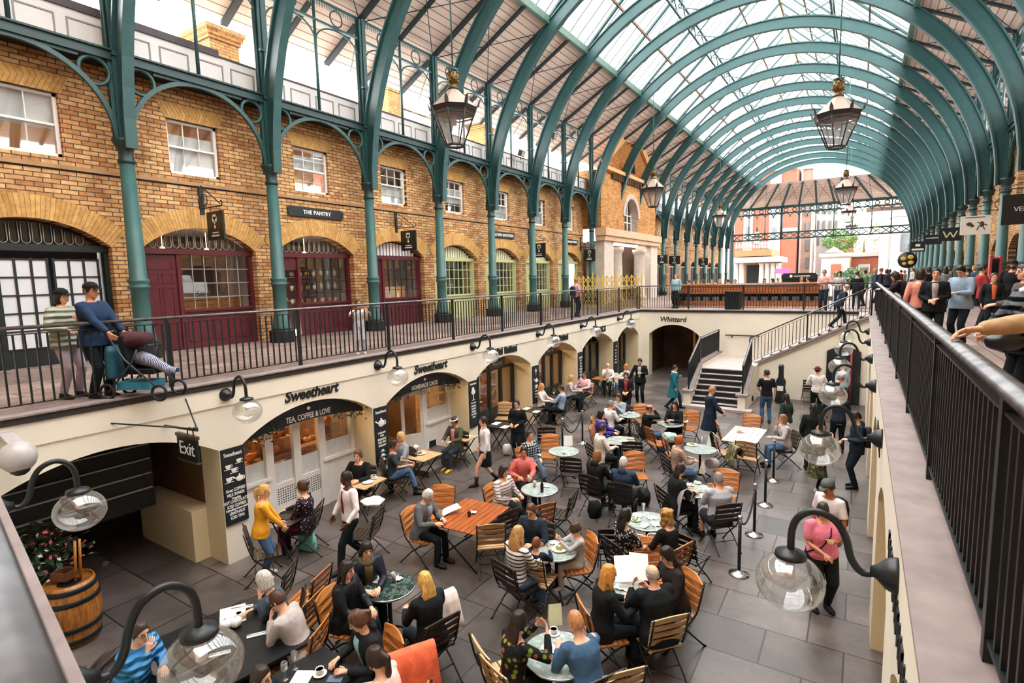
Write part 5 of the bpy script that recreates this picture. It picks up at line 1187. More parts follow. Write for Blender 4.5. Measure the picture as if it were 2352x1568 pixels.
        if cap[0] == 'band': c = MB().tube([hd+(hx*.088*math.cos(a)+hf*(.108*math.sin(a)-.006)+hu*(.06+.012*math.sin(a)))*H for a in [2*PI*q/20 for q in range(20)]], .018*H, 8, closed=True)
        obj({'cap': 'cap', 'hat': 'hat', 'band': 'headband'}[cap[0]], c, fab(cap[1]), t)
    # --- clothes
    kind, tc, pat = (list(top)+[None])[:3]; m = MB(); e = {'coat': .034, 'jacket': .03, 'puffer': .045, 'hoodie': .028}.get(kind, .017)
    torso(m, e, -.14 if kind in ('jacket', 'coat', 'hoodie', 'puffer', 'blouse') else -.07, .52 if kind in ('jacket', 'coat', 'hoodie', 'puffer') else .5, .12 if kind in ('jacket', 'coat', 'puffer', 'blouse') else .0)
    if kind == 'coat':
        if pose == 'sit': 
            for q in (0, 1): limb(m, [hip[q], hip[q].lerp(knee[q], .8)], [.115*s, .1*s])
        else: m.loft([ring(pel+V((0, -.01*s*k, -k*.09*s)), X0, V((0, 1, 0)), (.2+.012*k)*s*b, (.15+.012*k)*s, 18, 2.3) for k in range(0, 6)])
    sl_ = {'tee': .55, 'vest': 0, 'polo': .6}.get(kind, .97); thk = {'puffer': .026, 'jacket': .018, 'coat': .02, 'hoodie': .017}.get(kind, .011)
    for q in (0, 1):
        sd = (-1, 1)[q]
        if sl_ == 0: continue
        pts = [shl[q]-X0*sd*.05*s-U*.01*s, shl[q], shl[q].lerp(elb[q], .4)]; rs = [(.056*b+thk*.7)*s, (.055*b+thk*.8)*s, (.049*b+thk)*s]
        if sl_ > .8: pts += [elb[q], elb[q].lerp(wri[q], .4), elb[q].lerp(wri[q], sl_)]; rs += [(.041+thk)*s, (.04+thk)*s, (.029+thk*.8)*s]
        else: pts += [shl[q].lerp(elb[q], .85)]; rs += [(.05+thk)*s]
        limb(m, pts, rs, 12, 1, None, True, False)
    if kind == 'hoodie' or 'hood' in extra:
        c = neck-Fd*.075*s+U*.015*s; m.loft([ring(c+U*z*s-Fd*y*s, X0, Fd, rx*s, ry*s, 12) for z, y, rx, ry in ((-.07, 0, .09, .03), (-.03, .01, .105, .05), (.02, 0, .1, .05), (.045, -.01, .07, .03))])
    vox({'jacket': 'jacket', 'coat': 'coat', 'puffer': 'puffer_jacket', 'hoodie': 'hoodie', 'tee': 't_shirt', 'blouse': 'blouse', 'vest': 'vest'}.get(kind, 'shirt'), m, fab(tc, .45 if 'leather' in extra else .85, pat), t, .016 if lod else .02, None, 5)
    if kind in ('jacket', 'coat', 'hoodie', 'puffer') and lod and len(top) > 3:
        m = MB(); m.loft([ring(pel+U*z*s+Fd*(.118+e*.55)*b*s*(1 if z < .4 else .9), X0, U, r*s, .03*s, 8) for z, r in ()]) if 0 else None
        pts = [pel+U*z*s+Fd*((ry*b+e)*s+.004) for z, ry in ((.0, .113), (.12, .1), (.25, .106), (.36, .117), (.43, .108), (.49, .083))]; m = MB()
        rg = []
        for k, p in enumerate(pts): w = (.03, .035, .045, .055, .06, .05)[k]*s; rg.append([p-X0*w-Fd*.02*s, p-X0*w+Fd*.002, p+X0*w+Fd*.002, p+X0*w-Fd*.02*s])
        m.loft(rg); obj('shirt_front', m, fab(top[3]), t)
    if 'scarf' in extra or any(x.startswith('scarf:') for x in extra):
        sc = [x for x in extra if x.startswith('scarf')][0]; col = sc.split(':')[1] if ':' in sc else 'c9c2bb'
        obj('scarf', MB().tube([neck+(X0*.082*math.cos(a)+Fd*(.085*math.sin(a)+.01)-U*(.01+.02*math.sin(a)))*s for a in [2*PI*q/16 for q in range(16)]], .034*s, 8, closed=True), fab(col), t)
    for x in extra:
        if x.startswith('tie:'):
            m = MB(); rg = []
            for z, ry, w in ((.47, .092, .018), (.44, .104, .014), (.3, .114, .026), (.12, .102, .032), (.07, .1, .004)): p = pel+U*z*s+Fd*((ry*b+.022)*s); rg.append([p-X0*w*s, p-X0*w*s+Fd*.006, p+X0*w*s+Fd*.006, p+X0*w*s])
            m.loft(rg); obj('tie', m, fab(x[4:]), t)
        if x == 'glasses':
            m = MB()
            for sd in (-1, 1):
                c = hd+(hx*sd*.032+hf*.1+hu*.003)*H; m.tube([c+hx*.022*H*math.cos(a)+hu*.017*H*math.sin(a) for a in [2*PI*q/12 for q in range(12)]], .0028*H, 5, closed=True); m.tube([c+hx*sd*.022*H, hd+(hx*sd*.079+hf*.0+hu*.01)*H], .0025*H, 5)
            obj('glasses', m, MATBLK, t)
        if x == 'beard': vox('beard', MB().loft([ring(hd+(hu*z+hf*y)*H, hx, hf, rx*H, ry*H, 12) for z, y, rx, ry in ((-.045, .05, .064, .05), (-.08, .055, .056, .05), (-.115, .055, .038, .036), (-.128, .055, .015, .015))]), hairm(hc), t, .011)
        if x == 'backpack': obj('backpack', MB().loft([ring(pel+U*z*s-Fd*.2*s, X0, Fd, rx*s, ry*s, 14, 3) for z, rx, ry in ((.02, .1, .06), (.04, .14, .09), (.3, .15, .1), (.42, .12, .08), (.46, .06, .04))]), fab('1a2026', .6), t)
        if x.startswith('strap:'):
            obj('bag_strap', MB().tube([shl[0]+U*.05*s+X0*.06*s, chest+Fd*(.15+e)*b*s, waist+X0*.12*s+Fd*(.125+e)*b*s, pel+X0*(.2+e)*b*s], .012*s, 6), fab(x[6:], .5), t)
    lk, lc = low[0], low[1]; lp_ = low[2] if len(low) > 2 else None; m = MB()
    if lk in ('trousers', 'jeans', 'shorts', 'leggings'):
        ee = .013 if lk != 'leggings' else .006
        m.loft([ring(pel+U*z*s, X0, Fd, (rx*b+ee)*s, (ry*b+ee)*s, 18, 2.3) for z, rx, ry in ((-.12, .13, .1), (-.05, .162, .113), (.03, .163, .114), (.09, .15, .105))])
        for q in (0, 1):
            if lk == 'shorts': limb(m, [hip[q], hip[q].lerp(knee[q], .9)], [(.09*b+.014)*s, (.066*b+.014)*s], 12, 1, None, True, False)
            else: limb(m, [hip[q], hip[q].lerp(knee[q], .35), knee[q], knee[q].lerp(ank[q], .4), knee[q].lerp(ank[q], .97)], [(.09*b+ee)*s, (.08*b+ee)*s, (.056*b+ee)*s, (.054+ee)*s, (.038+ee*1.4)*s], 12, 1, None, True, False)
    else:
        if pose == 'sit':
            m.loft([ring(pel+U*z*s, X0, Fd, rx*s, ry*s, 18, 2.3) for z, rx, ry in ((-.12, .14, .11), (.0, .175, .125), (.09, .155, .11))])
            for q in (0, 1): limb(m, [hip[q], hip[q].lerp(knee[q], .95)], [.11*s, .085*s])
            m.loft([ring((hip[0].lerp(knee[0], f)+hip[1].lerp(knee[1], f))/2, X0, V((0, 0, 1)), .17*s, .075*s, 14, 2.4) for f in (.1, .5, .95)])
        else: m.loft([ring(pel+V((0, 0, z*s)), X0, V((0, 1, 0)), rx*s, ry*s, 18, 2.2) for z, rx, ry in ((.09, .15, .11), (0, .18, .13), (-.2, .19, .15), (-.42 if lk == 'skirt' else -.3, .185, .155))])
    vox({'skirt': 'skirt', 'mini': 'skirt'}.get(lk, lk), m, fab(lc, .85, lp_), t, .016 if lod else .021, None, 4)
    for q in (0, 1):
        a = ank[q]; f = V((0, 1, 0)); dn = V((0, 0, -1))
        if pose == 'walk' and q == 1: f = V((0, .85, -.5)).normalized(); 
        u = X0.cross(f).normalized(); m = MB(); z0 = -.078*s
        m.loft([ring(a+f*y*s+u*(z0+zz*s), X0, u, rx*s, zz*s, 12, 2.6) for y, rx, zz in ((-.065, .02, .028), (-.055, .032, .045), (0, .036, .05), (.06, .042, .042), (.12, .044, .032), (.165, .034, .024), (.185, .012, .012))])
        limb(m, [a+u*(-.03*s), a+u*.035*s], [.044*s, .042*s], 10)
        if lk in ('skirt', 'mini', 'boots') or 'boots' in extra: limb(m, [a+u*(-.03*s), a.lerp(knee[q], .45)], [.044*s, .052*s], 10, 1, None, True, False)
        obj('shoe', m, fab(shoe, .5), t)
    t['_hands'] = ''
    del t['_hands']
    M3 = Matrix.Rotation(R(face-90), 3, 'Z')
    W = lambda p: t.location+M3 @ p
    return t, dict(head=W(hd), hands=[W(wri[q]+(wri[q]-elb[q]).normalized()*.08*s) for q in (0, 1)], pel=W(pel), neck=W(neck), knees=[W(k) for k in knee], ankles=[W(k) for k in ank], face=face)
def bake():
    bpy.context.view_layer.update(); dg = bpy.context.evaluated_depsgraph_get(); dg.update()
    done = []
    for o, ex in BAKE:
        me = bpy.data.meshes.new_from_object(o.evaluated_get(dg), preserve_all_data_layers=False, depsgraph=dg)
        if ex is not None and ex.f:
            nv = len(me.vertices); v = np.empty(nv*3, 'f'); me.vertices.foreach_get('co', v); v = v.reshape(-1, 3)
            fs = [tuple(p.vertices) for p in me.polygons]; m2 = bpy.data.meshes.new(o.name)
            m2.from_pydata([tuple(p) for p in v]+[tuple(p) for p in ex.v], [], fs+[tuple(nv+i for i in f) for f in ex.f])
            m2.materials.append(o.data.materials[0]); bpy.data.meshes.remove(me); me = m2
        me.polygons.foreach_set('use_smooth', [True]*len(me.polygons)); done.append((o, me))
    txt = [o for o in COL.objects if o.type == 'FONT']
    tm = [(o, bpy.data.meshes.new_from_object(o.evaluated_get(dg))) for o in txt]
    for o, me in done: o.modifiers.clear(); o.data = me
    for o, me in tm:
        n = bpy.data.objects.new('tmp', me); COL.objects.link(n); n.parent = o.parent; n.location = o.location; n.rotation_euler = o.rotation_euler; n.scale = o.scale
        for k in o.keys(): n[k] = o[k]
        nm = o.name; bpy.data.objects.remove(o); n.name = nm
# ================================================================== cafe furniture
OAK = wood('oiled_slat', 'c9803f', '8f4d20', 'x', .38); OAKB = wood('bleached_slat', 'd8b285', 'a88358', 'x', .5); DSLAT = wood('dark_slat', '3a2a20', '1c1512', 'x', .45)
TABLEW = wood('table_slat', 'b4622c', '6d3214', 'y', .3)
def make_chair(name, wm, label):
    t = thing(name, label, 'chair'); m = MB()
    for k in range(6): y = -.19+.076*k; m.box(-.235, .235, y, y+.056, .435, .455)
    m.box(-.22, -.195, -.19, .245, .42, .435); m.box(.195, .22, -.19, .245, .42, .435); obj('seat', m, wm, t)
    m = MB()
    for k in range(4):
        z0 = .53+.1*k; h = .08 if k < 3 else .07; n = 8; pts = [(-.245, z0), (.245, z0)]+[(.245-.49*q/n, z0+h+(.035*math.sin(PI*q/n) if k == 3 else 0)) for q in range(n+1)]
        m.prism(pts, lambda u, w, d: (u, -.2-(w-.45)*.22+.05*(u/.2)**2*.4+d, w), -.009, .009)
    obj('backrest', m, wm, t)
    for s in (-1, 1):
        obj('leg', MB().tube([(s*.238, -.31, .93), (s*.238, -.25, .66), (s*.238, -.2, .5), (s*.238, -.08, .36), (s*.242, .1, .18), (s*.246, .23, .02), (s*.246, .26, .0)], .0125, 6), BLACK, t)
        obj('leg', MB().tube([(s*.21, .22, .42), (s*.21, .08, .36), (s*.21, -.1, .24), (s*.215, -.24, .1), (s*.215, -.33, .015), (s*.215, -.36, .0)], .0125, 6), BLACK, t)
    obj('stretcher', MB().tube([(-.242, .1, .18), (.242, .1, .18)], .008, 6).tube([(-.212, -.17, .17), (.212, -.17, .17)], .008, 6), BLACK, t)
    return t
CH = {'o': make_chair('slatted_chair', OAK, 'x'), 'b': make_chair('slatted_chair', OAKB, 'x'), 'd': make_chair('slatted_chair', DSLAT, 'x')}; chused = set()
def chair(x, y, face, label, kind='o', group='folding slatted chairs'):
    loc = (x, y, 0); rz = R(face-90)
    if kind in chused: return dup(CH[kind], loc, rz, label, group)
    chused.add(kind); o = CH[kind]; o.location = loc; o.rotation_euler = (0, 0, rz); o['label'] = label; o['group'] = group; return o
def chairp(px, py, face, label, kind='o', z=.88):
    "chair whose top back edge shows at the pixel"
    p = at(px, py, z); f = V((math.cos(R(face)), math.sin(R(face)), 0)); c = p+f*.3; return chair(c.x, c.y, face, label, kind)
def marble(name, c1, c2):
    t = NT(name); co = t.coords('Object'); n = t.n('ShaderNodeTexNoise', Scale=7., Detail=8., Roughness=.75, Distortion=1.5); t.l(co, n.inputs['Vector'])
    t.l(t.ramp(n.outputs[0], [(.35, c1), (.52, c1), (.57, c2), (.62, c1)]), t.p.inputs['Base Color']); t.p.inputs['Roughness'].default_value = .12; return t.m
GREENM = marble('dark_green_marble', '1f302c', '6d827a'); PALEM = marble('pale_green_marble', '93a29c', 'c3cdc8')
def round_table(px, py, r, label, m):
    p = at(px, py, .745); t = thing('round_table', label, 'table', (p.x, p.y, 0), 0, 'round marble cafe tables')
    obj('table_top', MB().lathe([(r-.01, .715), (r, .72), (r, .74), (r-.008, .745)], 40), m, t); obj('rim', MB().lathe([(r+.001, .714), (r+.006, .717), (r+.006, .738), (r+.001, .74)], 40), CHROME, t)
    obj('pedestal', MB().lathe([(.05, .08), (.04, .12), (.03, .2), (.03, .6), (.05, .66), (.14, .7), (.14, .714)], 14), BLACK, t)
    for k in range(4):
        a = PI/4+PI/2*k; c, s = math.cos(a), math.sin(a); obj('foot', MB().tube([(.03*c, .03*s, .14), (.14*c, .14*s, .12), (.25*c, .25*s, .04), (.3*c, .3*s, .012)], .018, 6), BLACK, t)
    return V((p.x, p.y, .745))
def slat_table(cx, cy, w, d, rot, label, tm, n=8, top=.74, legm=None, solid=False, cat='table'):
    t = thing('folding_table' if not solid else 'table', label, cat, (cx, cy, 0), R(rot)); m = MB()
    if solid: m.box(-w/2, w/2, -d/2, d/2, top-.035, top)
    else:
        for k in range(n): a = -w/2+w*k/n; m.box(a+.004, a+w/n-.004, -d/2, d/2, top-.02, top)
        m.box(-w/2, w/2, -d/2+.08, -d/2+.11, top-.035, top-.02); m.box(-w/2, w/2, d/2-.11, d/2-.08, top-.035, top-.02)
    obj('table_top', m, tm, t)
    for s in (-1, 1):
        for k in (-1, 1): obj('leg', MB().bar((k*(w/2-.06), s*(d/2-.1), top-.03), (-k*(w/2-.02), s*(d/2-.12 if k > 0 else d/2-.08), 0), .03, .012, (0, 1, 0)), BLACK, t)
    return t
# ---- table-top things
CHINA = mat('white_china', 'e9e8e4', .2, 0, .02, 5, 0); DRINK = mat('amber_drink', 'c98a2e', .1, 0, .1, 5, 0); BOTTLE = mat('brown_bottle', '241a14', .1, 0, .1, 5, 0); SILVER = mat('cutlery', 'b9bcc0', .2, 1, .05, 5, 0)
def on(px, py, z=.745): p = at(px, py, z); return (p.x, p.y, z)
def menu_card(px, py, label, rz=0, w=.2, h=.29, stand=False, z=.745, col='e6e6e2'):
    m = MB().box(-w/2, w/2, -h/2, h/2, 0, .004) if not stand else MB().prism([(-.06, 0), (.06, 0), (0, h)], lambda u, v, d: (d, u, v), -w/2, w/2)
    return tag(obj('menu_card', m, mat('menu_'+col, col, .5, 0, .05, 30, 0), None, on(px, py, z), R(rz)), label, 'menu')
def cup(px, py, label, z=.745, fill='5a3a22'):
    t = thing('coffee_cup', label, 'cup', on(px, py, z)); obj('saucer', MB().lathe([(.04, 0), (.075, .012), (.072, .014), (.0, .006)], 18), CHINA, t); obj('cup', MB().lathe([(.025, .012), (.04, .03), (.046, .07), (.042, .07), (.036, .035), (0, .03)], 16), CHINA, t)
    obj('handle', MB().tube([(.044+.018*math.sin(a), 0, .045+.018*math.cos(a)) for a in [PI*q/6 for q in range(7)]], .005, 5), CHINA, t); obj('coffee', MB().lathe([(.041, .06), (0, .06)], 14), mat('coffee_'+fill, fill, .2, 0, .1, 5, 0), t); return t
def plate(px, py, label, food='c9b45a', r=.13, z=.745):
    t = thing('plate', label, 'plate', on(px, py, z)); obj('dish', MB().lathe([(.06, 0), (r*.75, .008), (r, .02), (r-.004, .022), (r*.7, .012), (0, .01)], 22), CHINA, t)
    if food:
        m = MB(); rnd = random.Random(int(px))
        for k in range(9): m.ball((rnd.uniform(-.05, .05), rnd.uniform(-.05, .05), .025), rnd.uniform(.015, .03), 7)
        obj('food', m, mat('food_'+food, food, .6, 0, .35, 30, .2), t)
    return t
def bottle(px, py, label, m=None, h=.24, z=.745): return tag(obj('bottle', MB().lathe([(.032, 0), (.034, .01), (.034, h*.6), (.014, h*.8), (.014, h*.97), (.016, h*.97), (.016, h)], 14), m or BOTTLE, None, on(px, py, z)), label, 'bottle')
def tumbler(px, py, label, fill=None, z=.745):
    t = thing('drinking_glass', label, 'glass', on(px, py, z)); obj('glass', MB().lathe([(.028, .0), (.03, .005), (.037, .13), (.034, .13), (.027, .01), (0, .01)], 14), GLOBE, t)
    if fill: obj('drink', MB().lathe([(.026, .012), (.032, .1), (0, .1)], 12), mat('drink_'+fill, fill, .1, 0, .1, 5, 0), t)
    return t
def wineglass(px, py, label, z=.745): return tag(obj('wine_glass', MB().lathe([(.035, 0), (.03, .004), (.005, .012), (.004, .09), (.02, .1), (.038, .13), (.036, .19), (.03, .2), (.033, .19), (.035, .14), (.0, .105)], 16), GLOBE, None, on(px, py, z)), label, 'glass')
def napkin(px, py, label, rz=0, z=.745):
    t = thing('cutlery_roll', label, 'cutlery', on(px, py, z), R(rz)); obj('napkin', MB().box(-.11, .11, -.03, .03, 0, .012), WHT, t); obj('cutlery', MB().tube([(-.15, .005, .017), (.1, .0, .017)], .006, 5), SILVER, t); return t
def teapot(px, py, label, z=.745):
    t = thing('teapot', label, 'teapot', on(px, py, z), px); obj('pot', MB().lathe([(.04, 0), (.065, .02), (.075, .06), (.06, .1), (.03, .115), (.012, .12), (.014, .135), (0, .14)], 16), CHINA, t); obj('spout', MB().tube([(.06, 0, .05), (.1, 0, .08), (.12, 0, .11)], [.016, .012, .009], 8), CHINA, t); obj('handle', MB().tube([(-.07-.035*math.sin(a), 0, .06+.035*math.cos(a)) for a in [PI*q/6 for q in range(7)]], .007, 6), CHINA, t); return t
def paper(px, py, label, rz=0, w=.22, d=.18, z=.747): 
    m = MB(); rnd = random.Random(int(px*7+py)); n = 5; vs = [(-w/2+w*i/n, -d/2+d*j/n, rnd.uniform(0, .035)) for j in range(n+1) for i in range(n+1)]; m.add(vs, [(j*(n+1)+i, j*(n+1)+i+1, (j+1)*(n+1)+i+1, (j+1)*(n+1)+i) for j in range(n) for i in range(n)], True)
    return tag(obj('paper_napkin', m, WHT, None, on(px, py, z), R(rz)), label, 'napkin')
# ---- tables
round_table(893, 1345, .36, 'round dark green marble table between three women in black', GREENM)
round_table(1239, 1122, .37, 'round pale marble table with a dark beer bottle', PALEM)
round_table(1278, 1262, .33, 'round marble table between the boy and the striped top', PALEM)
round_table(1295, 1035, .38, 'empty round marble table with a white menu holder beside the rope posts', PALEM)
round_table(1425, 1010, .37, 'round pale table in front of the purple jacket', PALEM)
round_table(1446, 952, .33, 'round pale table of the couple near the suited man', PALEM)
round_table(1487, 1195, .38, 'round pale table strewn with papers beside the curly blonde head', PALEM)
round_table(1540, 972, .36, 'round table of the long haired woman in the leather jacket', PALEM)
round_table(1608, 1030, .38, 'round table set with a salad for the red haired woman', PALEM)
round_table(1600, 1125, .36, 'round table covered with plates before the grey haired man in grey', PALEM)
round_table(1436, 1345, .38, 'round table under the large open white menus', PALEM)
round_table(1283, 1500, .4, 'round pale table at the bottom between the phone photographer and denim shirt', PALEM)
p = [V((-6.25, 8.06, 0)), V((-5.4, 6.75, 0))]; slat_table(-5.78, 7.42, .98, 1.22, 4, 'reddish slatted wooden table where the white haired man reads', TABLEW, 9)
slat_table(-2.42, 14.95, .82, 1.55, -2, 'long bleached wooden table with empty chairs around it', wood('bleached_top', 'd9cfc4', 'b0a294', 'y', .5), 6)
slat_table(-6.15, 3.25, 1.5, 1.35, -9, 'black table at the lower left laid with cutlery rolls and teapots', mat('black_table_top', '15191b', .35, 0, .2, 4, .02), solid=True)
slat_table(-4.82, 3.25, .72, .85, -9, 'dark table at the bottom edge with wine glasses and a coffee', mat('black_table_top', '15191b', .35, 0, .2, 4, .02), solid=True)
def bistro(px, py, w, d, rot, label, m=DSLAT): p = at(px, py, .74); slat_table(p.x, p.y, w, d, rot, label, m, 8); return p
bistro(672, 1182, .6, .75, 8, 'dark slatted bistro table of the polka dot blouse'); bistro(838, 1105, .62, .7, 5, 'slatted bistro table in front of the woman in the black sweater', OAKB)
bistro(972, 1045, .65, .7, 0, 'slatted bistro table with a cake plate beside the tea shop steps', OAKB); bistro(1065, 1003, .6, .6, 0, 'slatted bistro table of the woman in the pink top', OAKB)
bistro(1150, 975, .6, .65, 0, 'black bistro table with white menus left of the woman in black'); bistro(1222, 940, .6, .65, 0, 'black bistro table with white menus right of the woman in black')
bistro(1268, 913, .65, .8, 0, 'dark bistro table of the blonde and the blue shirt'); bistro(1343, 888, .7, .85, 0, 'dark bistro table of the man in the pink shirt'); bistro(1422, 862, .6, .75, 0, 'bistro table between the bald man and the red haired woman', OAKB)
bistro(1380, 868, .6, .6, 0, 'empty brown bistro table behind the man in pink', OAK)
# ---- empty chairs
for px, py, fc, lb, kd in (
    (670, 1303, 215, 'dark backed chair turned away behind the grey haired woman', 'd'), (742, 1318, 200, 'first of two upright orange chair backs beside the woman in the leather jacket', 'o'), (725, 1372, 200, 'second, nearer orange chair back behind the grey blazer', 'o'),
    (1020, 1118, -75, 'orange backed chair at the far end of the reading man\'s table', 'o'), (1128, 1210, 130, 'bleached slatted chair at the near right corner of the reading man\'s table', 'b'), (1170, 1178, 165, 'dark slatted chair right of the reddish table', 'd'),
    (1320, 1135, 190, 'dark chair seen edge on right of the man in navy', 'd'), (1250, 1163, 150, 'orange seated chair between the navy man and the beer bottle table', 'o'), (1310, 1055, 105, 'dark chair back below the empty marble table', 'd'), (1265, 1000, -75, 'bright orange chair back above the empty marble table', 'o'),
    (1358, 960, 20, 'orange chair back edge behind the purple jacket', 'o'), (1452, 1018, 110, 'dark chair with its back towards the white haired man', 'd'), (1455, 1040, -60, 'bright orange chair facing the camera behind the white haired man', 'o'), (1488, 985, 50, 'orange chair back behind the man covering his face', 'o'), (1522, 1005, 30, 'round topped brown chair back left of the red haired woman', 'o'),
    (1472, 930, -80, 'orange chair back below the man in the suit', 'o'), (1590, 945, -95, 'reddish chair beside the woman in the leather jacket', 'o'), (1645, 972, 20, 'first orange chair at the left side of the bleached table', 'o'), (1640, 1000, 25, 'second orange chair at the left side of the bleached table', 'b'), (1728, 955, -95, 'orange chair at the far end of the bleached table', 'o'),
    (1713, 1018, 88, 'dark slatted chair at the near end of the bleached table', 'b'), (1672, 1082, -95, 'orange chair back facing the camera beside the grey haired man', 'o'), (1490, 1240, -70, 'broad orange chair back beside the brown jacket', 'o'), (1410, 1222, 115, 'dark chair back behind the woman in the leopard blouse', 'd'), (1562, 1232, 75, 'small dark chair back above the brown jacket', 'd'),
    (1098, 1490, 60, 'slatted chair seen edge on at the bottom behind the floral blouse', 'b'), (1437, 1550, 140, 'chair of which only the back edge shows at the bottom', 'b'), (872, 1175, 205, 'folding chair under the white blanket near the waiter', 'd'), (560, 1222, 60, 'black folding chair tied with a white bow against the pier', 'd'), (1160, 925, -70, 'black folding chair at the wine bar table behind the waitress', 'b'), (1255, 985, 120, 'black folding chair near the rope posts', 'd')):
    chairp(px, py, fc, lb, kd)
# ------------------------------------------------------------------ rope posts
def make_post():
    t = thing('rope_post', 'x', 'rope post'); obj('base', MB().lathe([(.165, 0), (.165, .012), (.12, .035), (.04, .055), (.028, .07)], 24), CHROME, t); obj('post', MB().lathe([(.027, .05), (.027, .9)], 14), BLACK, t)
    obj('cap', MB().lathe([(.03, .88), (.034, .9), (.034, .94), (.026, .95), (.026, .965), (.042, .975), (.045, 1.0), (.03, 1.015), (0, 1.017)], 14), CHROME, t); return t
ps = make_post(); PT = [(1697, 1318, 'closest rope post beside the pink top'), (1732, 1228, 'second rope post from the front'), (1757, 1160, 'third rope post, beside the bleached table'), (1776, 1104, 'fourth rope post, behind the grey hooded jacket'), (1338, 1018, 'rope post right of the empty marble table'), (1292, 1040, 'rope post behind the white menu holder')]; PP_ = []
for n, (px, py, lb) in enumerate(PT):
    p = at(px, py, 0); PP_.append(p); lb = 'chrome footed black '+lb
    if n: dup(ps, p, 0, lb, 'rope posts')
    else: ps.location = p; ps['label'] = lb; ps['group'] = 'rope posts'
for a, b, lb in ((0, 1, 'black rope between the two nearest rope posts'), (4, 5, 'black rope sagging between the posts by the empty marble table')):
    A, B = PP_[a]+V((0, 0, .93)), PP_[b]+V((0, 0, .93)); sag = .45 if a else .3
    tag(obj('barrier_rope', MB().tube([A.lerp(B, k/16)-V((0, 0, sag*(1-(k/8-1)**2))) for k in range(17)], .018, 8), mat('rope_black', '1a1f21', .8, 0, .1, 30, .2)), lb, 'rope')
# ------------------------------------------------------------------ things on the tables
menu_card(535, 1412, 'cream menu lying on the black table', 60, .3, .42, col='e8e2cc')
for px, py, rz, lb in ((470, 1450, 55, 'leftmost cutlery roll on the black table'), (590, 1458, 55, 'cutlery roll near the grey blazer elbow'), (505, 1502, 55, 'nearest cutlery roll on the black table'), (560, 1395, 50, 'cutlery roll beside the cream menu')): napkin(px, py, 'white '+lb, rz)
teapot(520, 1442, 'white jug on the black table closest to the cream menu'); teapot(543, 1437, 'white pot right of the jug on the black table'); cup(548, 1418, 'white cup behind the pots on the black table')
wineglass(678, 1535, 'taller wine glass standing on the bottom table'); wineglass(655, 1560, 'wine glass at the very bottom edge'); cup(735, 1548, 'latte with saucer on the bottom table', fill='c9a67a'); tag(obj('phone', MB().box(-.08, .08, -.05, .05, 0, .01), mat('slate_phone', '5d7080', .3, 0, .05, 5, 0), None, on(770, 1560), .5), 'slate grey phone at the bottom table edge', 'phone'); menu_card(690, 1562, 'white menu card beside the wine glasses', 30)
menu_card(870, 1330, 'white menu held at the dark green table', 20, .1, .2); tumbler(905, 1335, 'glass with a red drink on the dark green table', 'c2485a'); paper(915, 1330, 'white napkin on the dark green table', 0, .1, .1)
t = thing('newspaper', 'open white newspaper held by the white haired man', 'newspaper', (0, 0, 0)); m = MB(); q = on(1032, 1172, .8); m.add([(q[0]-.15, q[1]-.02, .77), (q[0]+.01, q[1]-.2, .77), (q[0]+.05, q[1]-.04, .79), (q[0]+.2, q[1]+.1, .86), (q[0]-.0, q[1]+.22, .86), (q[0]-.14, q[1]+.02, .8)], [(0, 1, 2, 5), (5, 2, 3, 4)]); obj('pages', m, WHT, t)
paper(1087, 1178, 'white napkins in the cutlery pot on the reddish table', 20, .12, .1); tag(obj('sauce_pot', MB().lathe([(.03, 0), (.035, .08), (.02, .1), (0, .1)], 12), BOTTLE, None, on(1078, 1185)), 'small dark pot on the reddish table', 'pot')
bottle(1245, 1130, 'dark beer bottle on the pale marble table', h=.26); tumbler(1215, 1105, 'empty glass next to the beer bottle'); paper(1255, 1118, 'crumpled white napkin on the beer bottle table', 10, .12, .1); tumbler(1228, 1118, 'half full glass in front of the beer bottle', 'd9c27a')
plate(1285, 1262, 'plate of salad between the boy and the navy child', 'c3b64a'); bottle(1248, 1240, 'dark bottle beside the navy child', h=.24); paper(1275, 1248, 'white napkin on the boy\'s table', 0, .14, .12)
menu_card(1305, 1022, 'white tent menu on the empty marble table', 30, .22, .25, True); tag(obj('sugar_bowl', MB().lathe([(.03, 0), (.05, .03), (.05, .06), (.045, .06), (0, .05)], 14), CHINA, None, on(1296, 1042)), 'white bowl on the empty marble table', 'bowl')
cup(1405, 1010, 'white cup in front of the purple jacket'); plate(1448, 1008, 'white plate with crumbs at the purple jacket table', 'd9c9a8', .1); paper(1432, 1015, 'white paper on the purple jacket table', 0, .2, .15)
paper(1450, 948, 'folded white menu at the couple\'s table', 15, .2, .14); plate(1435, 952, 'small white plate at the couple\'s table', None, .09)
for k, (px, py) in enumerate(((1465, 1185), (1498, 1190), (1480, 1208), (1505, 1205))): paper(px, py, f'crumpled white paper on the strewn table, {ORD[k]} from the left', k*40, .16, .13)
tumbler(1478, 1172, 'tall glass at the back of the strewn table'); plate(1460, 1195, 'lime garnished plate at the left of the strewn table', '9ab05a', .09)
plate(1535, 965, 'plate of food before the leather jacket woman', 'b9b45a', .1); paper(1572, 968, 'white menu standing on the leather jacket woman\'s table', 5, .2, .2); plate(1590, 1022, 'salad plate before the red haired woman', '9aa53f', .14); tumbler(1612, 1015, 'clear glass behind the salad plate'); menu_card(1628, 1022, 'white menu standing beside the salad', 100, .16, .25, True)
for k, (px, py) in enumerate(((1585, 1115), (1602, 1110), (1590, 1132), (1612, 1128))): plate(px, py, f'small white plate on the crowded table of plates, {ORD[k]}', 'e0dcc8', .08)
menu_card(1613, 1085, 'upright white menu behind the crowded plates', 90, .16, .25, True)
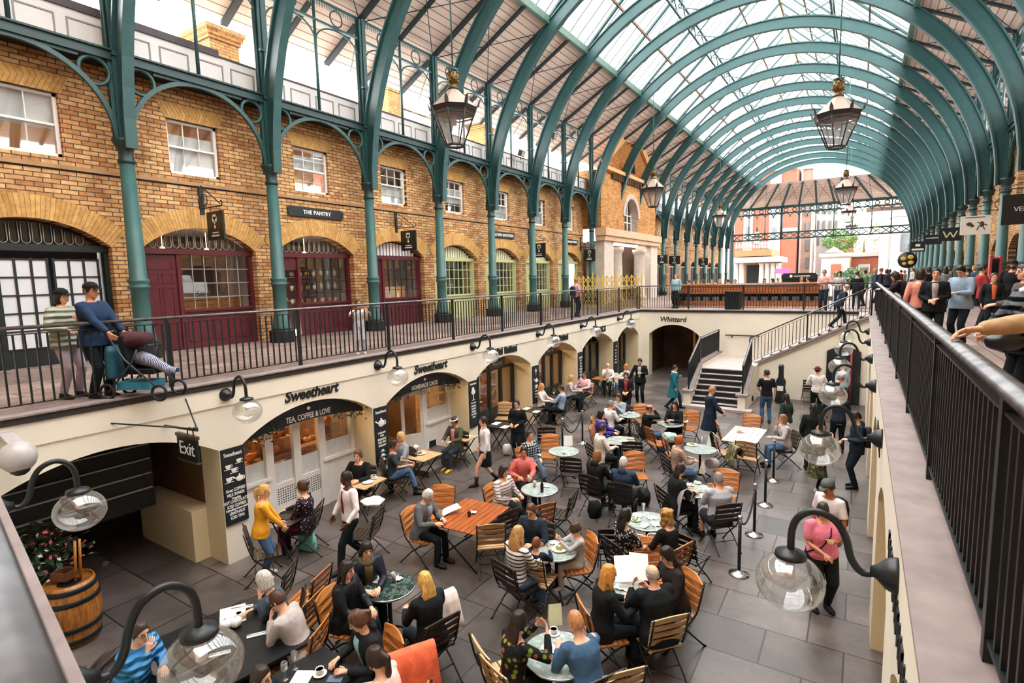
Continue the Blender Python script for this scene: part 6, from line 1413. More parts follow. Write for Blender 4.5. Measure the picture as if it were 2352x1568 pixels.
m_ = menu_card(1432, 1305, 'large open white menu, left leaf in front of the long blonde hair', 20, .24, .36, z=.98); m_.rotation_euler = (R(40), R(-8), R(20)); m_ = menu_card(1468, 1300, 'large open white menu held by the man in the black jacket', 30, .26, .36, z=1.0); m_.rotation_euler = (R(42), R(8), R(32)); 
paper(1430, 1350, 'white paper under the open menus', 10, .2, .16)
cup(1272, 1455, 'black coffee on the bottom round table', fill='2a1a12'); menu_card(1275, 1430, 'folded cream menu standing on the bottom round table', 40, .16, .25, True, col='d9dcb4'); paper(1265, 1490, 'white napkin on the bottom round table', 0, .2, .15)
plate(1700, 992, 'wooden board with leftovers on the bleached table', 'c9a05a', .1); menu_card(1738, 985, 'white menu on the bleached table', 80)
menu_card(655, 1185, 'chalk menu board lying on the polka dot table', 10, .3, .24, col='1c2326'); plate(820, 1092, 'white plate left of the black sweater woman', None, .12); plate(845, 1108, 'white plate nearest the waiter', None, .12); cup(860, 1098, 'white cup at the black sweater woman\'s table')
plate(965, 1042, 'cake plate at the table by the steps', '8a6a42', .14); t = tag(obj('candle', MB().lathe([(.012, 0), (.012, .22), (0, .225)], 8), CHINA, None, on(985, 1035)), 'thin white candle at the table by the steps', 'candle'); teapot(955, 1032, 'white teapot at the table by the steps')
plate(1055, 1000, 'plate in front of the pink top', 'b98a4a', .11); paper(1075, 1002, 'white paper on the pink top\'s table', 0, .14, .14)
for k, (px, py) in enumerate(((1140, 972), (1160, 980), (1210, 938), (1232, 945))): menu_card(px, py, f'white menu laid on the black wine bar tables, {ORD[k]} from the left', 5, .2, .3)
t = thing('herb_pot', 'green herbs in a pot on the blonde woman\'s table', 'plant', on(1272, 905)); obj('pot', MB().lathe([(.03, 0), (.04, .07), (.036, .07), (0, .06)], 12), CHINA, t); g = MB(); rnd = random.Random(2)
for k in range(40): a = rnd.uniform(0, 6.3); r_ = rnd.uniform(0, .08); z = rnd.uniform(.07, .2); g.add([(r_*math.cos(a), r_*math.sin(a), z), (r_*math.cos(a)+.03, r_*math.sin(a), z+.01), (r_*math.cos(a)+.02, r_*math.sin(a)+.03, z+.02)], [(0, 1, 2)])
obj('foliage', g, mat('herb_green', '5d7a3a', .6, 0, .4, 20, 0), t)
plate(1258, 915, 'plate before the blonde woman', 'b9a05a', .1); plate(1283, 918, 'plate before the blue shirt', 'b9a05a', .1); plate(1340, 882, 'plate before the man in pink', 'a8b05a', .12); cup(1332, 886, 'white cup beside the man in pink'); plate(1415, 858, 'plate before the bald man', None, .11); teapot(1428, 862, 'dark teapot between the bald man and the red haired woman')
# ================================================================== the people
def P(label, px, py, face, pose='sit', ch=None, base=0, **kw):
    t, k = person(label, (px, py, base), face, pose, by='pix', **kw)
    if ch:
        f = V((math.cos(R(face)), math.sin(R(face)), 0)); c = k['pel']+f*.03; chair(c.x, c.y, face, ch[1], ch[0])
    k['t'] = t; return k
TL, TR = (-.13, .38, .8), (.13, .38, .8)          # hands resting on a table
CHINR, CHINL = (.06, .2, 1.06), (-.06, .2, 1.06)    # hand raised to the chin
K1, K2, BLU, JEAN = '121c21', '1b2429', '22384f', '4d6a8c'
JE, TK = ('jeans', JEAN), ('trousers', K1)
# ---- foreground tables
P('man with glasses in a bright blue puffer jacket resting his chin, lower left', 322, 1452, 20, hair=('short', '3a2a20'), top=('puffer', '3f8fca', 'puff:2a6fa8'), low=TK, extra=('glasses',), lean=.3, hl=(-.05, .42, .8), hr=(.02, .3, 1.02), hy=-.15, ch=('d', 'dark chair under the man in blue'))
P('grey haired woman with glasses, cheek on hand, at the black table', 606, 1332, 235, hair=('bob', 'cfcac2'), top=('jacket', '4a5560'), low=JE, extra=('glasses',), lean=.3, hl=(-.04, .26, 1.03), hr=TR, hy=-.5, ch=('d', 'dark chair of the grey haired woman with glasses'))
P('person with tousled brown hair in a light grey blazer at the black table', 637, 1378, 205, hair=('short', '4a2c1c'), top=('jacket', 'b4aca8'), low=TK, lean=.38, hl=(-.06, .34, .98), hr=(.08, .3, 1.0), hp=.25, ch=('o', 'orange chair of the person in the light grey blazer'))
P('dark haired man with glasses cut off by the bottom edge', 600, 1556, 20, hair=('short', '2a1812'), top=('shirt', K1), low=TK, extra=('glasses',), lean=.15, hl=TL, hr=TR)
P('black haired woman with a floral scarf at the dark green marble table', 842, 1262, -25, hair=('long', '16120f', .3), top=('jacket', '1a1d2c', None, '6a5a3a'), low=TK, extra=('leather', 'scarf:5d5a4a'), lean=.2, hl=(-.05, .46, .8), hr=(.12, .42, .8), ch=('d', 'dark chair of the woman with the floral scarf'))
P('dark haired woman in a black jacket in profile left of the dark green table', 797, 1308, 15, hair=('long', '1f1612', .34), top=('jacket', '14181c'), low=TK, extra=('leather',), lean=.1, hl=(.0, .42, .78), hr=(.1, .4, .74), ch=('o', 'chair of the woman in profile'))
k = P('blonde woman in black seen from behind at the dark green table', 976, 1335, 165, hair=('long', 'e2b45e', .3), top=('jacket', '15191c'), low=('jeans', '28343f'), lean=.12, hl=TL, hr=TR, ch=('d', 'dark chair hung with a pale cardigan behind the blonde woman'))
P('young woman with a ponytail in a teal hoodie under a dark jacket', 822, 1425, 250, hair=('pony', '5a3c26', .3), top=('jacket', '191c1e', None, '8fc0c6'), low=TK, extra=('hood',), lean=.2, hl=TL, hr=TR, hp=.35, hy=-.2, ch=('o', 'chair of the young woman in the teal hoodie'))
P('dark ponytailed woman in a pale pink top at the bottom table', 862, 1512, 195, hair=('pony', '2e1a12', .4), top=('tee', 'e6c3bb'), low=JE, lean=.3, hl=(-.05, .46, .8), hr=(.1, .45, .8), ch=('o', 'chair of the woman in the pale pink top'))
k = P('dark haired woman in a floral blouse photographing with her phone, seen from behind', 1192, 1428, 70, hair=('long', '241712', .26), top=('shirt', '15191a', 'floral:7a8f35'), low=TK, lean=.15, hl=(-.03, .4, 1.08), hr=(.14, .4, 1.06), ch=('b', 'chair of the phone photographer'))
hm_ = (k['hands'][0]+k['hands'][1])/2+V((0, 0, .07)); tag(obj('phone', MB().box(-.04, .04, -.005, .005, 0, .15), mat('phone_dark', '1a2126', .2, 0, .1, 5, 0), None, hm_, R(70-90)), 'dark phone held up by the woman in the floral blouse', 'phone')
P('fair haired man in a blue denim shirt leaning over the bottom round table', 1322, 1428, 150, hair=('short', 'c98f5e'), top=('shirt', '41607f'), low=JE, lean=.42, hl=(-.14, .44, .83), hr=(.04, .3, 1.0), build=1.15, ch=('d', 'dark chair of the man in the denim shirt'))
P('woman with very long golden hair in black seen from behind', 1398, 1318, 45, hair=('long', 'd99846', .5), top=('jacket', '14181b'), low=TK, lean=.12, hl=TL, hr=(.12, .42, .82), ch=('o', 'chair seen edge on behind the long golden hair'))
P('balding grey haired man in a black jacket holding a menu', 1498, 1318, 140, hair=('balding', 'a8a29c'), top=('jacket', '101518'), low=TK, lean=.2, hl=(-.14, .4, .95), hr=(.1, .38, .9), build=1.25, shoe='e6e4e0', ch=('b', 'bleached chair at the lower right under the man in the black jacket'))
P('dark haired woman in a brown black jacket with a fur collar beside the menus', 1532, 1275, 225, hair=('long', '1f1511', .28), top=('jacket', '2a2320'), low=TK, extra=('hood',), lean=.15, hl=TL, hr=TR, hp=.25, ch=('o', 'large orange chair of the woman with the fur collar'))
P('boy in a grey sweater eating at the small round table', 1322, 1215, 225, h=1.32, sit=.46, hair=('fringe', '4a3322'), top=('shirt', 'b5b2b4'), low=('trousers', 'c4bcae'), hl=(-.04, .3, .92), hr=(.05, .3, .92), hp=.3, shoe='d8d4cc', legs=((-.12, .4, .2), (.12, .36, .2)), ch=('o', 'orange chair of the boy in the grey sweater'))
P('woman with long wavy blonde hair in a striped top seen from behind', 1190, 1226, 75, hair=('wavy', 'c99a5e', .3), top=('shirt', 'e6e2de', 'stripe:2a2c38'), low=JE, lean=.05, hl=TL, hr=TR, shoe='6a7a88', ch=('d', 'dark chair of the striped top'))
P('small child with a ginger crop in navy seen from behind', 1232, 1248, 95, h=1.2, sit=.46, hair=('short', '7a4422'), top=('shirt', '1c2836'), low=('trousers', '232a36'), hl=(-.1, .26, .82), hr=(.1, .26, .82), legs=((-.1, .36, .25), (.1, .34, .25)), ch=('b', 'chair with its seat showing behind the small child'))
P('man with glasses in a navy hoodie facing the camera', 1220, 1172, 275, hair=('short', '5a3a26'), top=('hoodie', '26303f'), low=TK, extra=('glasses',), lean=.12, hl=TL, hr=TR, hp=.25, ch=('d', 'chair of the man in the navy hoodie'))
P('white haired man in a grey cardigan reading at the reddish table', 983, 1138, 8, hair=('short', 'dcd8d2'), top=('jacket', '62646a', None, '9aa0a6'), low=TK, lean=.2, hl=(-.06, .42, .82), hr=(.14, .4, .8), hp=.4, ch=('o', 'orange chair of the white haired reader'))
# ---- along the left wall
P('blonde woman in a yellow sweater and jeans standing at the bistro table', 607, 1128, 55, 'stand', h=1.62, hair=('pony', 'd9a865', .28), top=('blouse', 'e8a52c'), low=JE, shoe='e4e0da', lean=.12, hl=(-.2, .3, .86), hr=(.1, .36, .86), hy=-.3)
P('woman with glasses in a polka dot blouse seated at the bistro table', 694, 1118, 215, hair=('bun', '4a2e1e'), top=('blouse', '241a24', 'dot:d8c4cc'), low=('trousers', '5a1838'), extra=('glasses',), build=1.2, hl=(-.2, .3, .5), hr=(.1, .4, .78), ch=('d', 'black chair of the polka dot blouse'))
P('waiter in a white shirt and dark red tie walking past', 795, 1098, 255, 'walk', h=1.75, sk='d', hair=('short', '15100e'), top=('shirt', 'e9e2e4'), low=TK, extra=('tie:7a1c28',), hl=(-.3, .2, .95), hr=(.28, .18, .9), hp=.1)
P('woman with her hair tied back in a black sweater by the shop window', 822, 1046, 290, hair=('bun', '5a3a26'), top=('shirt', '14191b'), low=TK, lean=.1, hl=TL, hr=(.2, .38, .82), build=1.1, ch=('d', 'chair of the black sweater woman'))
P('dark haired man in a charcoal tee and jeans beside the steps', 905, 1022, 40, hair=('short', '1f1612'), sk='m', top=('tee', '2e353c'), low=JE, lean=.05, hl=TL, hr=TR, legs=((-.1, .5, .08), (.2, .52, .3)), ch=('d', 'dark chair of the man in the charcoal tee'))
P('blonde woman with a scarf facing the man in the charcoal tee', 920, 1003, 262, hair=('bob', 'd9b070'), top=('jacket', '8f9aa0'), low=TK, extra=('scarf:b48a80',), hl=TL, hr=TR, ch=('d', 'chair of the blonde woman with the scarf'))
P('woman with a headband in a pink top and olive jacket by the tea shop door', 1043, 968, 272, sk='m', hair=('bun', '2a1c16'), cap=('band', 'd8cfc6'), top=('jacket', '4a4a38', None, 'dc8f9a'), low=('jeans', '2c3540'), shoe='e0b73a', hl=TL, hr=TR, hp=.3, ch=('d', 'chair of the woman with the headband'))
P('waitress in a white shirt, navy tie and black skirt walking by', 1110, 968, 225, 'walk', h=1.7, hair=('short', '1c1512'), top=('shirt', 'e8e4e8'), low=('skirt', K1), extra=('tie:24365a',), hr=(.25, .1, .9))
P('woman in loose black clothes standing outside the first wine bar', 1187, 928, 275, 'stand', h=1.62, hair=('short', '241a15'), top=('coat', '14191c'), low=TK, hl=(-.1, .15, .98), hr=(.12, .15, .98))
P('long haired blonde seated at the herb table', 1244, 888, 8, hair=('long', 'd99f58', .3), top=('shirt', 'd8ccc0'), low=TK, hl=TL, hr=TR, ch=('d', 'black chair of the long haired blonde'))
P('man in a light blue shirt seated opposite the long haired blonde', 1289, 892, 185, hair=('short', '33241a'), top=('shirt', '8fa5c2'), low=TK, hl=TL, hr=TR, ch=('d', 'chair of the man in the light blue shirt'))
P('blonde woman in grey with her back turned next to the man in pink', 1312, 868, 20, hair=('long', 'c9a065', .22), top=('shirt', 'b5aab0'), low=TK, lean=.1, hl=TL, hr=TR, ch=('d', 'chair of the blonde in grey'))
P('man in a pink checked shirt seated facing the camera', 1343, 861, 265, sk='m', hair=('short', '241a15'), top=('shirt', 'dcb8c6'), low=('trousers', '1d242c'), hl=TL, hr=(.35, .28, .72), build=1.1, ch=('b', 'chair of the man in the pink shirt'))
P('bald man in a white jacket resting his head by the fifth arch', 1396, 840, 290, hair=('balding', 'd8d2cc'), top=('jacket', 'd8d8d4'), low=TK, hr=CHINR, hl=TL, hp=.2, ch=('d', 'chair of the bald man in white'))
P('red haired woman in white behind the woman in the lined jacket', 1438, 842, 215, hair=('bob', 'c9803f'), top=('shirt', 'dcd8dc'), low=JE, hl=TL, hr=TR, ch=('d', 'chair of the red haired woman in white'))
# ---- standing in the middle distance
P('woman in a black jacket lined with red standing with her back turned', 1438, 862, 285, 'stand', h=1.66, hair=('long', '1c1613', .3), top=('jacket', '20181c', None, '9a3a44'), low=TK, hl=(-.08, .2, 1.0), hr=(.08, .2, 1.0))
P('man in a dark suit standing beside the woman in the lined jacket', 1470, 830, 275, 'stand', h=1.8, hair=('short', '1c1512'), top=('jacket', '12171b', None, 'b5b8be'), low=TK, hl=(-.1, .22, 1.25), hr=(.42, .15, .95), hp=.3)
P('walker in a teal coat and pale scarf with a blue shoulder bag', 1550, 845, 20, 'walk', h=1.66, hair=('short', '1d1815'), top=('coat', '1f6f80'), low=('jeans', '22303c'), extra=('scarf:ddd8d2', 'strap:1c4a5a'), hl=(-.1, .2, 1.2))
P('woman with a nose deep in a meal behind the grey haired man in white', 1421, 912, 255, hair=('bob', '4a3626'), top=('shirt', '9fb4c4'), low=TK, lean=.2, hl=(-.06, .3, .95), hr=(.06, .3, .92), ch=('d', 'chair of the woman eating'))
P('grey haired man in a white shirt seen from behind at the couple\'s table', 1403, 928, 60, hair=('short', '8a8784'), top=('shirt', 'e6e2e2'), low=TK, lean=.1, hl=TL, hr=TR, build=1.1, ch=('d', 'dark chair of the grey haired man in white'))
P('woman with a dark bob in a purple jacket', 1381, 952, 15, hair=('bob', '1a1512'), top=('jacket', '3a3490'), low=TK, hl=TL, hr=TR, extra=('scarf:b08a9a',), ch=('o', 'orange chair of the purple jacket'))
P('person with dark auburn hair in a cream cardigan seen from behind', 1383, 985, 48, hair=('short', '3a1a1e'), top=('jacket', 'dcd4ca'), low=TK, lean=.12, hl=TL, hr=TR, ch=('d', 'dark chair of the cream cardigan'))
P('bald man in black covering his face with his hand', 1492, 938, 35, hair=('balding', '3a2a22'), sk='m', top=('jacket', '11171a'), low=JE, lean=.15, hr=(.02, .24, 1.2), hl=TL, ch=('d', 'dark chair of the man covering his face'))
P('woman with long dark hair in a leather jacket facing the camera at the salad tables', 1550, 930, 265, hair=('long', '1c1411', .32), top=('jacket', '14181b', None, '2a2a2c'), low=TK, extra=('leather',), hl=(-.08, .34, .88), hr=(.08, .34, .86), ch=('o', 'chair of the woman in the leather jacket'))
P('woman with pinned up red hair in a beige cardigan', 1561, 1012, 40, hair=('bun', 'b5602c'), top=('shirt', 'b0988a', 'stripe:8a7468'), low=JE, lean=.1, hl=TL, hr=TR, ch=('d', 'dark slatted chair of the red haired woman in beige'))
P('woman with highlighted brown hair in a black hooded coat seen from behind', 1372, 1046, 80, hair=('bob', '9a6434'), top=('hoodie', '171b1e'), low=TK, lean=.08, hl=TL, hr=TR, ch=('d', 'round backed dark chair of the black hooded coat'))
P('white haired man in a navy jacket with a pale blue hood seen from behind', 1432, 1062, 95, hair=('short', 'dcd8cf'), top=('hoodie', '2a3c50'), low=TK, build=1.15, hl=TL, hr=TR, ch=('d', 'round backed dark chair of the white haired man'))
P('woman with dark copper hair in black, a grey jacket on her chair', 1563, 1078, 45, hair=('long', '2c1812', .24), top=('jacket', '191c1f'), low=TK, lean=.2, hl=TL, hr=TR, ch=('d', 'dark slatted chair draped with a grey jacket'))
P('stout grey haired man in a grey shirt with dark sleeves seen from behind', 1650, 1100, 135, hair=('short', '8f8a86'), top=('shirt', 'a9adb6'), low=('shorts', '2c3440'), build=1.35, lean=.1, hl=(-.1, .36, .85), hr=(.02, .26, 1.0), ch=('d', 'dark slatted chair under the stout man in grey'))
P('plaid shirted man in jeans crossing his legs by the empty marble table', 1216, 1000, -20, hair=('short', '2a1c14'), top=('shirt', '2a4a5a', 'plaid:d0d8d8'), low=('jeans', '5a6a80'), hl=(-.1, .3, .72), hr=(.12, .34, .7), legs=((-.1, .5, .08), (.0, .56, .34)), ch=('o', 'chair of the plaid shirted man'))
P('man in a coral sweater leaning towards the beer bottle', 1203, 1038, -40, hair=('short', '1f1612'), sk='m', top=('hoodie', 'd9706a'), low=TK, lean=.15, hl=(-.02, .46, .8), hr=(.2, .3, .78), hy=-.3, ch=('o', 'chair of the man in the coral sweater'))
P('dark haired woman in a striped white top with an orange bag', 1157, 1082, -5, hair=('bob', '2f2018'), top=('shirt', 'dcd6d2', 'stripe:7a6a72'), low=TK, build=1.15, lean=.1, hl=TL, hr=TR, ch=('o', 'chair of the striped white top'))
P('woman in a leopard print black blouse seen from behind', 1437, 1185, 60, hair=('long', '1a1411', .24), top=('tee', '171a1b', 'leo:c9c4ba'), low=TK, hl=TL, hr=(.16, .36, .78), ch=('d', 'chair of the leopard blouse'))
P('curly blonde woman in black at the strewn table', 1530, 1185, 160, hair=('curly', 'b5843f'), top=('shirt', '14181a'), low=TK, lean=.1, hl=TL, hr=TR, ch=('o', 'chair of the curly blonde woman'))
P('fair haired walker in a navy suit carrying a dark coat near the stairs', 1636, 896, 25, 'stand', h=1.76, hair=('short', 'b58a52'), top=('coat', '1c2a3e'), low=TK, hl=(-.02, .32, 1.05), hr=(.15, .32, 1.0), hp=.3, extra=('strap:14181b',))
P('bearded man in a black tee and jeans standing near the stairs', 1761, 857, 110, 'stand', h=1.78, hair=('short', '241a14'), top=('tee', '14191b'), low=('jeans', '45628a'), hl=(-.16, .2, 1.05), shoe='5a3a26', hy=.5, extra=('beard',))
P('woman with long black hair in a dark green jacket near the instruments', 1805, 912, 150, 'stand', h=1.55, hair=('long', '141110', .36), top=('jacket', '2a3a34'), low=TK)
P('woman with short fair hair in a grey hooded coat at the bleached table', 1798, 962, 205, hair=('bob', '9a6e4a'), top=('hoodie', 'b9b4b4'), low=JE, lean=.1, hl=TL, hr=CHINR, ch=('d', 'chair of the grey hooded coat'))
P('musician in a red hat and white shirt facing the wall', 1878, 850, 100, 'stand', h=1.75, hair=('short', '2a1c14'), cap=('hat', '6a2028'), top=('shirt', 'e2dedf'), low=TK, hl=(-.2, .3, 1.1), hr=(.2, .3, 1.1))
P('musician in a white shirt bending forward beside the red hat', 1932, 872, 20, 'bend', h=1.74, hair=('short', '6a3a2a'), top=('shirt', 'dcd6da'), low=TK, lean=1.0, hl=(-.1, .6, .75), hr=(.1, .6, .75))
P('man in a pale blue shirt by the black door', 1935, 842, 130, 'stand', h=1.72, hair=('short', 'b58a68'), top=('shirt', '9fb2c0'), low=TK)
P('person in a navy print tee with hands low in front of the musicians', 1928, 905, 100, 'stand', h=1.74, hair=('short', '5a3422'), top=('tee', '242a3a', 'leo:3a4458'), low=TK, hl=(-.3, .2, .92), hr=(.3, .2, .92))
P('woman in a black coat with bare calves and ankle boots seen from behind', 1868, 938, 105, 'stand', h=1.68, hair=('long', '14100f', .3), top=('coat', '161a1d'), low=('mini', K1), shoe='1a1a1a')
P('girl with long auburn hair in a camouflage jacket', 1886, 988, 25, 'stand', h=1.58, hair=('long', 'c07a3a', .42), top=('coat', '5a5a38', 'camo:2f3524'), low=('leggings', '2a1f24'), shoe='e8e6e4', hr=(.03, .26, 1.32), hy=-.2)
P('bearded man in a navy hooded jacket standing against the right wall', 1966, 958, 195, 'stand', h=1.78, hair=('short', '1c1512'), top=('hoodie', '1d2a38'), low=('trousers', '14202a'), hl=(-.1, .22, 1.15), hr=(.1, .24, 1.1), hp=.3, extra=('beard', 'backpack'))
P('man in a grey cap and white tee with a black backpack', 1902, 1118, 235, 'stand', h=1.75, sk='t', hair=('short', '1c1512'), cap=('cap', '5a605e'), top=('tee', 'e4dcdc'), low=TK, extra=('backpack',), hp=.35)
P('woman in a pink tee with a black bag strap and short dark hair', 1890, 1172, 305, 'stand', h=1.62, sk='m', hair=('bob', '2a1a14'), top=('tee', 'e87f96'), low=('trousers', '15191c'), build=1.35, hl=(-.02, .22, 1.15), hr=(.12, .26, .98), extra=('strap:1a1a1a',), hy=-.6)
# ---- upper terraces
Z = ZT
P('woman in a black cap and grey green puffer jacket on the left terrace', 153, 678, 25, 'stand', dep=8.25, base=Z, h=1.66, hair=('bob', '1c1614'), cap=('cap', '14181b'), top=('puffer', 'a5aa9a', 'puff:8a8f80'), low=('trousers', 'b0a2ae'), hl=(-.05, .2, 1.2), hr=(.14, .24, 1.05))
P('man in a black cap and navy jacket behind the pushchair', 222, 662, 25, 'stand', dep=8.15, base=Z, h=1.74, sk='m', hair=('short', '14100e'), cap=('cap', '14181b'), top=('jacket', '1f3452'), low=TK, hl=(-.14, .36, 1.0), hr=(.14, .38, 1.0), build=1.1)
P('small child in pale dungarees holding the terrace railing', 828, 700, -30, 'stand', dep=12.6, base=Z, h=1.25, hair=('short', '2a1a14'), sk='m', top=('tee', 'dfe0e4'), low=('trousers', 'c4c8d4'), hl=(-.14, .26, 1.02), hr=(.14, .26, 1.02), shoe='d8d0cc')
P('woman in a pink top with a dark backpack on the left terrace', 1326, 652, 60, 'stand', dep=23.3, base=Z, h=1.62, hair=('bun', '8a5a34'), top=('tee', 'cf9ab5'), low=('jeans', '232c3c'), extra=('backpack',))
P('man in a pink shirt holding up a phone behind the far railing', 1887, 628, 260, 'stand', dep=23.6, base=Z, h=1.74, hair=('short', '5a4030'), top=('shirt', 'dca8a0'), low=('jeans', '2a3c50'), extra=('glasses',), hl=(-.2, .3, 1.25), hr=(.05, .28, 1.15))
P('dark haired woman in a light grey top behind the far railing', 1921, 634, 265, 'stand', dep=23.6, base=Z, h=1.66, hair=('bob', '1c1512'), top=('shirt', 'b5b5ba'), low=('jeans', '3a4a5c'), hl=(-.12, .2, 1.1), hr=(.12, .22, 1.1))
k = P('bald man in navy climbing the upper stair flight', 1940, 672, 15, 'walk', dep=21.2, base=2.76, h=1.74, hair=('balding', '8a7260'), top=('jacket', '1c2a3a'), low=('trousers', '1a2530'), lean=.35)
P('woman in a dark shawl leaning over the corner of the right railing', 2048, 626, 170, 'stand', dep=14.6, base=Z, h=1.68, hair=('bob', '1c1512'), top=('coat', '1d1822'), low=TK, lean=.5, hl=(-.15, .62, 1.15), hr=(.2, .5, 1.15))
P('woman in a salmon top with a shoulder strap by the right railing', 2104, 638, 105, 'stand', dep=11.6, base=Z, h=1.66, hair=('bob', '241814'), top=('shirt', 'e89a88'), low=('jeans', '1d2630'), extra=('strap:2a1a14',))
P('woman with short black hair, grey turtleneck and black cardigan', 2140, 642, 265, 'stand', dep=11.3, base=Z, h=1.66, hair=('short', '100e0e'), top=('jacket', '15191d', None, 'a59fa0'), low=TK, hl=(-.05, .2, 1.05), hr=(.08, .22, 1.02))
P('person in a pale denim jacket looking down at a camera', 2196, 645, 235, 'stand', dep=11.5, base=Z, h=1.74, hair=('short', '14100f'), top=('jacket', '8fa5ba'), low=('jeans', '1a2530'), hl=(-.06, .3, 1.15), hr=(.06, .32, 1.15), hp=.6, extra=('backpack',))
P('person in a rust red jacket standing on the right terrace', 2246, 626, 10, 'stand', dep=15.2, base=Z, h=1.74, hair=('short', '1c1512'), top=('jacket', 'a0353a'), low=TK, hl=(-.05, .3, 1.15), hr=(.1, .3, 1.1))
P('boy in a black and orange jacket on the right terrace', 2272, 642, 275, 'stand', dep=13.6, base=Z, h=1.5, hair=('short', '4a3224'), top=('jacket', '1a2024', None, 'd9704a'), low=TK)
P('tall man in a black sweatshirt and cap at the back of the right terrace', 2314, 610, 255, 'stand', dep=16, base=Z, h=1.84, hair=('short', '14100f'), cap=('cap', '14181b'), sk='m', top=('shirt', '161b1f'), low=TK, build=1.2, extra=('beard',))
P('woman with a dark ponytail at the right edge of the terrace', 2340, 628, 195, 'stand', dep=8.2, base=Z, h=1.68, hair=('pony', '33201a', .3), top=('jacket', '5a4a44'), low=TK, hl=(-.1, .4, 1.1))
P('woman in a black puffer jacket carrying a big dark bag at the right edge', 2362, 655, 200, 'stand', dep=5.4, base=Z, h=1.7, hair=('bob', '6a4a34'), top=('puffer', '1c232a', 'puff:11161b'), low=TK, hl=(-.05, .35, 1.0), hr=(.1, .36, 1.0), extra=('scarf:c9c2cc',))
# ---- crowd beyond the far railing and along the right terrace (smaller)
cols = ['1c2226', '7a2a30', '3a4a5c', 'c9c4c0', '2a3038', '8a8f94', '20262a', '5a6a50', 'b0a090', '33263a', '1a2028', '9a5a4a']
hrs = [('short', '1c1512'), ('long', '2a1a14', .25), ('bob', '3a261c'), ('short', '6a4a30'), ('bob', 'b58a52'), ('short', '14100f')]; rnd = random.Random(21)
blu = P('heavy man in a pale blue shirt leaning at the wooden counter', 1551, 620, 250, 'stand', dep=27.8, base=Z, h=1.72, hair=('short', '8a6a5a'), top=('shirt', '8fb0ba'), low=TK, build=1.3, lod=0)
for n, px in enumerate((1580, 1592, 1612, 1632, 1650, 1668, 1685, 1752, 1770, 1783, 1836, 1850)):
    P(f'diner seated beyond the wooden counter, {ORD[n]} from the left', px, (634, 640, 645, 642, 636, 638, 644, 626, 632, 630, 636, 638)[n], 250+rnd.uniform(-60, 60), dep=30.5+rnd.uniform(0, 4), base=Z, h=1.7, hair=hrs[n % 6], top=('jacket' if n % 2 else 'shirt', cols[n]), low=TK, lod=0, group='diners beyond the counter', hl=TL, hr=TR)
for n, (px, py) in enumerate(((1962, 622), (1978, 628), (2003, 618), (2016, 622), (2028, 628), (2035, 624), (2046, 622), (2060, 618), (2068, 620), (2086, 612), (2122, 618), (2160, 616), (2172, 614), (2210, 622), (2226, 616), (2262, 620), (2290, 616))):
    P(f'standing figure in the crowd along the right terrace, {ORD[n]} from the left', px, py, 90+rnd.uniform(-120, 120), 'stand', dep=(24+n*2.1 if n < 10 else 17+n*.6), base=Z, h=1.62+.18*rnd.random(), hair=hrs[(n*5) % 6], top=('jacket' if n % 3 else 'shirt', cols[(n*7) % 12]), low=('trousers', cols[(n*5+4) % 3 and 4]), lod=0, group='crowd on the right terrace')
# ---- the sleeve and hand on the right railing: a visitor whose body is outside the frame
q = rt*((2200-1176)/F_PX)-up*((790-784)/F_PX)+fw; hq = V((0, 0, EYE))+q*((XR+.222)/q.x)
k = person('visitor in a beige coat beyond the right edge with one hand on the railing', (hq.x+.62, hq.y-.08, ZT), 178, 'stand', h=1.72, sk='l', hair=('short', '3a2a20'), top=('coat', 'c2a37e'), low=TK, by='feet', hl=(-.3, .1, .95), hr=(.06, .76, 1.225))
# ================================================================== far terrace, plaza and houses outside
def ptx(px, py, x):
    d = rt*((px-1176)/F_PX)-up*((py-784)/F_PX)+fw
    return V((0, 0, EYE))+d*(x/d.x)
PLANK = brick('counter_planks', 'xz', 'b06a3a', '8a4c24', '4a2a16', w=1.9, h=.11, ms=.006, stain=.3)
t = thing('bar_counter', 'long wooden plank counter behind the far railing', 'counter', (-4.9, 29.2, ZT)); w = 3.6
obj('front_panel', MB().box(-w, w, 0, .06, .66, 1.12).box(-w, w, .02, .06, .04, .3), PLANK, t); obj('worktop', MB().box(-w-.05, w+.05, -.08, .5, 1.12, 1.18), OAK, t); obj('shelf_gap', MB().box(-w, w, .2, .3, .3, .66), MATBLK, t)
g = MB()
for k in range(16): x = -w+.2+k*.46; g.box(x, x+.3, .06, .2, .32, .52)
obj('stored_goods', g, mat('crate_grey', '5a5550', .7, 0, .4, 4, 0), t)
t = thing('litter_bin', 'black square litter bin in front of the wooden counter', 'bin', (pt(1684, 700, 27).x, 27, ZT)); obj('body', MB().box(-.32, .32, -.25, .25, 0, .8), MATBLK, t); obj('lid', MB().box(-.34, .34, -.27, .27, .8, .86), BLACK, t)
YEL = mat('barrier_yellow', 'e0bd55', .5, 0, .08, 5, 0); t = thing('folding_barrier', 'yellow folding lattice barrier across the left terrace', 'barrier', (-9.35, 26.75, ZT)); g, q = MB(), MB()
for k in range(15):
    x = -.27*k; q.box(x-.02, x+.02, -.02, .02, .05, 1.9 if k in (0, 14, 5, 10) else 1.75)
    if k < 14:
        for z in (.1, .5, .9, 1.3): g.bar((x, .015, z), (x-.27, .015, z+.42), .035, .012, (0, 1, 0)); g.bar((x, -.015, z+.42), (x-.27, -.015, z), .035, .012, (0, 1, 0))
obj('lattice', g, YEL, t); obj('post', q, YEL, t)
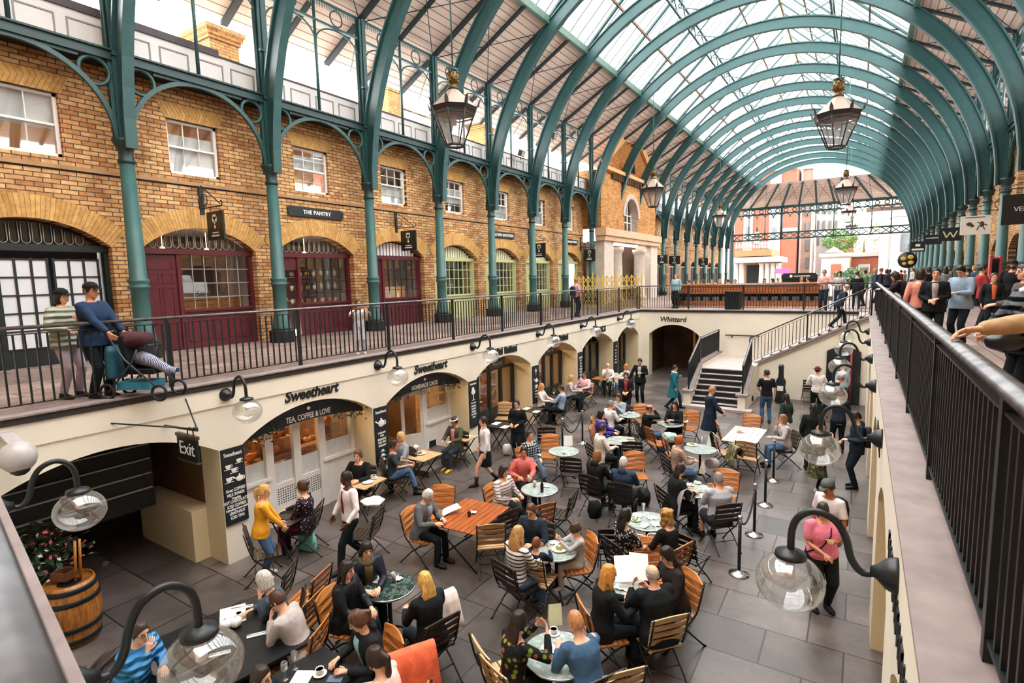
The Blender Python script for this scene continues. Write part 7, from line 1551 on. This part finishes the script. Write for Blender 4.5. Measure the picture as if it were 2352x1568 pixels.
for n, (px, dd) in enumerate(((1560, 31), (1585, 33), (1615, 32), (1640, 34), (1668, 32), (1760, 33), (1782, 31), (1840, 33))):
    d = V((0, 0, EYE))+fw*dd*.93+rt*((px-1176)/F_PX*dd*.93); round_ = slat_table(d.x, d.y, .7, .7, 0, f'small dark table beyond the wooden counter, {ORD[n]} from the left', DSLAT, 6); round_['group'] = 'tables beyond the counter'; round_.location.z = ZT
q = pt(1836, 632, 46); t = thing('market_stall', 'black market stall with a rounded top beyond the counter', 'stall', (q.x, q.y, ZT)); obj('body', MB().box(-1.15, 1.15, 0, 1.2, 0, 1.25), MATBLK, t)
obj('canopy', MB().prism([(-1.2, 1.2), (-1.2, 1.45), (-1.05, 1.62), (1.05, 1.62), (1.2, 1.45), (1.2, 1.2)], lambda u, v, d: (u, d, v), -.05, 1.2), INK, t); obj('emblem', MB().ball((-.55, -.06, 1.4), .1, 12, None, 1, .1, 1).box(-.35, .7, -.07, -.05, 1.37, 1.43), WHT, t)
# right terrace signs
def rsign(px, py, dd, w, h, label, m=INK, body=None, mark=None, bm=WHT, sz=.16):
    c = V((0, 0, EYE))+fw*dd+rt*((px-1176)/F_PX*dd)-up*((py-784)/F_PX*dd); t = thing('hanging_sign', label, 'hanging sign', c)
    obj('board', MB().box(-w/2, w/2, -.03, .03, -h/2, h/2), m, t); br = MB(); L = XBR-c.x
    br.tube([(-w/2-.1, 0, h/2+.18), (L, 0, h/2+.18)], .02, 6); br.tube([(-w/2+.1, 0, h/2), (-w/2+.1, 0, h/2+.18)], .01, 5); br.tube([(w/2-.1, 0, h/2), (w/2-.1, 0, h/2+.18)], .01, 5); br.tube([(L-.55+.2*math.cos(a), 0, h/2+.42+.2*math.sin(a)) for a in [2*PI*k/14 for k in range(14)]], .014, 5, closed=True); br.tube([(-w/2, 0, h/2+.2), (L, 0, h/2+.7)], .014, 5)
    obj('bracket', br, INK, t)
    if body: text('lettering', body, sz, (0, -.034, 0), ROT_F, bm, t, .003)
    if mark: obj('emblem', mark, bm, t)
rsign(2346, 480, 17.3, .95, .95, 'large black hanging sign at the right edge over the terrace', body='VEN', sz=.2)
m = MB(); m.ball((-.2, -.04, .05), .1, 10, None, 1, .1, .8); m.ball((-.1, -.04, -.02), .06, 8, None, 1, .1, 1); m.ball((.2, -.04, .03), .12, 10, None, .6, .1, 1); m.bar((.05, -.04, .12), (.38, -.04, -.02), .03, .01, (0, 1, 0)); m.bar((.12, -.04, -.02), (.05, -.04, -.2), .03, .01, (0, 1, 0)); m.bar((.24, -.04, -.05), (.3, -.04, -.2), .03, .01, (0, 1, 0)); m.box(-.35, .3, -.04, -.035, .3, .33)
rsign(2240, 517, 22.3, .96, .76, 'white hanging sign with two small dark figures on the right', mat('sign_white', 'e6e2d8', .5, 0, .03, 4, 0), mark=m, bm=mat('sign_brown', '4a3a2a', .6, 0, .4, 8, 0))
m = MB(); 
for a, b in (((-.28, .16), (-.14, -.16)), ((-.14, -.16), (0, .1)), ((0, .1), (.14, -.16)), ((.14, -.16), (.28, .16))): m.bar((a[0], -.04, a[1]), (b[0], -.04, b[1]), .06, .012, (0, 1, 0))
rsign(2182, 538, 28, .95, .68, 'black hanging sign with a pale W emblem on the right', mark=m, bm=mat('emblem_cream', 'd9cfa8', .5, 0, .05, 5, 0))
rsign(2142, 550, 35, .95, .62, 'small black hanging sign behind the W sign', mark=MB().box(-.35, .35, -.04, -.035, .08, .12)); rsign(2108, 566, 43, .95, .8, 'most distant black hanging sign with a white bottom line', mark=MB().box(-.38, .38, -.04, -.035, -.3, -.16).box(-.15, .15, -.04, -.035, .0, .2))
q = pt(2084, 597, 60); t = thing('round_sign', 'black round sign with yellow shapes far down the right side', 'sign', q); obj('disc', MB().lathe([(0, -.05), (.72, -.05), (.72, .05), (0, .05)], 20, M=Matrix.Rotation(PI/2, 4, 'X')), INK, t); m = MB()
for a, b, r_ in ((-.4, .2, .3), (.3, .35, .32), (.35, -.3, .3), (-.3, -.4, .22)): m.ball((a*.75, -.08, b*.75), r_*.75, 10, None, 1, .1, .8)
obj('emblem', m, mat('sign_yellow', 'd9b85a', .5, 0, .1, 5, 0), t); obj('arm', MB().tube([(0, 0, .9), (0, 0, 1.3), (XBR-q.x, 0, 1.3)], .04, 6), INK, t)
d = V((0, 0, EYE))+fw*19+rt*((2272-1176)/F_PX*19); t = thing('red_kiosk', 'slim red framed kiosk against the brick of the right terrace', 'kiosk', (d.x, d.y, ZT)); REDP = mat('red_paint', 'b5343a', .4, 0, .08, 5, 0); f = MB()
for x in (-.13, .13): f.box(x-.03, x+.03, -.15, .15, 0, 2.05)
for z in (0, .7, 1.4, 1.95): f.box(-.12, .12, -.1, .1, z, z+.06)
obj('frame', f, REDP, t); obj('panel', MB().box(-.1, .1, -.05, .05, .1, 1.95), DGLASS, t)
# houses outside
HW = mat('pale_stucco', '9a948e', .8, 0, .05, .5, .05); PINKST = mat('pinkish_stone', '84695d', .8, 0, .12, .5, .05); SANDST = mat('sand_stone', '7d5f3c', .8, 0, .12, .5, .05)
G0 = ZT-.02
def bx(px0, py0, px1, py1, y, dep=8):
    a, b = pt(px0, py1, y), pt(px1, py0, y); return (a.x, b.x, y, y+dep, min(a.z, b.z) if py1 < 648 else G0, b.z)
def house(label, px0, py0, px1, py1, y, m, wins=(), panels=(), dep=8, wm=None, cat='building'):
    X = bx(px0, py0, px1, py1, y, dep); t = thing('town_house', label, cat, ((X[0]+X[1])/2, y, G0), 0); L = lambda q: (q[0]-(X[0]+X[1])/2, q[1]-(X[0]+X[1])/2, q[2]-y, q[3]-y, q[4]-G0, q[5]-G0)
    obj('wall', MB().box(*L(X)), m, t)
    for p in panels: obj('panel', MB().box(*L(bx(*p, y-.25, .25))), HW, t)
    for p in wins: obj('window', MB().box(*L(bx(*p, y-.35, .4))), wm or mat('far_pane', '4a5256', .2, 0, .2, 1, 0), t)
    obj('cornice', MB().box(*L((X[0]-.3, X[1]+.3, y-.4, y+.1, X[5]-.5, X[5]))), HW, t); return t, L
house('salmon brick house with tall white panels beyond the left end of the hall', 1672, 380, 1832, 655, 108, BR_RED, [(1712, 470, 1722, 500), (1712, 520, 1722, 550), (1772, 470, 1784, 500), (1772, 520, 1784, 550)], [(1706, 400, 1732, 600), (1764, 400, 1796, 600), (1796, 522, 1832, 532), (1732, 556, 1764, 562)])
house('tall pinkish stone house front beside the salmon house', 1832, 380, 1870, 655, 112, PINKST, [(1850, 470+40*k, 1858, 495+40*k) for k in range(4)], [(1836, 380, 1842, 655), (1862, 380, 1868, 655)])
house('pale grey house with rows of windows behind the white gateway', 1870, 440, 1930, 655, 122, HW, [(1876+14*k, 470+36*j, 1882+14*k, 490+36*j) for k in range(4) for j in range(3)])
house('brown house between the trees in the distance', 1908, 538, 1962, 655, 117, mat('brown_house', '6a4a36', .8, 0, .1, .5, 0), [(1924, 545, 1932, 556)])
t, L = house('white gateway wall with a brick arch beyond the hall', 1884, 580, 1953, 655, 100, HW, [(1907, 606, 1932, 655)], [(1884, 585, 1953, 592)], 2, BR_RED); t.name = 'gateway'
a, b, c = pt(1893, 580, 99.8), pt(1940, 580, 99.8), pt(1916, 566, 99.8); obj('pediment', MB().prism([(a.x-t.location.x, a.z-G0), (b.x-t.location.x, b.z-G0), (c.x-t.location.x, c.z-G0)], lambda u, v, d: (u, d, v), -.3, 1), HW, t)
t, L = house('low orange brick wall with a white framed niche beyond the hall', 1953, 580, 2024, 655, 102, BR_RED, [(1974, 614, 1994, 655)], [(1969, 606, 1999, 655), (1953, 578, 2024, 586)], 2, mat('niche_dark', '6a5048', .8, 0, .3, 2, 0)); t.name = 'brick_wall'
t, L = house('white church front with a broad pediment at the end of the view', 2022, 486, 2110, 655, 96, HW, [(2070, 535, 2092, 578)], [(2000, 478, 2110, 494)], 10); t.name = 'church'
a, b, c = pt(1990, 478, 95), pt(2120, 470, 95), pt(2080, 432, 95); obj('pediment', MB().prism([(a.x-t.location.x, a.z-G0), (b.x-t.location.x, b.z-G0), (c.x-t.location.x, c.z-G0)], lambda u, v, d: (u, d, v), -1.5, 6), PINKST, t)
for px in (2034, 2058): q = pt(px, 500, 94); obj('column', MB().lathe([(.75, 0), (.75, .4), (.6, .6), (.5, q.z-G0-.3), (.7, q.z-G0)], 16, (q.x-t.location.x, q.y-96, 0)), HW, t)
t = thing('balcony_portico', 'sand stone portico with a balustrade at the left end of the hall', 'portico', (0, 86, G0)); B = lambda *p: MB().box(*[v-(86 if k in (2, 3) else G0 if k > 3 else 0) for k, v in enumerate(bx(*p))])
obj('balcony', B(1688, 572, 1772, 590, 85, 8), SANDST, t); obj('entablature', B(1683, 588, 1792, 604, 84.6, 9), STB, t); obj('rail', B(1690, 548, 1768, 554, 85, 1), SANDST, t); g = MB()
for k in range(12):
    q = pt(1692+6.6*k, 572, 85.4); q2 = pt(1692+6.6*k, 553, 85.4); g.lathe([(.13, 0), (.2, .3), (.1, .7), (.14, q2.z-q.z)], 10, (q.x, -.6, q.z-G0))
obj('baluster', g, HW, t)
for px in (1692, 1704, 1750, 1763, 1776, 1788): q = pt(px, 604, 85.6); obj('column', MB().lathe([(.45, 0), (.38, .3), (.34, q.z-G0-.3), (.46, q.z-G0)], 14, (q.x, -.4, 0)), HW, t)
obj('dark_opening', B(1714, 608, 1746, 655, 88, 1), DARKIN, t); obj('back_wall', B(1686, 600, 1795, 655, 90, 1), SANDST, t)
q = pt(1798, 622, 84); tag(obj('banner', MB().box(q.x-.95, q.x+.95, q.y, q.y+.05, q.z-.35, q.z+.3), mat('purple_banner', '8a4a8a', .6, 0, .1, 2, 0)), 'small purple banner beside the stone portico', 'banner')
def tree(px, py, y, r_, label, c1, c2):
    q = pt(px, py, y); t = thing('tree', label, 'tree', (q.x, q.y, G0)); h = q.z-G0; obj('trunk', MB().tube([(0, 0, 0), (.1, 0, h*.5), (0, 0, h)], [.25, .2, .1], 8), DWOOD, t); g = MB(); rnd = random.Random(px)
    for k in range(900):
        d = V((rnd.gauss(0, 1), rnd.gauss(0, 1), rnd.gauss(0, .8))).normalized()*r_*rnd.uniform(.35, 1)**.5; d.x *= 1.3; a = V((rnd.gauss(0, 1), rnd.gauss(0, 1), rnd.gauss(0, 1))).normalized()*.22; b = a.orthogonal().normalized()*.12; c = V((0, 0, h))+d
        g.add([c-a, c+b, c+a, c-b], [(0, 1, 2, 3)])
    tm = mat('foliage_'+c1, c1, .6, 0, .35, .8, 0); obj('foliage', g, tm, t)
tree(1985, 552, 108, 3.6, 'yellow green tree above the orange brick wall', '857a26', ''); tree(1930, 552, 106, 2.0, 'green tree behind the white gateway', '46692c', ''); tree(1955, 644, 76, 1.6, 'low green bush beyond the crowd', '3d6a38', '')
# roofscape over the left parapet
def chimney(px, py, pxw, label, x=-19.5, top=None):
    a = ptx(px, py, x); w_ = abs(ptx(px+pxw, py, x).y-a.y); t = thing('chimney', label, 'chimney', (x, a.y+w_/2, 9.9)); h = a.z-9.9
    BC = brick('chimney_brick', 'yz', '9a7440', '7a542c', '4e3b2d', stain=.5); obj('stack', MB().box(-.7, .7, -w_/2, w_/2, 0, h-.5), BC, t); c = MB()
    for k in range(3): e = .06*(k+1); c.box(-.7-e, .7+e, -w_/2-e, w_/2+e, h-.5+.14*k, h-.36+.14*k)
    obj('cap', c, BC, t)
chimney(452, 62, 66, 'big yellow brick chimney above the left parapet'); chimney(870, 190, 30, 'second yellow brick chimney seen through the arcade', -24); chimney(1092, 280, 24, 'third yellow brick chimney seen through the arcade', -24)
def roofhouse(label, px0, px1, py0, x):
    a, b = ptx(px0, py0, x), ptx(px1, py0+(px1-px0)*.42, x); t = thing('town_house', label, 'building', (x, a.y, 3)); L = b.y-a.y; h = a.z-3; o = brick('red_brick_yz', 'yz', '914a2e', '7c3c24', '7d6052', stain=.3)
    obj('wall', MB().box(-5, 0, 0, L, 0, h), o, t); f = MB(); n = 4
    for k in range(n+1): f.box(0, .15, L*k/n-.35, L*k/n+.35, 4, h)
    for z in (h-4.2, h-2.0, h-.4): f.box(0, .2, 0, L, z-.3, z+.3)
    obj('white_band', f, HW, t)
    for k in range(n): obj('window', MB().box(0, .12, L*(k+.5)/n-.45, L*(k+.5)/n+.45, h-3.8, h-2.5), mat('far_pane', '4a5256', .2, 0, .2, 1, 0), t)
    obj('gable', MB().prism([(-.8, h), (L+.8, h), (L/2, h+L*.22)], lambda u, v, d: (d, u, v), -4, .6), HW, t)
roofhouse('red brick house with white bands and gable seen above the left parapet', 640, 830, 205, -32); roofhouse('red brick house with white bands further along above the left parapet', 880, 1010, 235, -32)
# floodlights fixed on the arcade
for n, (px, py) in enumerate(((1198, 352), (1272, 312))):
    q = ptx(px, py, XC+.05); t = thing('floodlight', f'small black floodlight on the left arcade, {("lower", "upper")[n]} one', 'floodlight', q); obj('head', MB().cbox((0, 0, 0), (.2, .34, .3), Matrix.Rotation(.4, 4, 'Y')), MATBLK, t); obj('lens', MB().cbox((.11, 0, 0), (.01, .28, .24), Matrix.Rotation(.4, 4, 'Y')), mat('lens_warm', 'b9a78a', .2, 0, .2, 5, 0), t); obj('arm', MB().tube([(-.05, 0, -.1), (-.05, 0, -.3)], .02, 6), MATBLK, t)
# ================================================================== loose belongings
def blob(name, label, cat, c, m, size, seed, folds=.25, rz=0, group=None):
    "soft cloth lump: a subdivided ball pushed about by smooth noise"
    rnd = random.Random(seed); ph = [rnd.uniform(0, 6) for _ in range(9)]; mb = MB(); n, h = 22, 12; rg = []
    for i in range(h+1):
        a = PI*i/h
        rg.append([])
        for k in range(n):
            b = 2*PI*k/n; x, y, z = math.sin(a)*math.cos(b), math.sin(a)*math.sin(b), -math.cos(a); f = 1+folds*(math.sin(3*x+ph[0])*math.sin(4*y+ph[1])+.5*math.sin(7*z+ph[2])*math.sin(6*x+ph[3]))
            rg[-1].append((x*size[0]*f, y*size[1]*f, z*size[2]*f+size[2]))
    mb.loft(rg); return tag(obj(name, mb, m, None, c, rz), label, cat, group)
def drape(name, label, cat, c, face, m, w=.5, drop=.45, fr=.3, seed=1):
    "garment hung over a chair back: top edge at c, long side behind, short side in front"
    rnd = random.Random(seed); f = V((math.cos(R(face)), math.sin(R(face)), 0)); x = V((f.y, -f.x, 0)); prof = [(.07+.06*k/4, -fr*(4-k)/4) for k in range(4)]+[(.05, .02), (0, .045), (-.05, .02)]+[(-.07-.1*k/5, -drop*k/5) for k in range(1, 6)]; n = 12; mb = MB(); vs = []
    for j, (a, z) in enumerate(prof):
        for i in range(n+1):
            u = (i/n-.5)*w*(1+.12*abs(z)/drop); wv = .018*math.sin(i*1.9+seed)*min(1, abs(z)*6); vs.append(V(c)+f*(a+wv)+x*u+V((0, 0, z-.02*math.sin(i*.8+seed)*abs(z)*3)))
    mb.add(vs, [(j*(n+1)+i, j*(n+1)+i+1, (j+1)*(n+1)+i+1, (j+1)*(n+1)+i) for j in range(len(prof)-1) for i in range(n)], True); o = obj(name, mb, m); s = o.modifiers.new('t', 'SOLIDIFY'); s.thickness = .018; return tag(o, label, cat)
t = thing('shopping_bag', 'mint green shopping bag hanging from the polka dot woman\'s hand', 'bag', at(707, 1262, 0), R(10)); obj('bag', MB().loft([ring(V((0, 0, z)), V((1, 0, 0)), V((0, 1, 0)), rx, ry, 16, 5) for z, rx, ry in ((.0, .17, .06), (.02, .2, .075), (.2, .19, .06), (.36, .175, .02))]), fab('7fc9bd', .5), t)
for s in (-1, 1): obj('handle', MB().tube([(-.08, .02*s, .34), (-.06, .02*s, .46), (0, .01*s, .52), (.06, .02*s, .46), (.08, .02*s, .34)], .008, 6), fab('24384a', .6), t)
q = at(1012, 1372, .9); drape('cardigan', 'cream cardigan draped over the chair of the blonde woman in black', 'cardigan', q, 165, fab('e6d9d0'), .42, .42, .3, 3)
q = at(935, 1500, .92); drape('jacket', 'bright coral jacket draped over a chair at the bottom edge', 'jacket', q, 150, fab('f0704c'), .62, .6, .35, 5); chair(q.x+math.cos(R(150))*.3, q.y+math.sin(R(150))*.3, 150, 'chair hidden under the bright coral jacket', 'o')
q = at(1562, 1118, .9); drape('jacket', 'light grey jacket hung on the chair of the woman with copper hair', 'jacket', q, 45, fab('b5b0b2'), .52, .5, .2, 7)
q = at(1690, 1045, .55); drape('jacket', 'camouflage jacket hung on a chair by the bleached table', 'jacket', q+V((0, 0, .2)), 30, fab('8a8464', .85, 'camo:5a5238'), .45, .45, .2, 9)
blob('blanket', 'white blanket with a pink border folded on a chair near the waiter', 'blanket', at(858, 1158, .45), fab('ebe4e2'), (.24, .22, .07), 4, .2)
blob('handbag', 'cream handbag on the lap of the woman with golden hair', 'handbag', at(1440, 1420, .45), fab('cdb9a4', .5), (.16, .12, .17), 6, .12)
blob('handbag', 'orange bag beside the woman in the striped white top', 'handbag', at(1190, 1108, .42), fab('e0702c', .5), (.15, .1, .13), 8, .12); blob('handbag', 'red bag between the coral sweater and the striped top', 'handbag', at(1190, 1090, .5), fab('d8382c', .5), (.17, .1, .13), 18, .12)
blob('rucksack', 'black rucksack standing beside the white haired man', 'rucksack', at(1478, 1160, 0), fab('171b1f', .6), (.15, .12, .2), 10, .2); blob('rucksack', 'dark rucksack near the leopard blouse', 'rucksack', at(1365, 1190, .35), fab('14181b', .6), (.13, .11, .18), 11, .2)
blob('shopping_bag', 'white plastic bag on the floor behind the plaid shirt', 'bag', at(1165, 1045, 0), fab('d8d8da', .5), (.13, .11, .17), 12, .15); blob('shopping_bag', 'pale bag hanging under the herb table', 'bag', at(1285, 975, 0), fab('c4b8b0', .5), (.14, .1, .18), 13, .15)
blob('coat', 'teal coat folded on the chair left of the red haired woman', 'coat', at(1540, 1015, .5), fab('a8cfc8'), (.2, .16, .13), 14, .2); blob('handbag', 'white handbag on the floor by the crowded plates', 'handbag', at(1635, 1075, .2), fab('dcdad8', .5), (.17, .12, .13), 15, .1)
blob('handbag', 'big black leather bag held at the right edge over the terrace', 'handbag', V((0, 0, EYE))+fw*5.3+rt*((2312-1176)/F_PX*5.3)-up*((770-784)/F_PX*5.3)-V((0, 0, .16)), mat('bag_leather', '191d22', .3, 0, .2, 6, .2), (.19, .12, .1), 16, .1, .6)
for n, (px, py, w_) in enumerate(((1700, 905, .25), (1840, 905, .4), (1822, 890, .3), (1712, 925, .3))): blob('instrument_bag', f'dark instrument bag on the floor near the musicians, {ORD[n]}', 'bag', at(px, py, 0), fab('181c20', .6), (w_, .22, .18), 30+n, .15, .3)
t = thing('cello_case', 'tall black instrument case standing near the stairs', 'instrument case', at(1792, 925, 0)); obj('shell', MB().loft([ring(V((0, 0, z)), V((1, 0, 0)), V((0, 1, 0)), rx, ry, 16, 2.6) for z, rx, ry in ((0, .15, .1), (.06, .21, .14), (.35, .22, .15), (.6, .16, .12), (.85, .18, .12), (1.0, .1, .09), (1.2, .09, .08), (1.42, .1, .09), (1.5, .05, .04))]), mat('case_black', '1c2226', .25, 0, .15, 5, 0), t); obj('label', MB().box(-.1, .1, -.16, -.13, .5, .68), WHT, t)
for n, (px, py, fc) in enumerate(((1862, 905, 100), (1905, 912, 80))): chairp(px, py-30, fc, f'dark folding chair among the musicians, {ORD[n]}', 'd')
t = thing('accordion', 'dark red accordion case in front of the musician in the red hat', 'instrument', at(1855, 905, 0)); obj('case', MB().box(-.22, .22, -.15, .15, .45, .95), mat('case_red', '4a1c20', .4, 0, .2, 5, 0), t); obj('stand', MB().box(-.2, .2, -.02, .02, 0, .45), BLACK, t)
# pushchair on the left terrace
q = V((0, 0, EYE))+fw*8.2+rt*((322-1176)/F_PX*8.2); t = thing('pushchair', 'black pushchair with a maroon hood and a striped sleeping child, left terrace', 'pushchair', (q.x, q.y, ZT), R(30)); f = MB()
for s in (-.22, .22): f.tube([(-.35, s, 1.0), (-.1, s, .6), (.35, s, .18)], .014, 6); f.tube([(-.4, s, .12), (.0, s, .55), (.1, s, .75)], .014, 6)
f.tube([(-.35, -.22, 1.0), (-.38, 0, 1.02), (-.35, .22, 1.0)], .018, 6); obj('frame', f, mat('pushchair_frame', '4a4f54', .35, .5, .1, 5, 0), t)
obj('seat', MB().loft([[(-.12, -.2, .45), (-.12, .2, .45), (-.2, .2, .95), (-.2, -.2, .95)], [(-.05, -.2, .4), (-.05, .2, .4), (-.13, .2, .95), (-.13, -.2, .95)]], False).box(-.12, .3, -.2, .2, .38, .45), fab('14181b'), t); obj('hood', MB().loft([ring(V((-.2+.08*k, 0, .86+.01*k)), V((0, 1, 0)), V((0, 0, 1)), .19-.01*k, .15-.015*k, 14) for k in range(5)]), fab('4a2a30'), t)
for x, z in ((-.42, .12), (.38, .1)):
    for s in (-.22, .22): obj('wheel', MB().tube([(x+.11*math.cos(a), s, z+.11*math.sin(a)) for a in [2*PI*k/16 for k in range(16)]], .022, 6, closed=True), MATBLK, t)
obj('child', MB().tube([(-.02, .0, .6), (.2, -.05, .55), (.45, -.06, .42), (.58, -.06, .4)], [.11, .09, .06, .05], 10), fab('2a3450', .85, 'vstripe:b5b8cc'), t); obj('blanket', MB().ball((.02, .08, .56), .11, 10), fab('a03040'), t); obj('hanging_bag', MB().loft([ring(V((-.42, 0, z)), V((1, 0, 0)), V((0, 1, 0)), rx, .16, 12, 3) for z, rx in ((.3, .08), (.35, .11), (.7, .08), (.8, .03))]), fab('2f5f70', .4), t); obj('basket', MB().box(-.3, .2, -.18, .18, .14, .26), fab('2f7f98', .5), t)
# barrel and flowers under the lower left lamp
q = at(158, 1330, .9); t = thing('barrel', 'oak barrel with black hoops at the lower left', 'barrel', (q.x, q.y, 0)); OB = wood('barrel_oak', 'b4722f', '5c3414', 'z', .35)
obj('staves', MB().lathe([(.27, 0), (.3, .12), (.34, .42), (.345, .5), (.31, .8), (.285, .9), (.27, .9), (.28, .86), (.0, .85)], 26), OB, t)
for z, r_ in ((.1, .302), (.28, .33), (.66, .334), (.82, .31)): obj('hoop', MB().lathe([(r_, z-.035), (r_+.008, z-.03), (r_+.004, z+.03), (r_-.004, z+.035)], 26), mat('hoop_iron', '1c2226', .45, .5, .2, 5, 0), t)
tag(obj('wooden_crate', MB().box(-.12, .12, -.1, .1, 0, .012).box(-.12, .12, -.1, -.085, 0, .12).box(-.12, .12, .085, .1, 0, .12).box(-.12, -.105, -.1, .1, 0, .12).box(.105, .12, -.1, .1, 0, .12), mat('crate_brown', '6a3d24', .6, 0, .2, 5, .1), None, (q.x-.08, q.y-.02, .9), .5), 'small brown wooden box on top of the oak barrel', 'box')
for k in range(2): tag(obj('wooden_stake', MB().tube([(0, 0, 0), (-.05+.02*k, .05, .55)], .018, 6), OB, None, (q.x+.12, q.y+.1-.06*k, .9)), f'{("lighter", "darker")[k]} wooden stake leaning up from the oak barrel', 'stake')
q = at(95, 1262, 1.2); t = thing('flower_planter', 'planter of pink and white flowers behind the lower left lamp', 'planter', (q.x, q.y, 0)); obj('pot', MB().lathe([(.2, 0), (.26, .1), (.3, .7), (.28, .7), (.2, .6), (0, .6)], 20), MATBLK, t); rnd = random.Random(9)
for nm, c_, n_, sz in (('foliage', '2f4a30', 420, .07), ('pink_flower', 'c9566a', 90, .045), ('white_flower', 'dcd8d8', 70, .04), ('yellow_flower', 'c9b93a', 26, .045)):
    g = MB()
    for k in range(n_):
        d = V((rnd.gauss(0, .22), rnd.gauss(0, .22), rnd.gauss(.0, .2))); c = V((0, 0, 1.05))+d*(1 if nm == 'foliage' else 1.12); a = V((rnd.gauss(0, 1), rnd.gauss(0, 1), rnd.gauss(0, .5))).normalized()*sz; b = a.orthogonal().normalized()*sz*.6
        g.add([c-a, c+b+V((0, 0, .01)), c+a, c-b+V((0, 0, .01))], [(0, 1, 2, 3)])
    obj(nm, g, mat(nm, c_, .6, 0, .3, 9, 0), t)
bake()
# ================================================================== light
wd = bpy.data.worlds.new('overcast_sky'); SC.world = wd; wd.use_nodes = True
bg = wd.node_tree.nodes['Background']; bg.inputs[0].default_value = (1, .99, .975, 1); bg.inputs[1].default_value = 4.2
SC.view_settings.view_transform = 'Standard'; SC.view_settings.look = 'None'; SC.view_settings.gamma = 1; SC.view_settings.exposure = 1.3
SC.view_settings.use_curve_mapping = False
SC.cycles.use_denoising = True; SC.cycles.max_bounces = 7; SC.cycles.diffuse_bounces = 4; SC.cycles.glossy_bounces = 3; SC.cycles.transparent_max_bounces = 12; SC.cycles.sample_clamp_indirect = 6
SC.cycles.caustics_reflective = False; SC.cycles.caustics_refractive = False
